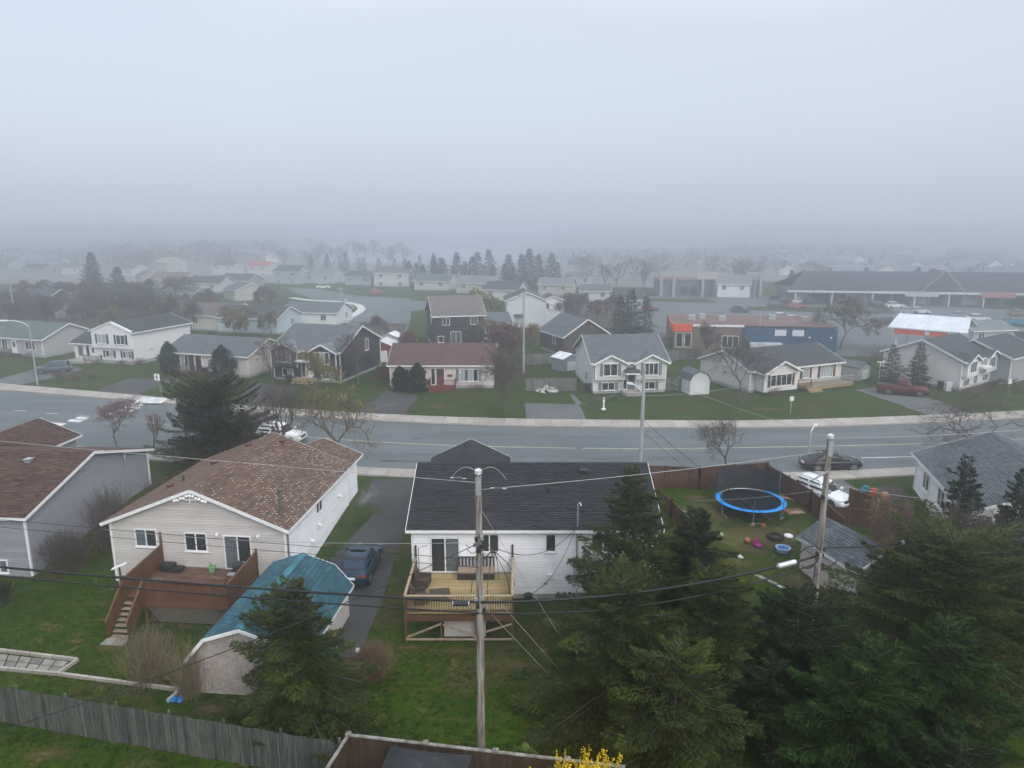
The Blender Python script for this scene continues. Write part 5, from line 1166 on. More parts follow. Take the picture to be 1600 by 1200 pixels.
spruce('dark fir in the bottom right corner', 15.8, 21.6, 3.6, 2.7, M_needle_d, 14, dens=1.2, group=gn, shape=.6)
spruce('olive pine low at the right edge', 24.0, 30.5, 6.4, 3.8, M_needle, 15, dens=1.1, group=gn, shape=.6)
spruce('small dark spruce left of the wide pine', 21.5, 36.2, 4.4, 1.7, M_needle_g, 16, dens=1.2, group=gn)
spruce('dense dark fir filling the gap under the utility pole', 10.9, 26.2, 3.8, 2.6, M_needle_d, 17, dens=1.2, group=gn, shape=.6)
spruce('young bright green fir behind the dark brown fence', .6, 23.9, 1.5, 1.0, M_spring, 18, dens=2.2, leaf=.13)
gb_ = 'bare trees on the near side of the street'
bare_tree('grey bare tree among the conifers before the grey roof', 24.2, 36.5, 6.6, 3.0, 21, group=gb_, spread=.9, depth=5, forks=5)
bare_tree('brown leafless tree leaning behind the wide pine', 22.6, 37.8, 6.0, 2.4, 25, group=gb_, spread=.9, twig=M_twig_red)
bare_tree('grey leafless tree between the two dark spruces', 27.4, 36.2, 6.0, 2.6, 26, group=gb_, spread=.9)
bare_tree('pale bare tree behind the wide pine at the right', 29.0, 34.5, 5.0, 2.8, 22, group=gb_, spread=.9)
bare_tree('thin tan sapling beside the grey roofed shed', 21.4, 39.8, 5.2, 1.8, 23, group=gb_, twig=M_twig_tan, bud=M_bud_tan, depth=4)
bare_tree('tan leafless tree spreading over the grey shed roof', 21.6, 36.9, 4.8, 2.4, 27, group=gb_, spread=.95, twig=M_twig_tan)
bare_tree('budding low tree in front of the pale shed wall', 17.6, 34.0, 3.3, 1.4, 24, group=gb_, twig=M_twig_tan, bud=M_spring, depth=4)
thicket('tall dry stemmed shrub between the deck stairs and the teal shed', *G(232,1068), 2.9, 1.8, 210, 31, M_twig_tan, rad=.010, side=4, leafmat=None)
thicket('dry stemmed shrub against the pink shingled shed gable', *G(298,1088), 2.7, 1.4, 170, 32, M_twig_tan, rad=.010, side=4)
thicket('brown round bush on the lawn beside the driveway end', *G(582,1060), 1.65, 1.25, 800, 33, noise_mat('brown_bush_twig', (.13,.085,.06), (.22,.15,.11), 3, .95), rad=.008, ball=True, name='round_bush', side=3)
thicket('large bare shrub along the grey gable wall', -26.6, 44.0, 3.8, 2.1, 420, 34, M_twig, rad=.013, side=4)
thicket('bare hedge shrub at the front of the grey gable wall', -28.0, 41.2, 2.5, 2.0, 380, 35, M_twig, rad=.012, side=4)
thicket('bare shrub between the grey house and the cream house', -25.6, 48.5, 2.6, 1.5, 260, 39, M_twig, rad=.012, side=4)
thicket('bright yellow forsythia in bloom at the bottom edge', 2.5, 20.9, 2.5, 1.95, 600, 36, M_twig_tan, rad=.007, ball=True, leafmat=(M_forsythia, 26), name='forsythia_shrub')
thicket('small dark shrub at the picture edge beside the grey house', -29.5, 37.3, 1.4, .9, 90, 37, M_twig, rad=.008, leafmat=(M_cedar, 10))
spruce('dark bushy pine on the near verge behind the cream house', -25.6, 58.0, 7.3, 4.7, M_pine, 41, z=-.1, dens=.85, shape=.30, name='pine_tree', leaf=.22, skirt=.12, droop=.12, nbm=1.3)
spruce('smaller dark pine beside the bushy verge pine', -23.0, 58.9, 4.6, 1.6, M_pine, 42, z=-.1, dens=.95, shape=.5, name='pine_tree', leaf=.2, skirt=.2)
bare_tree('small reddish tree before the crossing', *G(184,702), 4.7, 2.3, 43, twig=M_twig_red, bud=M_bud_red, nbud=1, budsize=.07, group=gb_, rmin=.008)
bare_tree('slight bare sapling beside the bushy pine', *G(241,716), 4.0, 1.0, 44, twig=M_twig_red, group=gb_, depth=4)
bare_tree('tall bare tree in front of the white car on the road', -19.6, 58.0, 8.0, 2.7, 45, group=gb_, rmin=.008)
bare_tree('bare tree with yellow green buds behind the cream roof', -14.4, 57.6, 7.4, 3.4, 46, bud=M_bud, nbud=2, group=gb_, rmin=.008, spread=.9)
bare_tree('bare tree growing behind the trampoline net', 17.6, 55.0, 5.6, 2.6, 47, group=gb_, rmin=.008)
bare_tree('wide bare tree behind the grey roof at the right', 39.6, 57.5, 6.6, 5.0, 48, group=gb_, rmin=.009, spread=1.0)
# grass tufts: geometry for the near lawns
def tufts(n, seed):
    g = np.random.default_rng(seed); X = g.uniform(-32, 8, n); Y = g.uniform(21, 41, n)
    keep = ~((X > -24.8) & (X < -12.5) & (Y > 35.0)) & ~((X > -15) & (X < -7.2) & (Y > 28.8)) & ~((X > -6) & (X < .5) & (Y > 33.2)) & (Y < 38) | ((X > -32) & (X < -24.8) & (Y > 33) & (Y < 40))
    pc = np.sin(X*.9+1.3*np.sin(Y*.7))+np.sin(Y*1.1+X*.35); keep &= g.random(n) < np.clip(.55+.3*pc, .12, 1)
    X, Y = X[keep], Y[keep]; n = len(X); Z = np.array([hz(v) for v in Y])-.01
    P = np.stack([X, Y, Z], 1); d = nrm(np.stack([g.normal(0,.5,n), g.normal(0,.5,n), np.full(n, .8)], 1)); o = blades('grass_tufts', P, d, nrm(g.normal(0,1,(n,3))), g.uniform(.05,.13,n), g.uniform(.008,.016,n), g.random(n), leafm('grass_blade', (.032,.062,.012), .45, .4, .6))
    return tag(o, 'short grass of the near lawns', kind='stuff')
tufts(150000, 5)
M_rub = noise_mat("broken_plaster", (.30,.29,.29), (.62,.62,.64), 2, .9, rnd=.3)
# ---------------------------------------------------------------- poles and wires
def utility_pole(label, x, y, z0, z1, r=.14, mat=None, group='utility poles', parts=True):
    E = thing('utility_pole', label, 'utility pole', (x, y, z0), 0, group); h = z1-z0
    m = MB(); m.tube([(0,0,-.3),(.01,0,h*.5),(0,0,h)], [r*1.25, r*1.05, r*.82], 12); m.build('pole', mat or M_pole, E)
    return E
P1 = utility_pole('weathered wooden utility pole in front of the white bungalow', -1.26, 25.2, -1.3, 10.95)
P2 = utility_pole('grey wooden utility pole beside the pale walled shed', 13.83, 29.6, -1.3, 11.0)
P3 = utility_pole('grey street pole with a lamp arm behind the white bungalow', 10.75, 56.6, .1, 8.95, .15, M_polefar)
def pole_top(E, h):
    m = MB(); m.box(-.10,.10,-.17,-.05,h-.75,h-.08); m.build('bracket', M_metal, E)
    m = MB(); m.lathe([(.05,0),(.05,.05),(.14,.06),(.14,.11),(.09,.12),(.09,.14),(.14,.15),(.14,.20),(.08,.22),(.04,.26),(0,.27)], 14, (0,0,h)); m.build('insulator', M_porc, E)
pole_top(P1, 12.25); pole_top(P2, 12.3)
def hw_(E, h, n, s):
    random.seed(s)
    for i in range(n):
        a = random.uniform(0, 6.28); z = h+random.uniform(-.35,.5); m = MB(); m.box(-.07+.16*math.cos(a),.07+.16*math.cos(a),-.05-.16*abs(math.sin(a)),.05-.16*abs(math.sin(a)),z-.08,z+.08); m.build('clamp', M_dark if i % 2 else M_metal, E)
hw_(P1, 9.4, 6, 1); hw_(P1, 7.0, 5, 2); hw_(P2, 6.8, 6, 3); hw_(P2, 9.9, 3, 4)
m = MB(); m.beam((.05,-.1,10.9),(-.75,-.25,10.5),.06,.06); m.build('side_arm', M_metal, P2)
def lamp_arm(E, h, dx, dy, L=1.0):
    m = MB(); m.tube([(0,0,h-.9),(dx*.25,dy*.25,h-.35),(dx*.6,dy*.6,h-.08),(dx,dy,h)], .045, 8); m.build('lamp_arm', M_white, E)
    m = MB(); m.beam((dx,dy,h),(dx*1.45,dy*1.45,h+.02), .28, .14); m.build('lamp_head', M_white, E)
x3, y3, z3 = onD(993, 604, 56.6); lamp_arm(P3, z3-.1, -.75, .9)
def wire(name, label, a, b, sag=.5, r=.012, mat=None, group=None, cat='cable', n=20):
    a, b = Vector(a), Vector(b); pts = [a.lerp(b, i/n)-Vector((0,0,4*sag*(i/n)*(1-i/n))) for i in range(n+1)]
    m = MB(); m.tube(pts, r, 5); o = m.build(name, mat or M_cable, None, True); return tag(o, label, cat, group)
p1 = lambda z: (-1.26, 25.2, z); p2 = lambda z: (13.83, 29.6, z); PL = (-38.0, 31.2)
z1a, z1b = CAMZ-ratio(938)*25.2, CAMZ-ratio(955)*25.2; gw = 'overhead lines between the utility poles'
def zl(py): return onD(0, py, 0)  # unused helper kept short
def left_end(py, D=27.4):
    """extend a line seen at the picture edge on to the next pole beyond it"""
    x, y, z = onD(0, py, D); return x, y, z
def span(name, label, pyL, zP, r, sag=.25, mat=None, D=27.4, n=26):
    q = Vector(onD(0, pyL, D)); p = Vector((-1.26, 25.05, zP)); e_ = p+(q-p)*1.7; return wire(name, label, e_, p, sag, r, mat, gw, n=n)
span('power_cable', 'thick black cable crossing in front of the cream house to the wooden pole', 876, z1a, .052, .3)
span('power_cable', 'second thick black cable just below the first on the left', 890, z1b, .036, .3)
span('power_cable', 'thin black wire across the grey gable and cream house', 808, CAMZ-ratio(872)*25.2, .012, .12, D=31)
span('power_cable', 'thin black wire under the upper thin one across the cream house', 820, CAMZ-ratio(884)*25.2, .012, .12, D=31)
span('power_cable', 'bare aluminium line from the top of the wooden pole to the left', 686, CAMZ-ratio(752)*25.2, .011, .1, M_alum, D=31)
wire('power_cable', 'pale service line from the cream house side to the wooden pole', (-24.6, 38.6, 2.9), p1(CAMZ-ratio(848)*25.2), .35, .011, M_alum, gw)
wire('power_cable', 'thick black cable rising from the wooden pole to the right pole', (-1.2, 25.05, z1a), p2(CAMZ-ratio(868)*29.6), .55, .055, None, gw)
wire('power_cable', 'black looped cable under the thick one towards the right pole', (-1.2, 25.05, z1b), p2(CAMZ-ratio(880)*29.6), .75, .034, None, gw)
wire('power_cable', 'bare aluminium line between the tops of the two utility poles', p1(CAMZ-ratio(765)*25.2), p2(CAMZ-ratio(704)*29.6), .12, .011, M_alum, gw)
wire('power_cable', 'bare aluminium line from the right pole over the grey roof', p2(11.05), (37.5, 36.2, 11.0), .45, .011, M_alum, gw)
wire('power_cable', 'pale thin line from the street pole to the top of the right pole', (10.75, 56.6, 8.7), p2(11.1), .3, .010, M_alum, gw)
wire('power_cable', 'black cable from the street pole down to the right pole', (10.75, 56.6, CAMZ-ratio(655)*56.6), p2(CAMZ-ratio(862)*29.6), .35, .020, None, gw)
wire('power_cable', 'lower black cable from the street pole to the right pole', (10.75, 56.6, CAMZ-ratio(672)*56.6), p2(CAMZ-ratio(872)*29.6), .45, .016, None, gw)
wire('power_cable', 'pale line from the trampoline garden fence to the right pole', (11.6, 42.6, 3.0), p2(8.7), .15, .010, M_alum, gw)
wire('power_cable', 'black cable leaving the right pole towards the shed', p2(5.9), (25.5, 33.8, 5.2), .3, .03, None, gw)
wire('power_cable', 'pale line from the right pole across the brown fence panel', p2(9.0), (30.5, 42.0, 3.2), .3, .010, M_alum, gw)
wire('power_cable', 'drooping black service cable from the wooden pole to the bungalow mast', p1(8.35), (3.75, 37.9, 3.3), 1.15, .016, None, gw)
wire('power_cable', 'second black service cable from the lower pole to the bungalow mast', (.5, 25.3, 5.9), (3.75, 37.9, 3.5), .9, .014, None, gw)
wire('power_cable', 'black service cable from the wooden pole to the lower left', p1(8.2), onD(-30, 1152, 18.8), .35, .016, None, gw)
wire('power_cable', 'dark line from the street over the grey split entry lawn', (10.75, 56.6, 5.6), (2.0, 84.5, 2.6), .5, .014, None, gw)
wire('power_cable', 'pale line from the street pole across the far lawn to the right', (10.75, 56.6, 6.5), (30.0, 72.5, 5.4), .6, .012, M_alum, gw)
gg = 'guy wires of the wooden utility pole'
for za, (px, py), lb in ((CAMZ-ratio(940)*25.2,(895,1093),'lowest guy wire from the wooden pole to the ground'),(CAMZ-ratio(790)*25.2,(932,1085),'long guy wire from the top of the wooden pole to the ground'),(CAMZ-ratio(905)*25.2,(915,1092),'middle guy wire from the wooden pole to the ground')):
    gx, gy = G(px, py); wire('guy_wire', lb, p1(za), (gx, gy, -1.3), .02, .010, M_alum, gg)
def sleeve(label, a, b, r, mat):
    t = thing('cable_sleeve', label, 'cable box'); a, b = Vector(a), Vector(b); d = (b-a); m = MB(); m.tube([a, a+d*.06, a+d*.07, a+d*.93, a+d*.94, b], [r*.5, r*.5, r, r, r*.5, r*.5], 12); m.build('sleeve', mat, t)
    m = MB(); m.tube([a+d*.05, a+d*.10], r*1.06, 12); m.tube([a+d*.90, a+d*.95], r*1.06, 12); m.build('end_cap', M_metal, t)
sleeve('black splice box hanging on the cable left of the wooden pole', (-2.35, 25.0, z1a-.03), (-1.62, 25.03, z1a-.05), .10, M_dark)
q0 = Vector((-1.2, 25.05, z1a)); q1 = Vector(p2(CAMZ-ratio(868)*29.6))
def on_span(t, a=q0, b=q1, sag=.55): v = a.lerp(b, t); return v-Vector((0,0,4*sag*t*(1-t)))
sleeve('bare metal splice box on the cable left of the right pole', on_span(.86), on_span(.925), .12, plain('bright_metal', (.62,.64,.67), .3, .1, 4, metal=.7))
sleeve('black splice box on the cable right of the right pole', (18.3, 31.1, 5.45), (20.6, 31.9, 5.2), .09, M_dark)
for sx, lb in ((-1, 'dark strain insulator on the bare line left of the wooden pole top'), (1, 'dark strain insulator on the bare line right of the wooden pole top')):
    t = thing('strain_insulator', lb, 'insulator', (-1.26+sx*.75, 25.2, CAMZ-ratio(747 if sx < 0 else 763)*25.2)); m = MB(); m.tube([(-.3,0,.02),(-.14,0,.01)], .018, 6); m.tube([(.14,0,-.01),(.3,0,-.02)], .018, 6); m.build('end_fitting', M_metal, t)
    m = MB(); pts = []; rr = []
    for i in range(13): pts.append((-.15+.3*i/12, 0, 0)); rr.append(.04 if i % 2 else .065)
    m.tube(pts, rr, 10); m.build('insulator_body', plain('teal_grey_polymer', (.08,.11,.13)), t)
    wire('jumper_wire', 'looped pale jumper wire at the %s of the wooden pole top' % ('left' if sx < 0 else 'right'), (-1.26+sx*.16, 25.15, 11.15), (-1.26+sx*1.05, 25.2, CAMZ-ratio(750)*25.2), -.28, .009, M_alum)
for i, (dx, dz) in enumerate(((.5,.1),(-.45,-.05),(.7,-.3),(-.5,.35),(.25,.5))):
    wire('jumper_wire', ['small black wire loop at the middle clamps of the wooden pole','tangled black wire loop beside the wooden pole clamps','lower black wire loop on the wooden pole','upper black wire loop on the wooden pole','short black wire loop above the pole clamps'][i], (-1.26, 25.05, 8.2+dz), (-1.26+dx, 25.0, 8.1+dz*.4), .25, .014, None)
for i, (a_, b_, s_) in enumerate((((13.83,29.45,5.6),(13.0,29.3,5.2),.35),((13.83,29.45,5.9),(12.7,29.2,5.7),-.3),((13.83,29.45,5.4),(14.7,29.6,5.3),.3))):
    wire('jumper_wire', ['drooping black cable loop left of the right pole','raised black cable loop left of the right pole','black coil loop right of the right pole'][i], a_, b_, s_, .028)
def street_lamp(label, px, py, ptop, dx, dy, mat=None):
    x, y = G(px, py); _, _, zt = onD(px, ptop, y); E = thing('street_lamp', label, 'street lamp', (x, y, 0), 0, 'street lamps'); h = zt
    m = MB(); m.tube([(0,0,0),(0,0,h*.6),(0,0,h)], [.12,.09,.06], 10); m.build('pole', mat or M_metal, E); lamp_arm(E, h+.25, dx, dy); return E
street_lamp('slender grey street lamp on the far pavement by the grey blue hatchback', 59, 602, 503, -2.2, -.6)
street_lamp('small white street lamp behind the black sedan', 1263, 712, 672, .6, .6, M_polefar)
def far_pole(label, px, py, ptop, lean=0, arm=True, r=.13):
    x, y = at(px, py, 0); _, _, zt = onD(px, ptop, y); E = utility_pole(label, x, y, 0, zt, r, M_polefar, 'distant utility poles')
    if arm: m = MB(); m.beam((-.9,0,zt-.5),(.9,0,zt-.5),.1,.12); m.build('crossarm', M_polefar, E)
    return E
for a in (('pale pole behind the maroon roofed bungalow',818,585,456),('leaning pale pole behind the green grey roofed house',24,500,432),('pole beside the tall conifers at the left',167,455,417),('thin pole behind the navy shuttered house',274,490,452),('pole on the corner of the side street',535,505,447),('pole beside the blue painted shop wall',1184,545,487),('pole at the right end of the brick shop',1336,470,440),('pole in front of the gas station roof',1398,545,497),('pole in the hazy car park by the long shop roof',1178,470,430),('pole beyond the white two storey house',922,460,415)):
    far_pole(*a, arm=a[1] in (818, 24, 535, 1184))
gf = 'distant overhead lines'
for i, (pA, pB, lb) in enumerate((((-40,455,130),(24,438,130),'distant line at the far left'),((24,440,130),(274,455,135),'distant line behind the left row of houses'),((274,457,135),(535,452,128),'distant line behind the grey bungalow'),((535,500,125),(818,505,93),'distant dark line before the charcoal house'),((818,508,93),(1184,500,108),'distant line over the split entry house'))):
    wire('power_cable', lb, onD(*pA), onD(*pB), .8, .016, None, gf)

# signs
x, y = G(253, 619); t = thing('crossing_sign', 'white pedestrian crossing sign on a leaning post by the crossing', 'sign', (x, y, 0), R(-12))
m = MB(); m.beam((0,0,0),(-.28,0,2.55),.09,.09); m.build('post', M_pole, t); m = MB(); m.box(-.72,.02,-.09,-.06,1.95,2.75); b = m.build('sign_panel', M_white, t)
m = MB()
m.extr([(-.50,-.095,2.06),(-.44,-.095,2.06),(-.36,-.095,2.32),(-.28,-.095,2.06),(-.22,-.095,2.06),(-.31,-.095,2.42),(-.22,-.095,2.30),(-.20,-.095,2.34),(-.30,-.095,2.56),(-.42,-.095,2.56),(-.52,-.095,2.36),(-.49,-.095,2.33),(-.41,-.095,2.44)], (0,-.006,0)); m.lathe([(0,-.06),(.055,0),(0,.06)], 8, (-.36,-.098,2.63)); m.build('walking_figure', M_dark, b)
def lawn_sign(label, px, py, h, w, hh, mat=M_white, pm=None):
    x, y = G(px, py); t = thing('lawn_sign', label, 'sign', (x, y, 0)); m = MB(); m.beam((0,0,0),(0,0,h),.06,.06); m.build('post', pm or M_polefar, t); m = MB(); m.box(-w/2,w/2,-.05,-.02,h-hh,h); m.build('sign_panel', mat, t); return t
lawn_sign('small white sign on a thin post in front of the charcoal roofed bungalow', 1235, 647, 2.0, .45, .5); lawn_sign('small white sign post at the far right lawn', 1575, 617, 2.0, .35, .6)
x, y = at(1373, 595, 0); t = thing('clothesline_post', 'white T shaped clothesline post behind the red pickup', 'post', (x, y, 0)); m = MB(); m.beam((0,0,0),(0,0,2.6),.14,.14); m.build('post', M_white, t); m = MB(); m.beam((-.5,0,2.55),(.55,0,2.55),.12,.14); m.build('crossbar', M_white, t)
x, y = G(943, 640); t = thing('lawn_ornament', 'slim white statue on the lawn of the grey split entry house', 'ornament', (x, y, 0)); m = MB(); m.lathe([(.28,0),(.28,.1),(.1,.2),(.09,.7),(.15,.95),(.1,1.15),(.07,1.25),(.1,1.36),(0,1.45)], 10); m.build('statue', M_white, t)
x, y = G(855, 612); t = thing('rubble_pile', 'heap of broken white rubble on the lawn by the wooden fence', 'rubble', (x, y, 0))
g = np.random.default_rng(3)
for i in range(70):
    rr = g.random()**.6; a = g.uniform(0, 6.28); px_, py_ = 1.4*rr*math.cos(a), .9*rr*math.sin(a); zz = .85*(1-rr)*g.random()**.4; s = g.uniform(.08,.2); m = MB()
    vs_ = [(px_+s*x_*g.uniform(.6,1.2), py_+s*y_*g.uniform(.6,1.2), max(0,zz)+s*z_*g.uniform(.5,1)) for x_ in (-1,1) for y_ in (-1,1) for z_ in (0,1)]
    m.add(vs_, [(0,1,3,2),(4,6,7,5),(0,4,5,1),(2,3,7,6),(0,2,6,4),(1,5,7,3)]); m.build('rubble_piece', M_rub, t)
# ---------------------------------------------------------------- houses across the street
C_slate, C_char, C_blk, C_mar, C_gg, C_lgrey = (0.0863,0.1013,0.1162), (0.0450,0.0495,0.0600), (0.0338,0.0360,0.0435), (0.0863,0.0488,0.0488), (0.0788,0.1087,0.1087), (0.1425,0.1613,0.1762)
W_white, W_pink, W_grey, W_dk, W_brn, W_blue, W_cream = (.66,.68,.71), (.58,.53,.53), (.36,.37,.39), (.030,.030,.040), (.060,.048,.045), (.42,.52,.60), (.55,.54,.50)
M_navy = plain('navy_shutter', (.02,.035,.06)); M_gshut = plain('grey_shutter', (.16,.17,.18)); M_reds = plain('dark_red_paint', (.13,.028,.025)); M_bluesh = plain('blue_grey_shutter', (.13,.19,.23)); M_brnsh = plain('brown_shutter', (.055,.04,.04))
def place(xl, yl, rz, w, d):
    """centre of a house whose left front base corner is at (xl, yl)"""
    c, s = math.cos(rz), math.sin(rz); return (xl+w/2*c-d/2*s, yl+w/2*s+d/2*c, 0)
def bins(label, px, py, c=M_dark, n=1):
    x, y = at(px, py, 0); t = thing('bin', label, 'bin', (x, y, 0)); m = MB(); m.extr([(-.3,-.3,.05),(.3,-.3,.05),(.36,-.36,1.05),(-.36,-.36,1.05)], (0,.65,0)); m.build('body', c, t); m = MB(); m.box(-.4,.4,-.4,.34,1.05,1.13); m.build('lid', c, t); return t
G2 = [M_glass, M_glassp]
# 1 green grey bungalow, left edge
w, d, rz = 14, 9.5, R(-19); xr_, yr_ = at(69, 559, 0); c_, s_ = math.cos(rz), math.sin(rz)
H = house('grey sided bungalow with a faded green grey roof at the far left', (xr_-w/2*c_-d/2*s_, yr_-w/2*s_+d/2*c_, 0), rz, w, d, 3.0, .40, C_gg, W_grey)
f = face(w, d, 'F'); window(H, f, 4.4, 1.2, 2.0, 1.2, 3, glass=[M_glass,M_glassm]); window(H, f, -1.2, .9, 1.1, 1.6, 2); door(H, f, .9, .4); window(H, f, -4.6, 1.1, 2.2, 1.3, 3)
railing(H, [(-3,-d/2-1.6,.4),(2.2,-d/2-1.6,.4)], mat=M_wood_dark); m = MB(); m.box(-3,2.2,-d/2-1.6,-d/2,.1,.4); m.build('porch_floor', M_wood_dark, H)
# 2 white split level with navy shutters
rz = R(-17); w, d = 7.4, 11.5; xl, yl = at(151, 566, 0)
H = house('white split level house with navy shutters and a black roof', place(xl, yl, rz, w, d), rz, w, d, 5.0, .36, C_blk, W_white, ridge='y', fz=.5, o=.45)
f = face(w, d, 'F')
m = MB(); fbox(m, f, -w/2-.02, w/2+.02, 2.35, 5.0, .0, .35); m.extr([fp(f,-w/2-.02,5.0,.35),fp(f,w/2+.02,5.0,.35),fp(f,0,5.0+.36*w/2,.35)], (0,.5,0)); b = m.build('overhang', M_wall, H); b.color = (*W_white, 1)
window(H, f, -1.75, 3.1, 1.5, 1.3, 2, M_navy, out=.35, glass=[M_glassp,M_glassp]); window(H, f, 1.75, 3.1, 1.5, 1.3, 2, M_navy, out=.35); window(H, f, -1.0, 1.0, 1.3, .9, 2, M_navy, glass=G2); window(H, f, 2.3, 1.0, 1.4, .9, 3, M_navy, glass=G2)
roof_vent(H, -.6, .3, 6.2, .35); m = MB(); m.tube([fp(face(w,d,'R'),-2.5,1.9,0),fp(face(w,d,'R'),-2.5,1.9,.2)], .12, 8); m.build('vent_hood', M_metal, H)
# its low entry wing
xe, ye = at(112, 561, 0); We, De = 4.6, 7.5; pe = place(xe, ye, rz, We, De)
E_ = MB(); lx = -w/2-We/2+.1; ly = -d/2+De/2+.3
E_.extr([(lx-We/2,ly-De/2,.3),(lx-We/2,ly+De/2,.3),(lx-We/2,ly+De/2,2.9),(lx-We/2,ly,4.3),(lx-We/2,ly-De/2,2.9)], (We,0,0)); b = E_.build('entry_wing', M_wall, H); b.color = (*W_white, 1)
m = MB()
for sg in (-1, 1):
    q = [(lx-We/2-.4,ly+sg*(De/2+.4),2.75),(lx+We/2,ly+sg*(De/2+.4),2.75),(lx+We/2,ly,4.45),(lx-We/2-.4,ly,4.45)]; m.extr(q, (0,0,-.13))
b = m.build('wing_roof', M_roofc, H); b.color = (*C_blk, 1); m = MB(); m.beam((lx-We/2-.4,ly-De/2-.42,2.68),(lx+We/2,ly-De/2-.42,2.68),.04,.18); m.build('fascia', M_white, H)
fw = ((lx, ly-De/2), (1,0), (0,-1)); window(H, fw, -.9, .75, 1.0, 1.6, 1, name='bay_window', glass=M_glassm); window(H, fw, .5, .75, .6, 1.6, 1, name='bay_window'); door(H, fw, 1.6, .35, .9, 2.05)
m = MB(); m.box(lx-2.2,lx+2.3,ly-De/2-1.6,ly-De/2,.05,.35); m.build('porch_floor', M_conc, H); steps(H, fw, 0, 3.2, .35, 0, 1.6, 2); railing(H, [(lx+1.2,ly-De/2-1.5,.35),(lx+3.9,ly-De/2-1.5,.2)], mat=M_wood_brown); railing(H, [(lx-2.2,ly-De/2-1.5,.35),(lx-2.2,ly-De/2,.35)], mat=M_wood_brown)
# 3 pinkish bungalow with grey roof
rz = R(-17); w, d = 13.6, 9.0; xr_, yr_ = at(389, 590.5, 0); c_, s_ = math.cos(rz), math.sin(rz)
H = house('pale pink bungalow with a slate grey roof and recessed brown porch', (xr_-w/2*c_-d/2*s_, yr_-w/2*s_+d/2*c_, 0), rz, w, d, 3.1, .38, C_slate, W_pink)
f = face(w, d, 'F'); window(H, f, -4.3, 1.2, 1.5, 1.35, 2, M_dark, glass=G2); window(H, f, 3.9, 1.15, 1.5, 1.35, 2, M_bluesh); door(H, f, -1.2, .5, 1.0, 2.1, M_dark); m = MB(); fbox(m, f, -2.9, -2.0, .5, 2.75, .0, .05); m.build('porch_recess', M_brnsh, H)
m = MB(); m.box(-3.2,1.6,-d/2-1.5,-d/2,.1,.5); m.build('porch_floor', M_wood_dark, H); railing(H, [(-1.4,-d/2-1.4,.5),(1.6,-d/2-1.4,.5)], mat=M_wood_dark); railing(H, [(-3.2,-d/2-1.4,.5),(-3.2,-d/2,.5)], mat=M_wood_dark); steps(H, f, -2.3, 1.6, .5, 0, 1.5, 3, M_wood_dark)
m = MB(); c0_ = fp(f, .65, 2.1, .06); m.lathe([(.0,-.02),(.3,0),(.33,.05),(.2,.06)], 12, c0_); m.build('wreath', M_bud, H)
# 4 charcoal house with twin gables
rz = R(-15); w, d = 9.8, 12.0; xr_, yr_ = at(533, 598.5, 0); c_, s_ = math.cos(rz), math.sin(rz)
H = house('charcoal split entry house with white trim and twin front gables', (xr_-w/2*c_-d/2*s_, yr_-w/2*s_+d/2*c_, 0), rz, w, d, 4.3, .42, C_slate, W_dk, fz=.3)
f = face(w, d, 'F')
for u, wc in ((-2.9, W_brn), (2.75, W_dk)):
    fb = bay(H, f, u, 3.9, .7, 1.9 if u < 0 else 1.9, 4.15, .50, C_lgrey, wc, reach=3.6); window(H, fb, u, 2.6, 2.0, 1.45, 3, glass=[M_glassm,M_glass,M_glassp] if u < 0 else G2); 
m = MB(); fbox(m, f, -.9, .75, .45, 4.1, .0, .06); m.build('entry_panel', plain('tan_panel', (.16,.12,.09)), H); door(H, f, .45, .5, .95, 2.1, M_white, out=.06); window(H, f, -.45, .55, .5, 1.9, 1, name='side_light', out=.06)
m = MB(); fbox(m, f, -1.0, .9, 2.75, 2.9, 0, 1.3); m.build('porch_canopy', M_white, H)
window(H, f, -2.9, .65, 1.5, .9, 2, glass=G2); window(H, f, 3.0, .45, 1.8, .95, 3, glass=[M_glassp]); window(H, face(w, d, 'R'), 1.8, 3.2, .9, 1.5, 2, glass=[M_glass]); m = MB(); m.box(-1.6,1.6,-d/2-1.7,-d/2,.05,.45); m.build('porch_floor', M_wood_new, H); steps(H, f, .2, 2.6, .45, 0, 1.7, 2, M_wood_new)
# 5 maroon roofed bungalow
rz = R(0); w, d = 13.0, 9.6; xl, yl = at(611, 606.5, 0)
H = house('pale bungalow with a maroon roof and a red porch between cedar shrubs', place(xl, yl, rz, w, d), rz, w, d, 3.15, .40, C_mar, W_pink)
f = face(w, d, 'F'); window(H, f, -3.9, 1.1, 1.6, 1.35, 3, M_gshut); window(H, f, 3.4, .95, 2.3, 1.45, 4, M_bluesh, glass=[M_glassp,M_glassm,M_glassp,M_glass]); door(H, f, .2-.4, .45, 1.0, 2.1, M_reds); window(H, f, -1.1, .5, .45, 2.0, 1, name='side_light')
m = MB(); fbox(m, f, .75, 1.35, 1.5, 1.8, 0, .1); m.build('mailbox', M_reds, H); m = MB(); fbox(m, f, 1.6, 2.4, 1.9, 2.3, 0, .05); m.build('house_plaque', M_white, H)
m = MB(); m.box(-1.5,1.8,-d/2-1.7,-d/2,.05,.42); m.build('porch_floor', M_reds, H); railing(H, [(.4,-d/2-1.6,.42),(1.8,-d/2-1.6,.42),(1.8,-d/2,.42)], mat=M_reds); railing(H, [(-1.5,-d/2-1.6,.42),(-1.5,-d/2,.42)], mat=M_reds); steps(H, f, -.5, 1.8, .42, 0, 1.7, 3, M_reds)
vent_pipe(H, 4.9, 1.2, 4.6, .5, .09, M_metal)
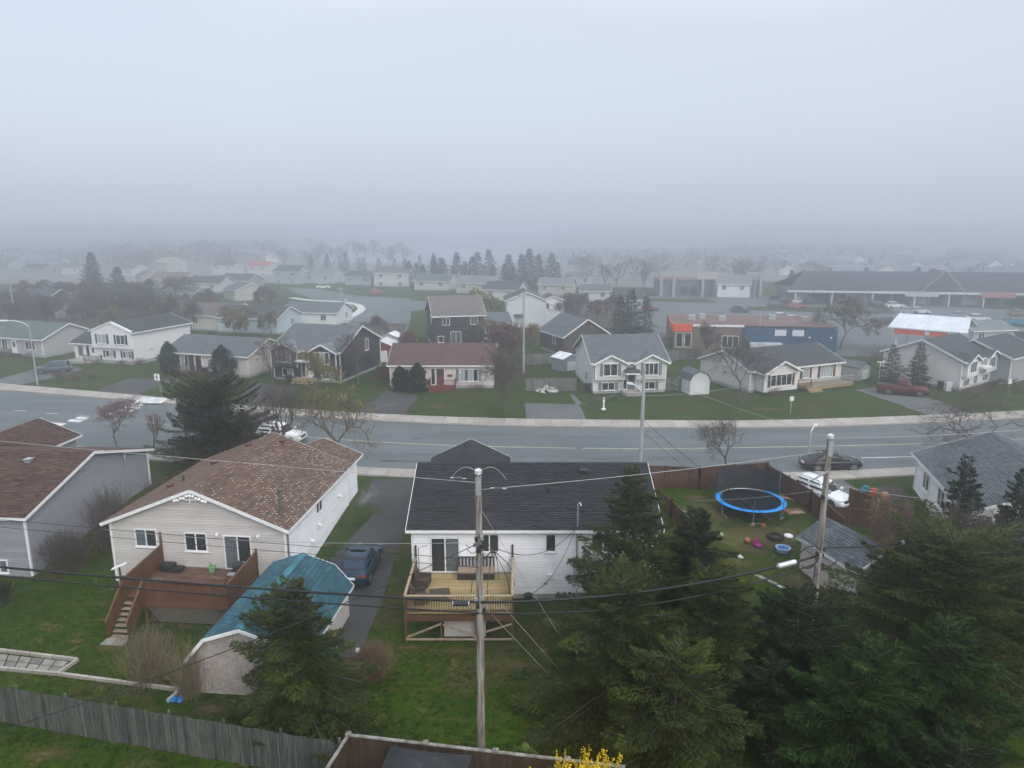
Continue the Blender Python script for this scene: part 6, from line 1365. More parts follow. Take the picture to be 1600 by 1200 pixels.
# 6 grey white split entry with two gables
rz = R(6); w, d = 9.0, 11.0; xl, yl = at(927, 615, 0)
H = house('pale grey split entry house with two front gables and grey shutters', place(xl, yl, rz, w, d), rz, w, d, 4.1, .44, C_slate, (.58,.60,.61), fz=.3, o=.5)
f = face(w, d, 'F')
for u in (-2.55, 2.55):
    fb = bay(H, f, u, 3.7, .5, 1.75, 3.95, .50, C_slate, (.52,.54,.54), reach=3.2, o=.4); window(H, fb, u, 2.35, 1.65, 1.4, 2 if u < 0 else 3, M_gshut); window(H, f, u-.1, .45, 1.5, .85, 2, M_gshut)
m = MB(); fbox(m, f, -.85, .95, 2.55, 2.75, 0, 1.4); m.build('porch_canopy', M_white, H); m = MB(); m.extr([fp(f,-.9,2.76,1.45),fp(f,1.0,2.76,1.45),fp(f,1.0,3.15,.02),fp(f,-.9,3.15,.02)], (0,0,.06)); b = m.build('canopy_roof', M_roofc, H); b.color = (*C_char, 1)
door(H, f, .2, .45, .95, 2.05, plain('slate_door', (.10,.11,.12))); window(H, f, -.55, .5, .4, 1.9, 1, name='side_light'); m = MB(); m.box(-1.1,1.1,-d/2-1.6,-d/2,.03,.4); m.build('porch_floor', M_conc, H); railing(H, [(1.1,-d/2-1.5,.4),(1.1,-d/2,.4)], mat=M_white); steps(H, f, 0, 1.8, .4, 0, 1.6, 2)
fL = face(w, d, 'L'); m = MB(); fbox(m, fL, 1.5, 1.9, 1.1, 1.9, 0, .2); m.build('electric_meter', M_metal, H)
# 7 charcoal roofed bungalow turned to the right
rz = R(24); w, d = 15.2, 9.2; xl, yl = at(1170, 614, 0)
H = house('pale bungalow with a charcoal roof and a wooden front deck', place(xl, yl, rz, w, d), rz, w, d, 2.95, .38, C_char, (.60,.58,.57), o=.45)
f = face(w, d, 'F'); fb = bay(H, f, -4.2, 5.2, 1.7, .3, 2.85, .46, C_char, (.60,.60,.60), reach=3.2, o=.45); window(H, fb, -4.2, 1.0, 3.3, 1.35, 4, M_brnsh); door(H, f, -.6, .4, .95, 2.1, M_dark); window(H, f, 1.6, 1.15, 1.0, 1.2, 1, M_brnsh, glass=M_glassp); window(H, f, 5.2, 1.0, 2.1, 1.5, 4, M_brnsh, glass=[M_glassp])
m = MB(); m.box(-.4,7.4,-d/2-2.4,-d/2,.1,.5); m.build('porch_floor', M_wood_new, H); railing(H, [(.2,-d/2-2.3,.5),(7.4,-d/2-2.3,.5)], mat=M_polefar); railing(H, [(-1.4,-d/2-1.8,.5),(.2,-d/2-2.3,.5)], mat=M_wood_brown); steps(H, f, .2, 2.0, .5, 0, 2.4, 3, M_wood_new)
# 8 white split entry at the right
rz = R(36); w, d = 9.4, 9.6; xl, yl = at(1498, 610.5, 0)
H = house('white split entry house with a black roof beside the red pickup', place(xl, yl, rz, w, d), rz, w, d, 3.9, .42, C_char, (.62,.59,.59), fz=.3, o=.45)
f = face(w, d, 'F')
for u in (-2.9, 2.7):
    fb = bay(H, f, u, 3.0, .6, 1.7, 3.75, .5, C_char, W_white, reach=3, o=.35); window(H, fb, u, 2.25, 1.6, 1.3, 3); window(H, f, u, .4, 1.5, .8, 3)
m = MB(); fbox(m, f, -1.2, 1.1, 2.5, 2.75, 0, 1.2); m.build('porch_canopy', M_white, H); door(H, f, -.3, .45, .95, 2.0, M_bluesh)
H = house('grey sided house with a grey roof behind the white split entry', (*at(1540, 585, 0), 0), R(36), 10, 9, 3.6, .4, C_char, (.30,.32,.34)); 
bins('black wheeled bin beside the white split level steps', 163, 566); bins('black wheeled bin in front of the pink bungalow porch', 320, 588); bins('black wheeled bin at the charcoal house door', 452, 599); bins('black wheeled bin beside the grey split entry house', 918, 613); bins('dark bin at the corner of the white house by the pickup', 1470, 609); bins('pale box bin beside the dark bin at the white house', 1480, 611, M_porc); bins('small black bin at the grey split entry porch', 930, 605)
# sheds and back fences of that row
def barn(label, px, py, w, d, h, rz, wc, rc, gam=True):
    x, y = at(px, py, 0); S = thing('garden_shed', label, 'shed', (x, y, 0), rz, 'sheds across the street'); m = MB(); p = [(-w/2,0),(-w/2,h*.6),(-w*.36,h*.85),(0,h),(w*.36,h*.85),(w/2,h*.6),(w/2,0)] if gam else [(-w/2,0),(-w/2,h*.72),(0,h),(w/2,h*.72),(w/2,0)]
    m.extr([(a,-d/2,z) for a, z in p], (0,d,0)); b = m.build('wall', M_wall, S); b.color = (*wc, 1); m = MB(); q = p[1:-1]
    for (xa, za), (xb, zb) in zip(q, q[1:]): m.extr([(xa*1.06,-d/2-.15,za+.02),(xb*1.06,-d/2-.15,zb+.02),(xb*1.06,d/2+.15,zb+.02),(xa*1.06,d/2+.15,za+.02)], (0,0,.08))
    b = m.build('roof', M_roofc, S); b.color = (*rc, 1); m = MB(); m.box(-w*.26,w*.26,-d/2-.05,-d/2,.05,h*.55); m.build('door', M_white, S); return S
barn('white barn shaped garden shed beside the grey split entry house', 1083, 612, 2.6, 3.2, 2.9, R(14), W_white, C_slate)
barn('small blue grey shed with a pale roof behind the white rubble', 884, 577, 3.2, 2.6, 2.4, R(35), (.22,.27,.33), W_white, False)
barn('grey shed with a low roof behind the wooden front deck', 1333, 590, 3.2, 3.0, 2.3, R(40), W_grey, C_slate, False)
barn('small red shed beside the charcoal house', 600, 562, 4.2, 4.0, 3.2, R(-5), (.18,.035,.03), (.5,.5,.52), False)
barn('white roofed canopy shed beyond the red shed', 613, 545, 3.4, 3.0, 2.8, R(-10), (.4,.4,.42), W_white, False)
M_fence_far = noise_mat('grey_far_board', (.10,.105,.10), (.17,.175,.165), 2, .9, tone=.3)
def ffence(label, pix, h=1.6, mat=None): return low_fence(label, [at(*p, 0) for p in pix], h, mat or M_fence_far, bw=.3, posts=3)
ffence('grey board fence behind the white rubble heap', [(822,611),(900,611)]); ffence('grey board fence behind the lawn of the split entry house', [(1042,565),(1110,558)]); ffence('brown board fence left of the maroon bungalow', [(590,592),(612,592)], 1.7, M_fence_t)
ffence('grey board fence between the far gardens', [(820,571),(880,568)]); ffence('grey board fence beside the white barn shed', [(1042,610),(1064,611)]); ffence('distant board fence along the car park', [(990,545),(1065,540)], 1.5)

# ---------------------------------------------------------------- second row and beyond
def backhouse(label, px, py, w, d, ze, s, rz, rc, wc, ridge='x', win=((-.3,.8),(.25,.8)), rows=1, z_off=0, grp='houses in the hazy rows behind', L=True):
    x, y = at(px, py, 0); H = house(label, (x, y+d/2, z_off), R(rz), w, d, ze, s, rc, wc, ridge=ridge, group=grp, corner=False)
    for sd_ in ('F', 'L', 'R'):
        f = face(w, d, sd_); hw = (w if sd_ == 'F' else d)
        for r_ in range(rows):
            for u, ww in (win if sd_ == 'F' else ((.1,.8),)): window(H, f, u*hw, (ze-1.75)-2.6*r_, ww*1.4, 1.15, 2, simple=True, glass=M_glass)
    return H
H = backhouse('dark two storey house with a brown grey roof behind the maroon bungalow', 708, 541, 8.6, 9.0, 5.5, .62, 14, (.13,.115,.12), W_dk, win=((-.26,.75),(.3,.75)))
f = face(8.6, 9.0, 'F'); window(H, f, -.6, .5, 1.7, 2.0, 2, name='patio_door', glass=M_glassm); window(H, f, -3.2, .8, .9, 1.0, 1)
backhouse('low dark wing with a grey roof right of the dark two storey house', 766, 530, 6.0, 7, 3.0, .45, 14, C_slate, W_dk)
H = backhouse('white two storey house with a street facing gable beyond the side garden', 820, 512, 7.9, 8.5, 5.7, .42, 4, C_char, (.52,.56,.62), ridge='y', win=())
f = face(7.9, 8.5, 'F'); m = MB(); fbox(m, f, -2.4, -.6, 2.5, 2.75, 0, .8); b = m.build('door_canopy', M_roofc, H); b.color = (*C_char, 1); window(H, f, -1.5, .4, 1.5, 2.0, 2, name='patio_door', glass=M_glassp)
backhouse('white side wing of the two storey house with an upper window', 862, 508, 4.6, 7, 5.2, .42, 4, C_char, W_white, ridge='y')
H = backhouse('brown deck house with white gable trim beside the blue grey shed', 900, 556, 8.0, 9, 3.4, .62, 22, C_slate, W_brn, ridge='y', win=((-.1,.6),(.12,.6)))
railing(H, [(-4,-5.6,1.2),(4,-5.6,1.2)], mat=M_wood_brown); m = MB(); m.box(-4,4,-5.7,-4.5,.9,1.2); m.build('deck', M_wood_brown, H)
backhouse('pale blue house with a dark roof behind the pink bungalow', 395, 521, 13, 9, 3.1, .4, -14, C_char, W_blue)
backhouse('brown roofed house with a skylight beside the pale blue house', 335, 517, 10, 9, 3.2, .42, -14, (.10,.085,.09), W_cream)
backhouse('white bungalow with a wide grey roof by the side street', 490, 509, 11.5, 9, 2.9, .36, -8, C_slate, W_white)
backhouse('dark roofed house at the left behind the leaning pole', 42, 487, 13, 10, 3.0, .42, -12, C_char, W_brn); backhouse('small grey house with a white window among the left thickets', 92, 473, 8, 8, 3.2, .42, -15, C_char, W_grey)
backhouse('small gabled cottage among the left thickets', 100, 496, 6, 6, 2.6, .6, -60, C_char, W_grey); backhouse('pale low house among the bushes behind the white split level', 152, 490, 7, 7, 2.6, .4, -10, C_slate, W_white)
backhouse('green grey roofed shed house behind the thickets', 282, 472, 9, 7, 2.6, .36, -6, C_gg, W_grey)
rows = [ # px, py, w, d, eave, rot, roof, wall, label
 (265,450,13,9,3.2,-10,(.13,.10,.10),W_white,'long white house with a brown roof left of the white bungalow'),(262,428,9,9,5.2,-35,(.32,.27,.22),W_cream,'tan gabled house standing above the brown roof'),(228,447,8,8,3.6,-50,C_slate,W_cream,'cream gabled house left of the tan gabled house'),
 (322,457,11,9,3.0,-8,C_char,W_white,'white bungalow with a charcoal roof on the upper street'),(375,470,9,9,3.0,-50,C_slate,W_cream,'cream gabled house behind the brown roof'),(370,452,11,9,3.0,-14,C_char,W_grey,'dark roofed house right of the white bungalow'),(352,430,10,8,4.2,-12,C_char,W_white,'white house with a dark roof before the foggy wood'),
 (406,432,9,8,4.4,-12,(.30,.07,.06),W_white,'white house with a red roof'),(452,444,10,9,4.6,-14,C_char,W_blue,'blue two storey house right of the red roof'),(502,443,12,9,3.2,-14,C_lgrey,(.50,.62,.68),'pale blue house with a light grey roof'),(563,446,10,8,3.2,-12,C_char,W_blue,'blue grey house with cedar shrubs'),
 (613,448,12,9,4.8,-4,(.10,.085,.10),W_white,'white two storey house with a mauve roof'),(680,454,12,9,3.2,-14,C_slate,W_white,'white bungalow with a slate roof by the lake trees'),(748,459,12,9,3.4,-16,C_lgrey,W_cream,'cream house with a light grey roof behind the yellow tree'),(790,470,10,9,3.2,-18,C_char,W_white,'white gabled house behind the two storey house'),
 (872,462,10,8,3.4,-14,C_lgrey,W_cream,'pale house in the haze right of the white two storey house'),(906,448,9,8,3.4,-6,C_lgrey,W_white,'hazy white house by the pale field'),(930,471,8,7,3.0,0,C_slate,W_white,'small white house behind the brown deck house'),(985,487,6,6,3.0,10,C_char,W_grey,'small grey house at the edge of the car park'),
 (55,432,11,9,3.2,-10,C_char,W_grey,'grey house in the fog at the left edge'),(105,430,10,8,3.2,10,(.10,.09,.09),W_white,'white gabled house in the fog left of the tall conifer'),(200,432,9,8,3.2,-20,C_slate,W_white,'foggy white house right of the tall conifer')]
for px, py, w, d, ze, rz, rc, wc, lb in rows: backhouse(lb, px, py, w, d, ze, .42, rz, rc, k(wc, .78), rows=2 if ze > 4.3 else 1)  # walls dulled for lower contrast, fog put into their colour
# small cars of the upper street
small_car('white car parked on the upper side street', 505, 451, R(10), (.7,.72,.75), 'cars on the side street'); small_car('red car parked on the grass of the upper side street', 589, 460, R(15), (.30,.05,.06), 'cars on the side street'); small_car('dark car parked beside the cedar shrubs of the upper street', 566, 452, R(20), (.05,.06,.07), 'cars on the side street')
bins('pale blue recycling bin on the side street corner', 541, 473, plain('pale_blue_bin', (.25,.38,.52)))

# ---------------------------------------------------------------- shops and the gas station
x, y = at(1052, 545, 0)
S = thing('brick_shop', 'brown brick shop with an orange fascia and a blue painted end', 'shop', (x, y, 0), R(-7), 'shops around the car park')
m = MB(); m.box(0,11.3,0,14,0,4.0); m.build('wall', M_brick, S); m = MB(); m.box(11.32,26,-.6,14,0,3.85); m.build('blue_wall', M_bluewall, S); m = MB(); m.box(-.15,26.1,-.1,14.2,4.0,4.15); m.build('roof', M_gravelroof, S); m = MB(); m.box(-.3,2.9,-.25,-.1,3.0,4.25); m.box(-.3,-.15,-.25,6,3.0,4.25); m.build('orange_fascia', M_orange, S)
m = MB(); m.box(2.95,11.3,-.2,-.05,3.85,4.2); m.build('fascia', M_white, S); fS = ((5.6,0),(1,0),(0,-1))
for u in (-4.7,-3.3): window(S, fS, u, .4, 1.0, 2.3, 1, simple=True)
window(S, fS, 3.6, .4, 2.6, 1.9, 3); 
for i, (xx, yy) in enumerate(((3,6),(5,8),(8,5),(17,8),(22,6))):
    m = MB(); m.box(xx,xx+1.2,yy,yy+1.2,4.15,5.0); m.build('rooftop_unit', M_metal, S)
fb = ((18.6, -.6), (1,0), (0,-1))
for u in (-1.6, 1.2):
    m = MB(); fbox(m, fb, u-.9, u+.9, 2.6, 3.6, 0, .12); m.build('air_vent', M_porc, S)
for u in (3.0,6.4): m = MB(); m.lathe([(0,-.2),(.2,0),(0,.2)], 8, fp(fb, u, 2.4, .1)); m.build('wall_lamp', M_white, S)
m = MB(); fbox(m, fb, -6.5, -1.5, .1, 1.5, .0, 1.6); m.build('lean_to', M_porc, S)
S = thing('gas_station_canopy', 'gas station canopy with a pale metal roof and an orange fascia', 'canopy', (58.4, 109.6, 0), R(-40), 'shops around the car park')
Lg, Dg = 10.6, 5.0
m = MB(); m.extr([(0,0,4.9),(Lg,0,4.9),(Lg-.4,Dg,6.6),(.4,Dg,6.6)], (0,0,-.16)); m.extr([(Lg,2*Dg,4.9),(0,2*Dg,4.9),(.4,Dg,6.6),(Lg-.4,Dg,6.6)], (0,0,-.16)); m.build('roof', M_tin, S)
for i in range(14):
    m = MB(); u = (i+.5)/14; m.beam((Lg*u,.02,4.93),(.4+(Lg-.8)*u,Dg,6.63), .07, .05); m.build('roof_seam', M_tin, S)
m = MB(); m.box(.9,Lg*.76,.12,.3,3.95,4.72); m.build('orange_fascia', M_orange, S); m = MB(); m.box(Lg*.76+.03,Lg-.3,.14,.3,3.95,4.72); m.build('fascia', M_porc, S)
m = MB(); m.box(Lg*.48,Lg*.54,.04,.11,4.05,4.65); m.build('fascia_emblem', M_porc, S)
for xx in (1.2,5.2,9.4):
    for yy in (1,9): m = MB(); m.beam((xx,yy,0),(xx,yy,4.72), .35, .35); m.build('column', M_white, S)
x, y = at(1232, 474, 0)
S = thing('strip_mall', 'long single storey shop row with a dark roof and small shop fronts', 'shop row', (x, y, 0), R(-9), 'shops around the car park')
Lm = 108; m = MB(); m.box(0,Lm,0,16,0,3.6); b = m.build('wall', M_wall, S); b.color = (.09,.10,.12,1)
m = MB()
m.extr([(-1,-2.5,3.7),(Lm,-2.5,3.7),(Lm,8,8.3),(5,8,8.3)], (0,0,-.2)); m.extr([(Lm,18,3.7),(-1,18,3.7),(5,8,8.3),(Lm,8,8.3)], (0,0,-.2)); b = m.build('roof', M_roofc, S); b.color = (.045,.05,.065,1)
m = MB(); m.box(-1,Lm,-2.7,-2.5,3.2,3.75); m.build('fascia', M_porc, S)
i = 0; xx = 1.5; random.seed(4)
while xx < Lm-4:
    ww = random.choice((3.2,4.2,5.0)); m = MB(); m.box(xx,xx+ww,-.06,0,.4,2.7); W_ = m.build('shop_window', M_glass if i % 3 else M_glassp, S); m = MB(); m.box(xx-.15,xx,-.1,.0,.1,2.9); m.build('window_frame', M_porc, S)
    if i % 2 == 0: m = MB(); m.beam((xx-.4,-2.3,0),(xx-.4,-2.3,3.3),.3,.3); m.build('column', M_porc, S)
    xx += ww+.9; i += 1
for a, b_, c in ((60,72,(.10,.38,.42)),(46,54,(.36,.16,.17)),(28,36,(.45,.45,.5))): m = MB(); m.box(a,b_,-2.78,-2.70,2.5,3.7); o = m.build('shop_sign', M_wall, S); o.color = (*c, 1)
m = MB(); m.extr([(32,-2.6,3.7),(42,-2.6,3.7),(37,-2.6,9.2)], (0,9,0)); o = m.build('gable', M_wall, S); o.color = (.06,.065,.08,1); m = MB(); m.beam((31.7,-2.7,3.6),(37,-2.7,9.3),.1,.22); m.beam((42.3,-2.7,3.6),(37,-2.7,9.3),.1,.22); m.build('gable_trim', M_polefar, S)
x, y = at(1030, 463, 0)
S = thing('plaza_building', 'pale plaza building with tall entrance frames in the fog', 'shop row', (x, y, 0), R(-4), 'shops around the car park'); m = MB(); m.box(0,30,0,14,0,4.6); b = m.build('wall', M_wall, S); b.color = (.11,.12,.16,1)
m = MB(); m.box(-.3,30.3,-.3,14.3,4.6,4.9); m.build('roof', M_gravelroof, S)
for a in (0, 12, 25):
    m = MB(); m.box(a,a+.8,-1,0,0,6.6); m.box(a+3.6,a+4.4,-1,0,0,6.6); m.box(a,a+4.4,-1,0,6.6,7.2); m.build('entrance_frame', M_polefar, S)
m = MB(); m.box(10.6,16.4,-1.2,-1.0,5.1,7.2); o = m.build('shop_sign', M_wall, S); o.color = (.40,.33,.34,1)
for xx in (6,9,18,21): m = MB(); m.box(xx,xx+2,-.06,0,.5,3); m.build('shop_window', M_glass, S)
backhouse('pale blue gabled house at the end of the plaza building', 1150, 466, 9, 9, 4.2, .5, -10, C_lgrey, W_white)
backhouse('grey roofed hut right of the gas station roof', 1545, 540, 8, 7, 2.8, .35, 10, C_lgrey, W_grey)
cp = [(1015,486,4,(.16,.05,.06),'dark red car driving in the hazy car park'),(1155,488,-8,(.05,.07,.10),'dark blue car behind the brick shop roof'),(1222,500,0,(.7,.72,.75),'white car behind the brick shop roof'),(1240,504,5,(.55,.57,.6),'pale car right of the white one behind the brick shop'),(1212,470,10,(.06,.065,.08),'dark car before the strip mall left end'),(1232,474,8,(.04,.045,.05),'black car left of the white strip mall car'),(1248,474,0,(.7,.72,.75),'white car in front of the strip mall windows'),(1268,475,12,(.05,.06,.07),'black car right of the white strip mall car'),(1243,482,8,(.35,.10,.07),'orange red car on the grass verge side'),(1213,480,5,(.07,.09,.08),'dark green car left of the orange red car'),(1337,487,6,(.7,.72,.74),'white car right of the hazy tree'),(1357,490,4,(.08,.10,.11),'dark grey car beside the white one right of the hazy tree'),(1397,481,2,(.68,.7,.72),'white car before the strip mall gable'),(1388,507,8,(.03,.035,.05),'dark car left of the gas station roof'),(1436,490,0,(.6,.62,.65),'pale car above the gas station roof'),(1417,490,0,(.28,.32,.38),'blue grey car above the left of the gas station roof'),(1502,498,-4,(.24,.28,.35),'blue grey car above the right of the gas station roof'),(1528,502,-8,(.7,.72,.75),'white car at the right end of the gas station roof'),(1590,508,-4,(.02,.20,.36),'bright blue car on the verge at the right edge'),(1318,477,0,(.08,.05,.05),'brown car before the strip mall windows'),(1372,480,0,(.05,.05,.06),'black car before the strip mall gable'),(1592,494,0,(.22,.12,.12),'dull red car above the bright blue car'),(1596,531,10,(.05,.06,.07),'dark car beside the hut at the right edge')]
for px, py, rz, c, lb in cp: small_car(lb, px, py, R(rz), c)

ORD = 'first second third fourth fifth sixth seventh eighth ninth tenth eleventh twelfth thirteenth fourteenth fifteenth sixteenth seventeenth eighteenth nineteenth twentieth'.split()
def ordinal(i):
    if i < 20: return ORD[i]
    t = {2:'twenty',3:'thirty',4:'forty',5:'fifty'}[(i+1)//10]; return t.replace('y','ieth') if (i+1) % 10 == 0 else t+' '+ORD[(i+1) % 10-1]
MARKS = [((60,540),'the green grey roofed bungalow'),((190,530),'the navy shuttered white house'),((330,540),'the pink bungalow'),((500,540),'the charcoal twin gable house'),((690,560),'the maroon bungalow'),((900,540),'the brown deck house'),((40,480),'the leaning pale pole'),((150,478),'the tall foggy conifer'),((285,478),'the green grey shed roof')]
def named(pix, what):
    """one label each: order from the left within those by the same landmark"""
    by = {}
    for i, (px, py) in enumerate(pix): by.setdefault(min(MARKS, key=lambda m_: (m_[0][0]-px)**2+9*(m_[0][1]-py)**2)[1], []).append((px, i))
    out = [None]*len(pix)
    for mk, v in by.items():
        for q, (_, i) in enumerate(sorted(v)): out[i] = ('%s from the left of the %ss by %s' % (ordinal(q), what, mk)) if len(v) > 1 else '%s by %s' % (what, mk)
    return out
def from_left(xs_, text):
    out = [None]*len(xs_)
    for q, i in enumerate(sorted(range(len(xs_)), key=lambda i: xs_[i])): out[i] = ordinal(q)+' from the left of the '+text
    return out
# ---------------------------------------------------------------- distant houses in the fog: rows on the far slope
def proto_house(rc, wc):
    E = thing('distant_house', 'x', 'house', (0,0,0)); m = MB(); w, d, z, zr = 10, 8, 3.4, 5.4
    m.extr([(-w/2,-d/2,0),(-w/2,d/2,0),(-w/2,d/2,z),(-w/2,0,zr),(-w/2,-d/2,z)], (w,0,0)); o = m.build('wall', M_wall, E); o.color = (*wc, 1); m = MB()
    for sg in (-1, 1): m.extr([(-w/2-.4,sg*(d/2+.4),z-.15),(w/2+.4,sg*(d/2+.4),z-.15),(w/2+.4,0,zr+.05),(-w/2-.4,0,zr+.05)], (0,0,-.15))
    o = m.build('roof', M_roofc, E); o.color = (*rc, 1); m = MB()
    for u in (-3,0,3): m.box(u-.7,u+.7,-d/2-.04,-d/2,1.2,2.5)
    o = m.build('window_band', M_glass, E); o['kind'] = 'stuff'; return E
protos = [proto_house((.17,.19,.21), (.60,.62,.65)), proto_house((.12,.13,.15), (.55,.54,.52)), proto_house((.11,.115,.13), (.34,.40,.46)), proto_house((.22,.22,.24), (.62,.64,.68))]  # roofs lightened to stand out less, haze put into their colour
first = [True]*4; g = np.random.default_rng(77); spots = []
gl = {'r': ('pale small house in the foggy rows on the slope behind the strip mall', 'foggy houses on the slope at the right'), 'l': ('small pale building dissolving in the fog at the upper left', 'foggy buildings at the upper left')}
cand = []
for rowy in (448,437,427,418,410,403,396,390):
    st_ = {448:46,437:40,427:36,418:33,410:30,403:28,396:26,390:24}[rowy]; px = 1260 if rowy > 430 else 1200
    px += g.uniform(0, 30)
    while px < 1640: cand.append((px, rowy+g.uniform(-2,2), 'r%d' % rowy)); px += st_*g.uniform(.8,1.35)
for rowy in (418,408,400,393):
    px = -20+g.uniform(0,20)
    while px < 150: cand.append((px, rowy+g.uniform(-2,2), 'l%d' % rowy)); px += g.uniform(22,44)
for px in (230,262,300,345,392,430): cand.append((px, 405+g.uniform(-6,4), 'm'))
RN = {'r448':'nearest','r437':'second','r427':'third','r418':'fourth','r410':'fifth','r403':'sixth','r396':'seventh','r390':'farthest','l418':'nearest','l408':'second','l400':'third','l393':'farthest'}; cl = {}
for kd in dict.fromkeys(c_[2] for c_ in cand):
    ii = [i for i, c_ in enumerate(cand) if c_[2] == kd]; tx = ('houses in the %s foggy row behind the strip mall' % RN[kd]) if kd[0] == 'r' else ('buildings in the %s foggy row at the upper left' % RN[kd]) if kd[0] == 'l' else 'pale buildings in the fog beyond the red roof'
    for i, t_ in zip(ii, from_left([cand[i][0] for i in ii], tx)): cl[cand[i]] = t_
for px, py, kd in cand:
    x, y = at(px, py, 0); j = int(g.integers(0,4)); rz = R(g.uniform(-35,35)+(90 if g.random() < .3 else 0)); s = g.uniform(.85,1.25)
    if first[j]: o = protos[j]; first[j] = False; o.location = (x, y, 0); o.rotation_euler = (0,0,rz); o.scale = (s,s,s)
    else: o = copy_tree(protos[j], (x, y, 0), rz, scale=(s,s,s))
    o['label'], o['group'] = cl[(px, py, kd)], gl['r' if kd[0] == 'r' else 'l'][1]

# ---------------------------------------------------------------- distant trees
def copies(proto, spots, label, group, sc=(.8,1.25)):
    for i, (x, y, s) in enumerate(spots):
        o = proto if i == 0 else copy_tree(proto, (x, y, 0), g.uniform(0,6.28))
        if i == 0: o.location = (x, y, 0)
        o.scale = (s*g.uniform(.9,1.1),)*2+(s,); o['label'] = label[i]; o['group'] = group
bt = [bare_tree('x', 0, 200, 7.0, 3.2, 60+i, z=0, twig=[M_twig, M_twig_red, M_twig][i], bud=[None, M_bud_red, M_bud_tan][i], nbud=[0,2,3][i], rmin=.026, depth=5, forks=5, budsize=.2) for i in range(3)]
def px_spots(lst): return [(*at(px, py, 0), s) for px, py, s in lst]
th = lambda n, x0, x1, y0, y1, s0, s1: [(g.uniform(x0,x1), g.uniform(y0,y1), g.uniform(s0,s1)) for _ in range(n)]
L0 = [(30,520,.8),(70,512,.9),(150,505,.9),(200,512,.9),(235,500,1.0)]+th(24,-10,330,470,512,.6,1.0)+[(300,520,.8),(590,540,.7),(880,515,.8),(905,500,.8)]
copies(bt[0], px_spots(L0), named([p_[:2] for p_ in L0], 'grey leafless tree'), 'leafless trees behind the far row of houses')
L1 = [(45,505,.8),(120,515,.8),(215,480,.9),(330,505,.8),(415,490,.9)]+th(16,0,330,465,508,.6,.95)+[(800,575,.9),(780,560,.8),(890,498,.8),(935,505,.7),(960,500,.8),(640,560,.6)]
copies(bt[1], px_spots(L1), named([p_[:2] for p_ in L1], 'reddish leafless tree'), 'reddish leafless trees in the thickets')
L2 = [(180,522,.75),(260,510,.8),(425,525,.7),(385,520,.75),(760,545,.7),(830,560,.75)]+th(10,60,320,480,520,.5,.85)
copies(bt[2], px_spots(L2), named([p_[:2] for p_ in L2], 'tan budding tree'), 'tan budding trees in the thickets')
gt = 'bare trees in the gardens across the street'
bare_tree('dense dark bare tree on the lawn of the maroon bungalow', *G(788,648), 8.0, 3.3, 70, group=gt, rmin=.014, depth=5, forks=5)
bare_tree('spreading bare tree in front of the charcoal roofed bungalow', *G(1156,628), 7.2, 3.6, 71, group=gt, rmin=.014)
bare_tree('bare tree with tan buds before the charcoal twin gable house', *G(497,632), 6.2, 2.7, 72, group=gt, rmin=.012, bud=M_bud, nbud=2, budsize=.12)
bare_tree('bare tree at the right corner of the charcoal twin gable house', *G(560,600), 6.4, 3.0, 73, group=gt, rmin=.014)
bare_tree('bare tree at the left of the charcoal twin gable house', *G(428,605), 6.4, 2.8, 74, group=gt, rmin=.014)
bare_tree('thin bare sapling by the pavement before the spreading bare tree', *G(1157,655), 3.8, .7, 75, group=gt, rmin=.010, depth=3)
bare_tree('wide hazy bare tree left of the gas station', *at(1312,545,0), 8.8, 6.0, 76, group=gt, rmin=.02, bud=M_bud_tan, nbud=1, budsize=.15, ntw=12)
bare_tree('yellow leafing tree behind the dark two storey house', *at(745,505,0), 7.0, 4.2, 77, group=gt, rmin=.02, bud=M_bud, nbud=10, budsize=.42)
bare_tree('yellowish small tree behind the pink bungalow', *at(365,530,0), 6.0, 2.8, 78, group=gt, rmin=.02, bud=M_bud_tan, nbud=3, budsize=.2)
bare_tree('bare tree between the brick shop and the charcoal roofed bungalow', *at(1098,566,0), 6.0, 2.8, 79, group=gt, rmin=.02)
bare_tree('dark bare tree before the white house at the right end', *G(1568,640), 3.6, 2.2, 80, group=gt, rmin=.013, bud=M_bud_red, nbud=1)
ge = 'evergreens in the gardens across the street'
dense_shrub('tall cedar at the left end of the pink bungalow', *at(266,584,0), 4.4, 1.25, 81, M_cedar, group=ge, n=3500); dense_shrub('cedar in front of the pink bungalow porch', *at(349,594,0), 4.6, 1.5, 82, M_cedar, group=ge, n=3500)
dense_shrub('rounded cedar left of the maroon bungalow door', *at(626,611,0), 3.0, .95, 83, M_cedar, group=ge, n=3000, taper=.45); dense_shrub('tall cedar close to the maroon bungalow door', *at(653,612,0), 3.5, .98, 84, M_cedar, group=ge, n=3000, taper=.5)
spruce('slim blue grey spruce before the white split entry house', *at(1432,604,0), 5.6, 1.7, M_needle_d, 85, z=0, dens=.6, leaf=.28, group=ge); spruce('dark spruce left of the white split entry house', *at(1390,602,0), 5.2, 1.6, M_needle_d, 86, z=0, dens=.6, leaf=.28, group=ge)
spruce('tall dark conifer among the foggy houses at the left', *at(150,470,0), 13.0, 4.8, M_needle_d, 87, z=0, dens=.35, leaf=.6, group=ge); spruce('second dark conifer beside the tall foggy one', *at(188,468,0), 9.0, 4.0, M_needle_d, 88, z=0, dens=.35, leaf=.6, group=ge)
CB = [(px+g.uniform(-6,6), 447+g.uniform(-6,4), g.uniform(.7,1.45)) for px in range(640,880,11)]; CS = [(px+g.uniform(-10,10), 425+g.uniform(-4,3), g.uniform(.6,1.0)) for px in range(480,690,16)]; CX = [(985,520,.9),(1008,518,.75),(968,522,.8),(1350,463,.9),(1430,462,.9),(1235,460,.8)]
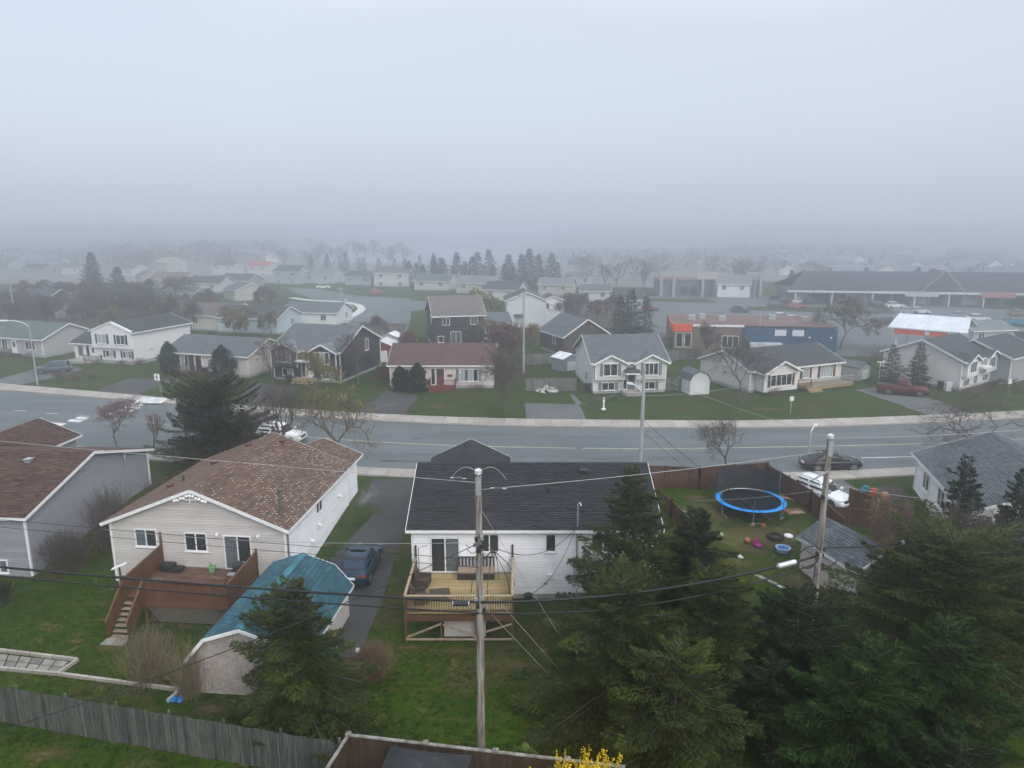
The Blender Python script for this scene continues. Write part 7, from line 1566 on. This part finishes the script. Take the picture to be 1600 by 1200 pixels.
cp_ = spruce('x', 0, 300, 9.0, 2.6, M_needle_d, 89, z=0, dens=.35, leaf=.7, nbm=.6)
copies(cp_, px_spots(CB+CS+CX), from_left([p_[0] for p_ in CB], 'dark conifers in the foggy belt before the lake')+from_left([p_[0] for p_ in CS], 'small conifers in the fog left of the lake')+['middle dark conifer at the edge of the car park', 'right dark conifer at the edge of the car park', 'left dark conifer at the edge of the car park', 'conifer behind the roof of the strip mall at its middle', 'conifer behind the strip mall gable', 'conifer at the left end of the strip mall'], 'conifers in the foggy belt before the lake')
FB = [[(g.uniform(180,640), g.uniform(398,425), g.uniform(.8,1.4)) for _ in range(48)], [(g.uniform(880,1240), g.uniform(418,462), g.uniform(.6,1.1)) for _ in range(30)], [(g.uniform(1200,1600), g.uniform(395,445), g.uniform(.5,.9)) for _ in range(26)]]
copies(bare_tree('x', 0, 200, 9.0, 5.0, 90, z=0, twig=M_twig, rmin=.05, depth=3, forks=5), px_spots(FB[0]+FB[1]+FB[2]), sum((from_left([p_[0] for p_ in q], t_) for q, t_ in zip(FB, ('foggy bare trees beyond the upper houses', 'foggy bare trees around the plaza building', 'foggy bare trees behind the strip mall'))), []), 'foggy bare trees beyond the houses')
def low(lb, px, py, h, r, sd, tw=None, **kw): thicket(lb, *G(px,py), h, r, 120, sd, tw or M_twig_red, rad=.012, **kw)
low('left reddish bush on the lawn by the grey blue hatchback', 92, 590, 1.1, 1.2, 101, ball=True); low('middle reddish bush on the lawn by the grey blue hatchback', 116, 594, .9, 1.1, 102, ball=True); low('right reddish bush on the lawn before the split level', 143, 592, 1.0, 1.1, 103, ball=True)
low('reddish bush under the navy shuttered windows', 218, 570, 1.1, 1.5, 104); low('reddish bush beside the steps of the navy shuttered house', 190, 571, .9, 1.1, 105); low('low brown bush before the green grey bungalow', 45, 562, 1.2, 1.3, 106)
low('low bare hedge before the maroon bungalow window', 745, 610, .9, 2.2, 107); low('brown bush at the split entry house porch', 968, 613, 1.9, 1.0, 108); low('brown bushes under the gable of the charcoal roofed bungalow', 1210, 617, .9, 1.8, 109); low('dark low bushes before the white house by the pickup', 1520, 620, 1.3, 2.4, 110)
low('dense bush right of the wooden front deck', 1345, 575, 2.2, 2.6, 111); low('dark hedge bush before the side street house', 1370, 560, 2.4, 3.0, 112); low('dark bush along the fence by the brick shop', 1085, 560, 2.2, 2.5, 113)
low('tangle of dry brush by the shed wall', 1240, 925, 1.0, 1.5, 114, M_twig_tan)

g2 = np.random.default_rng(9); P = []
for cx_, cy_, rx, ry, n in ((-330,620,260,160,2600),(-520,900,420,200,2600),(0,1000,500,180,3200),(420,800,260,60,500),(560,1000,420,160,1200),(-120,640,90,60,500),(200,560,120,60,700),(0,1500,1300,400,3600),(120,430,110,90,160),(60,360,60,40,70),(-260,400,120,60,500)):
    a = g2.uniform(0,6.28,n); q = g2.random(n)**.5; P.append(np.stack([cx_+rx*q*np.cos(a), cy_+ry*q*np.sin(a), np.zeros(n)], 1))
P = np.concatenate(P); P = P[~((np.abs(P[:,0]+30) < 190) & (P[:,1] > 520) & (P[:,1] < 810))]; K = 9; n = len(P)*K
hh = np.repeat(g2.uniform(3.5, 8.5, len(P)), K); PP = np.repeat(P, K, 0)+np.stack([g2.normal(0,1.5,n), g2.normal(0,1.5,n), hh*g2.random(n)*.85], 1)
o = blades('woodland', PP, nrm(np.stack([g2.normal(0,.6,n), g2.normal(0,.6,n), g2.random(n)+.3], 1)), nrm(g2.normal(0,1,(n,3))), g2.uniform(1.2,3.0,n), g2.uniform(.3,.8,n), np.repeat(g2.random(len(P)), K), leafm('fog_paled_far_wood', (.17,.175,.18), .35, .25, .02))  # pale grey foliage, distance fog put into the colour
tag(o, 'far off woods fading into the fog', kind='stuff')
# ---------------------------------------------------------------- fog
m = MB(); m.box(-2330, 2330, -90, 2640, -2.6, 21.2)
hz_ = m.build('haze', []); hm = bpy.data.materials.new('fog'); hm.use_nodes = True; t = hm.node_tree; t.nodes.clear(); o = t.nodes.new('ShaderNodeOutputMaterial'); pv = t.nodes.new('ShaderNodeVolumePrincipled')
pv.inputs['Color'].default_value = (.92,.95,1,1); pv.inputs['Density'].default_value = HAZE_DENSITY; pv.inputs['Anisotropy'].default_value = .9
t.links.new(pv.outputs[0], o.inputs['Volume']); hz_.data.materials.append(hm); hz_['kind'] = 'stuff'
# faces of every builder mesh turned outward
import bmesh
seen = set()
for o in list(bpy.data.objects):
    if o.type != 'MESH' or o.data.name in seen or len(o.data.polygons) > 30000: continue
    seen.add(o.data.name)
    if o.name.split('.')[0] in ('crown','buds','foliage','grass_tufts','ground','road','branches','twigs','stems','branch','siding','shingles','shake','windscreen','side_window','rear_window'): continue
    bm = bmesh.new(); bm.from_mesh(o.data); bmesh.ops.recalc_face_normals(bm, faces=bm.faces); bm.to_mesh(o.data); bm.free()
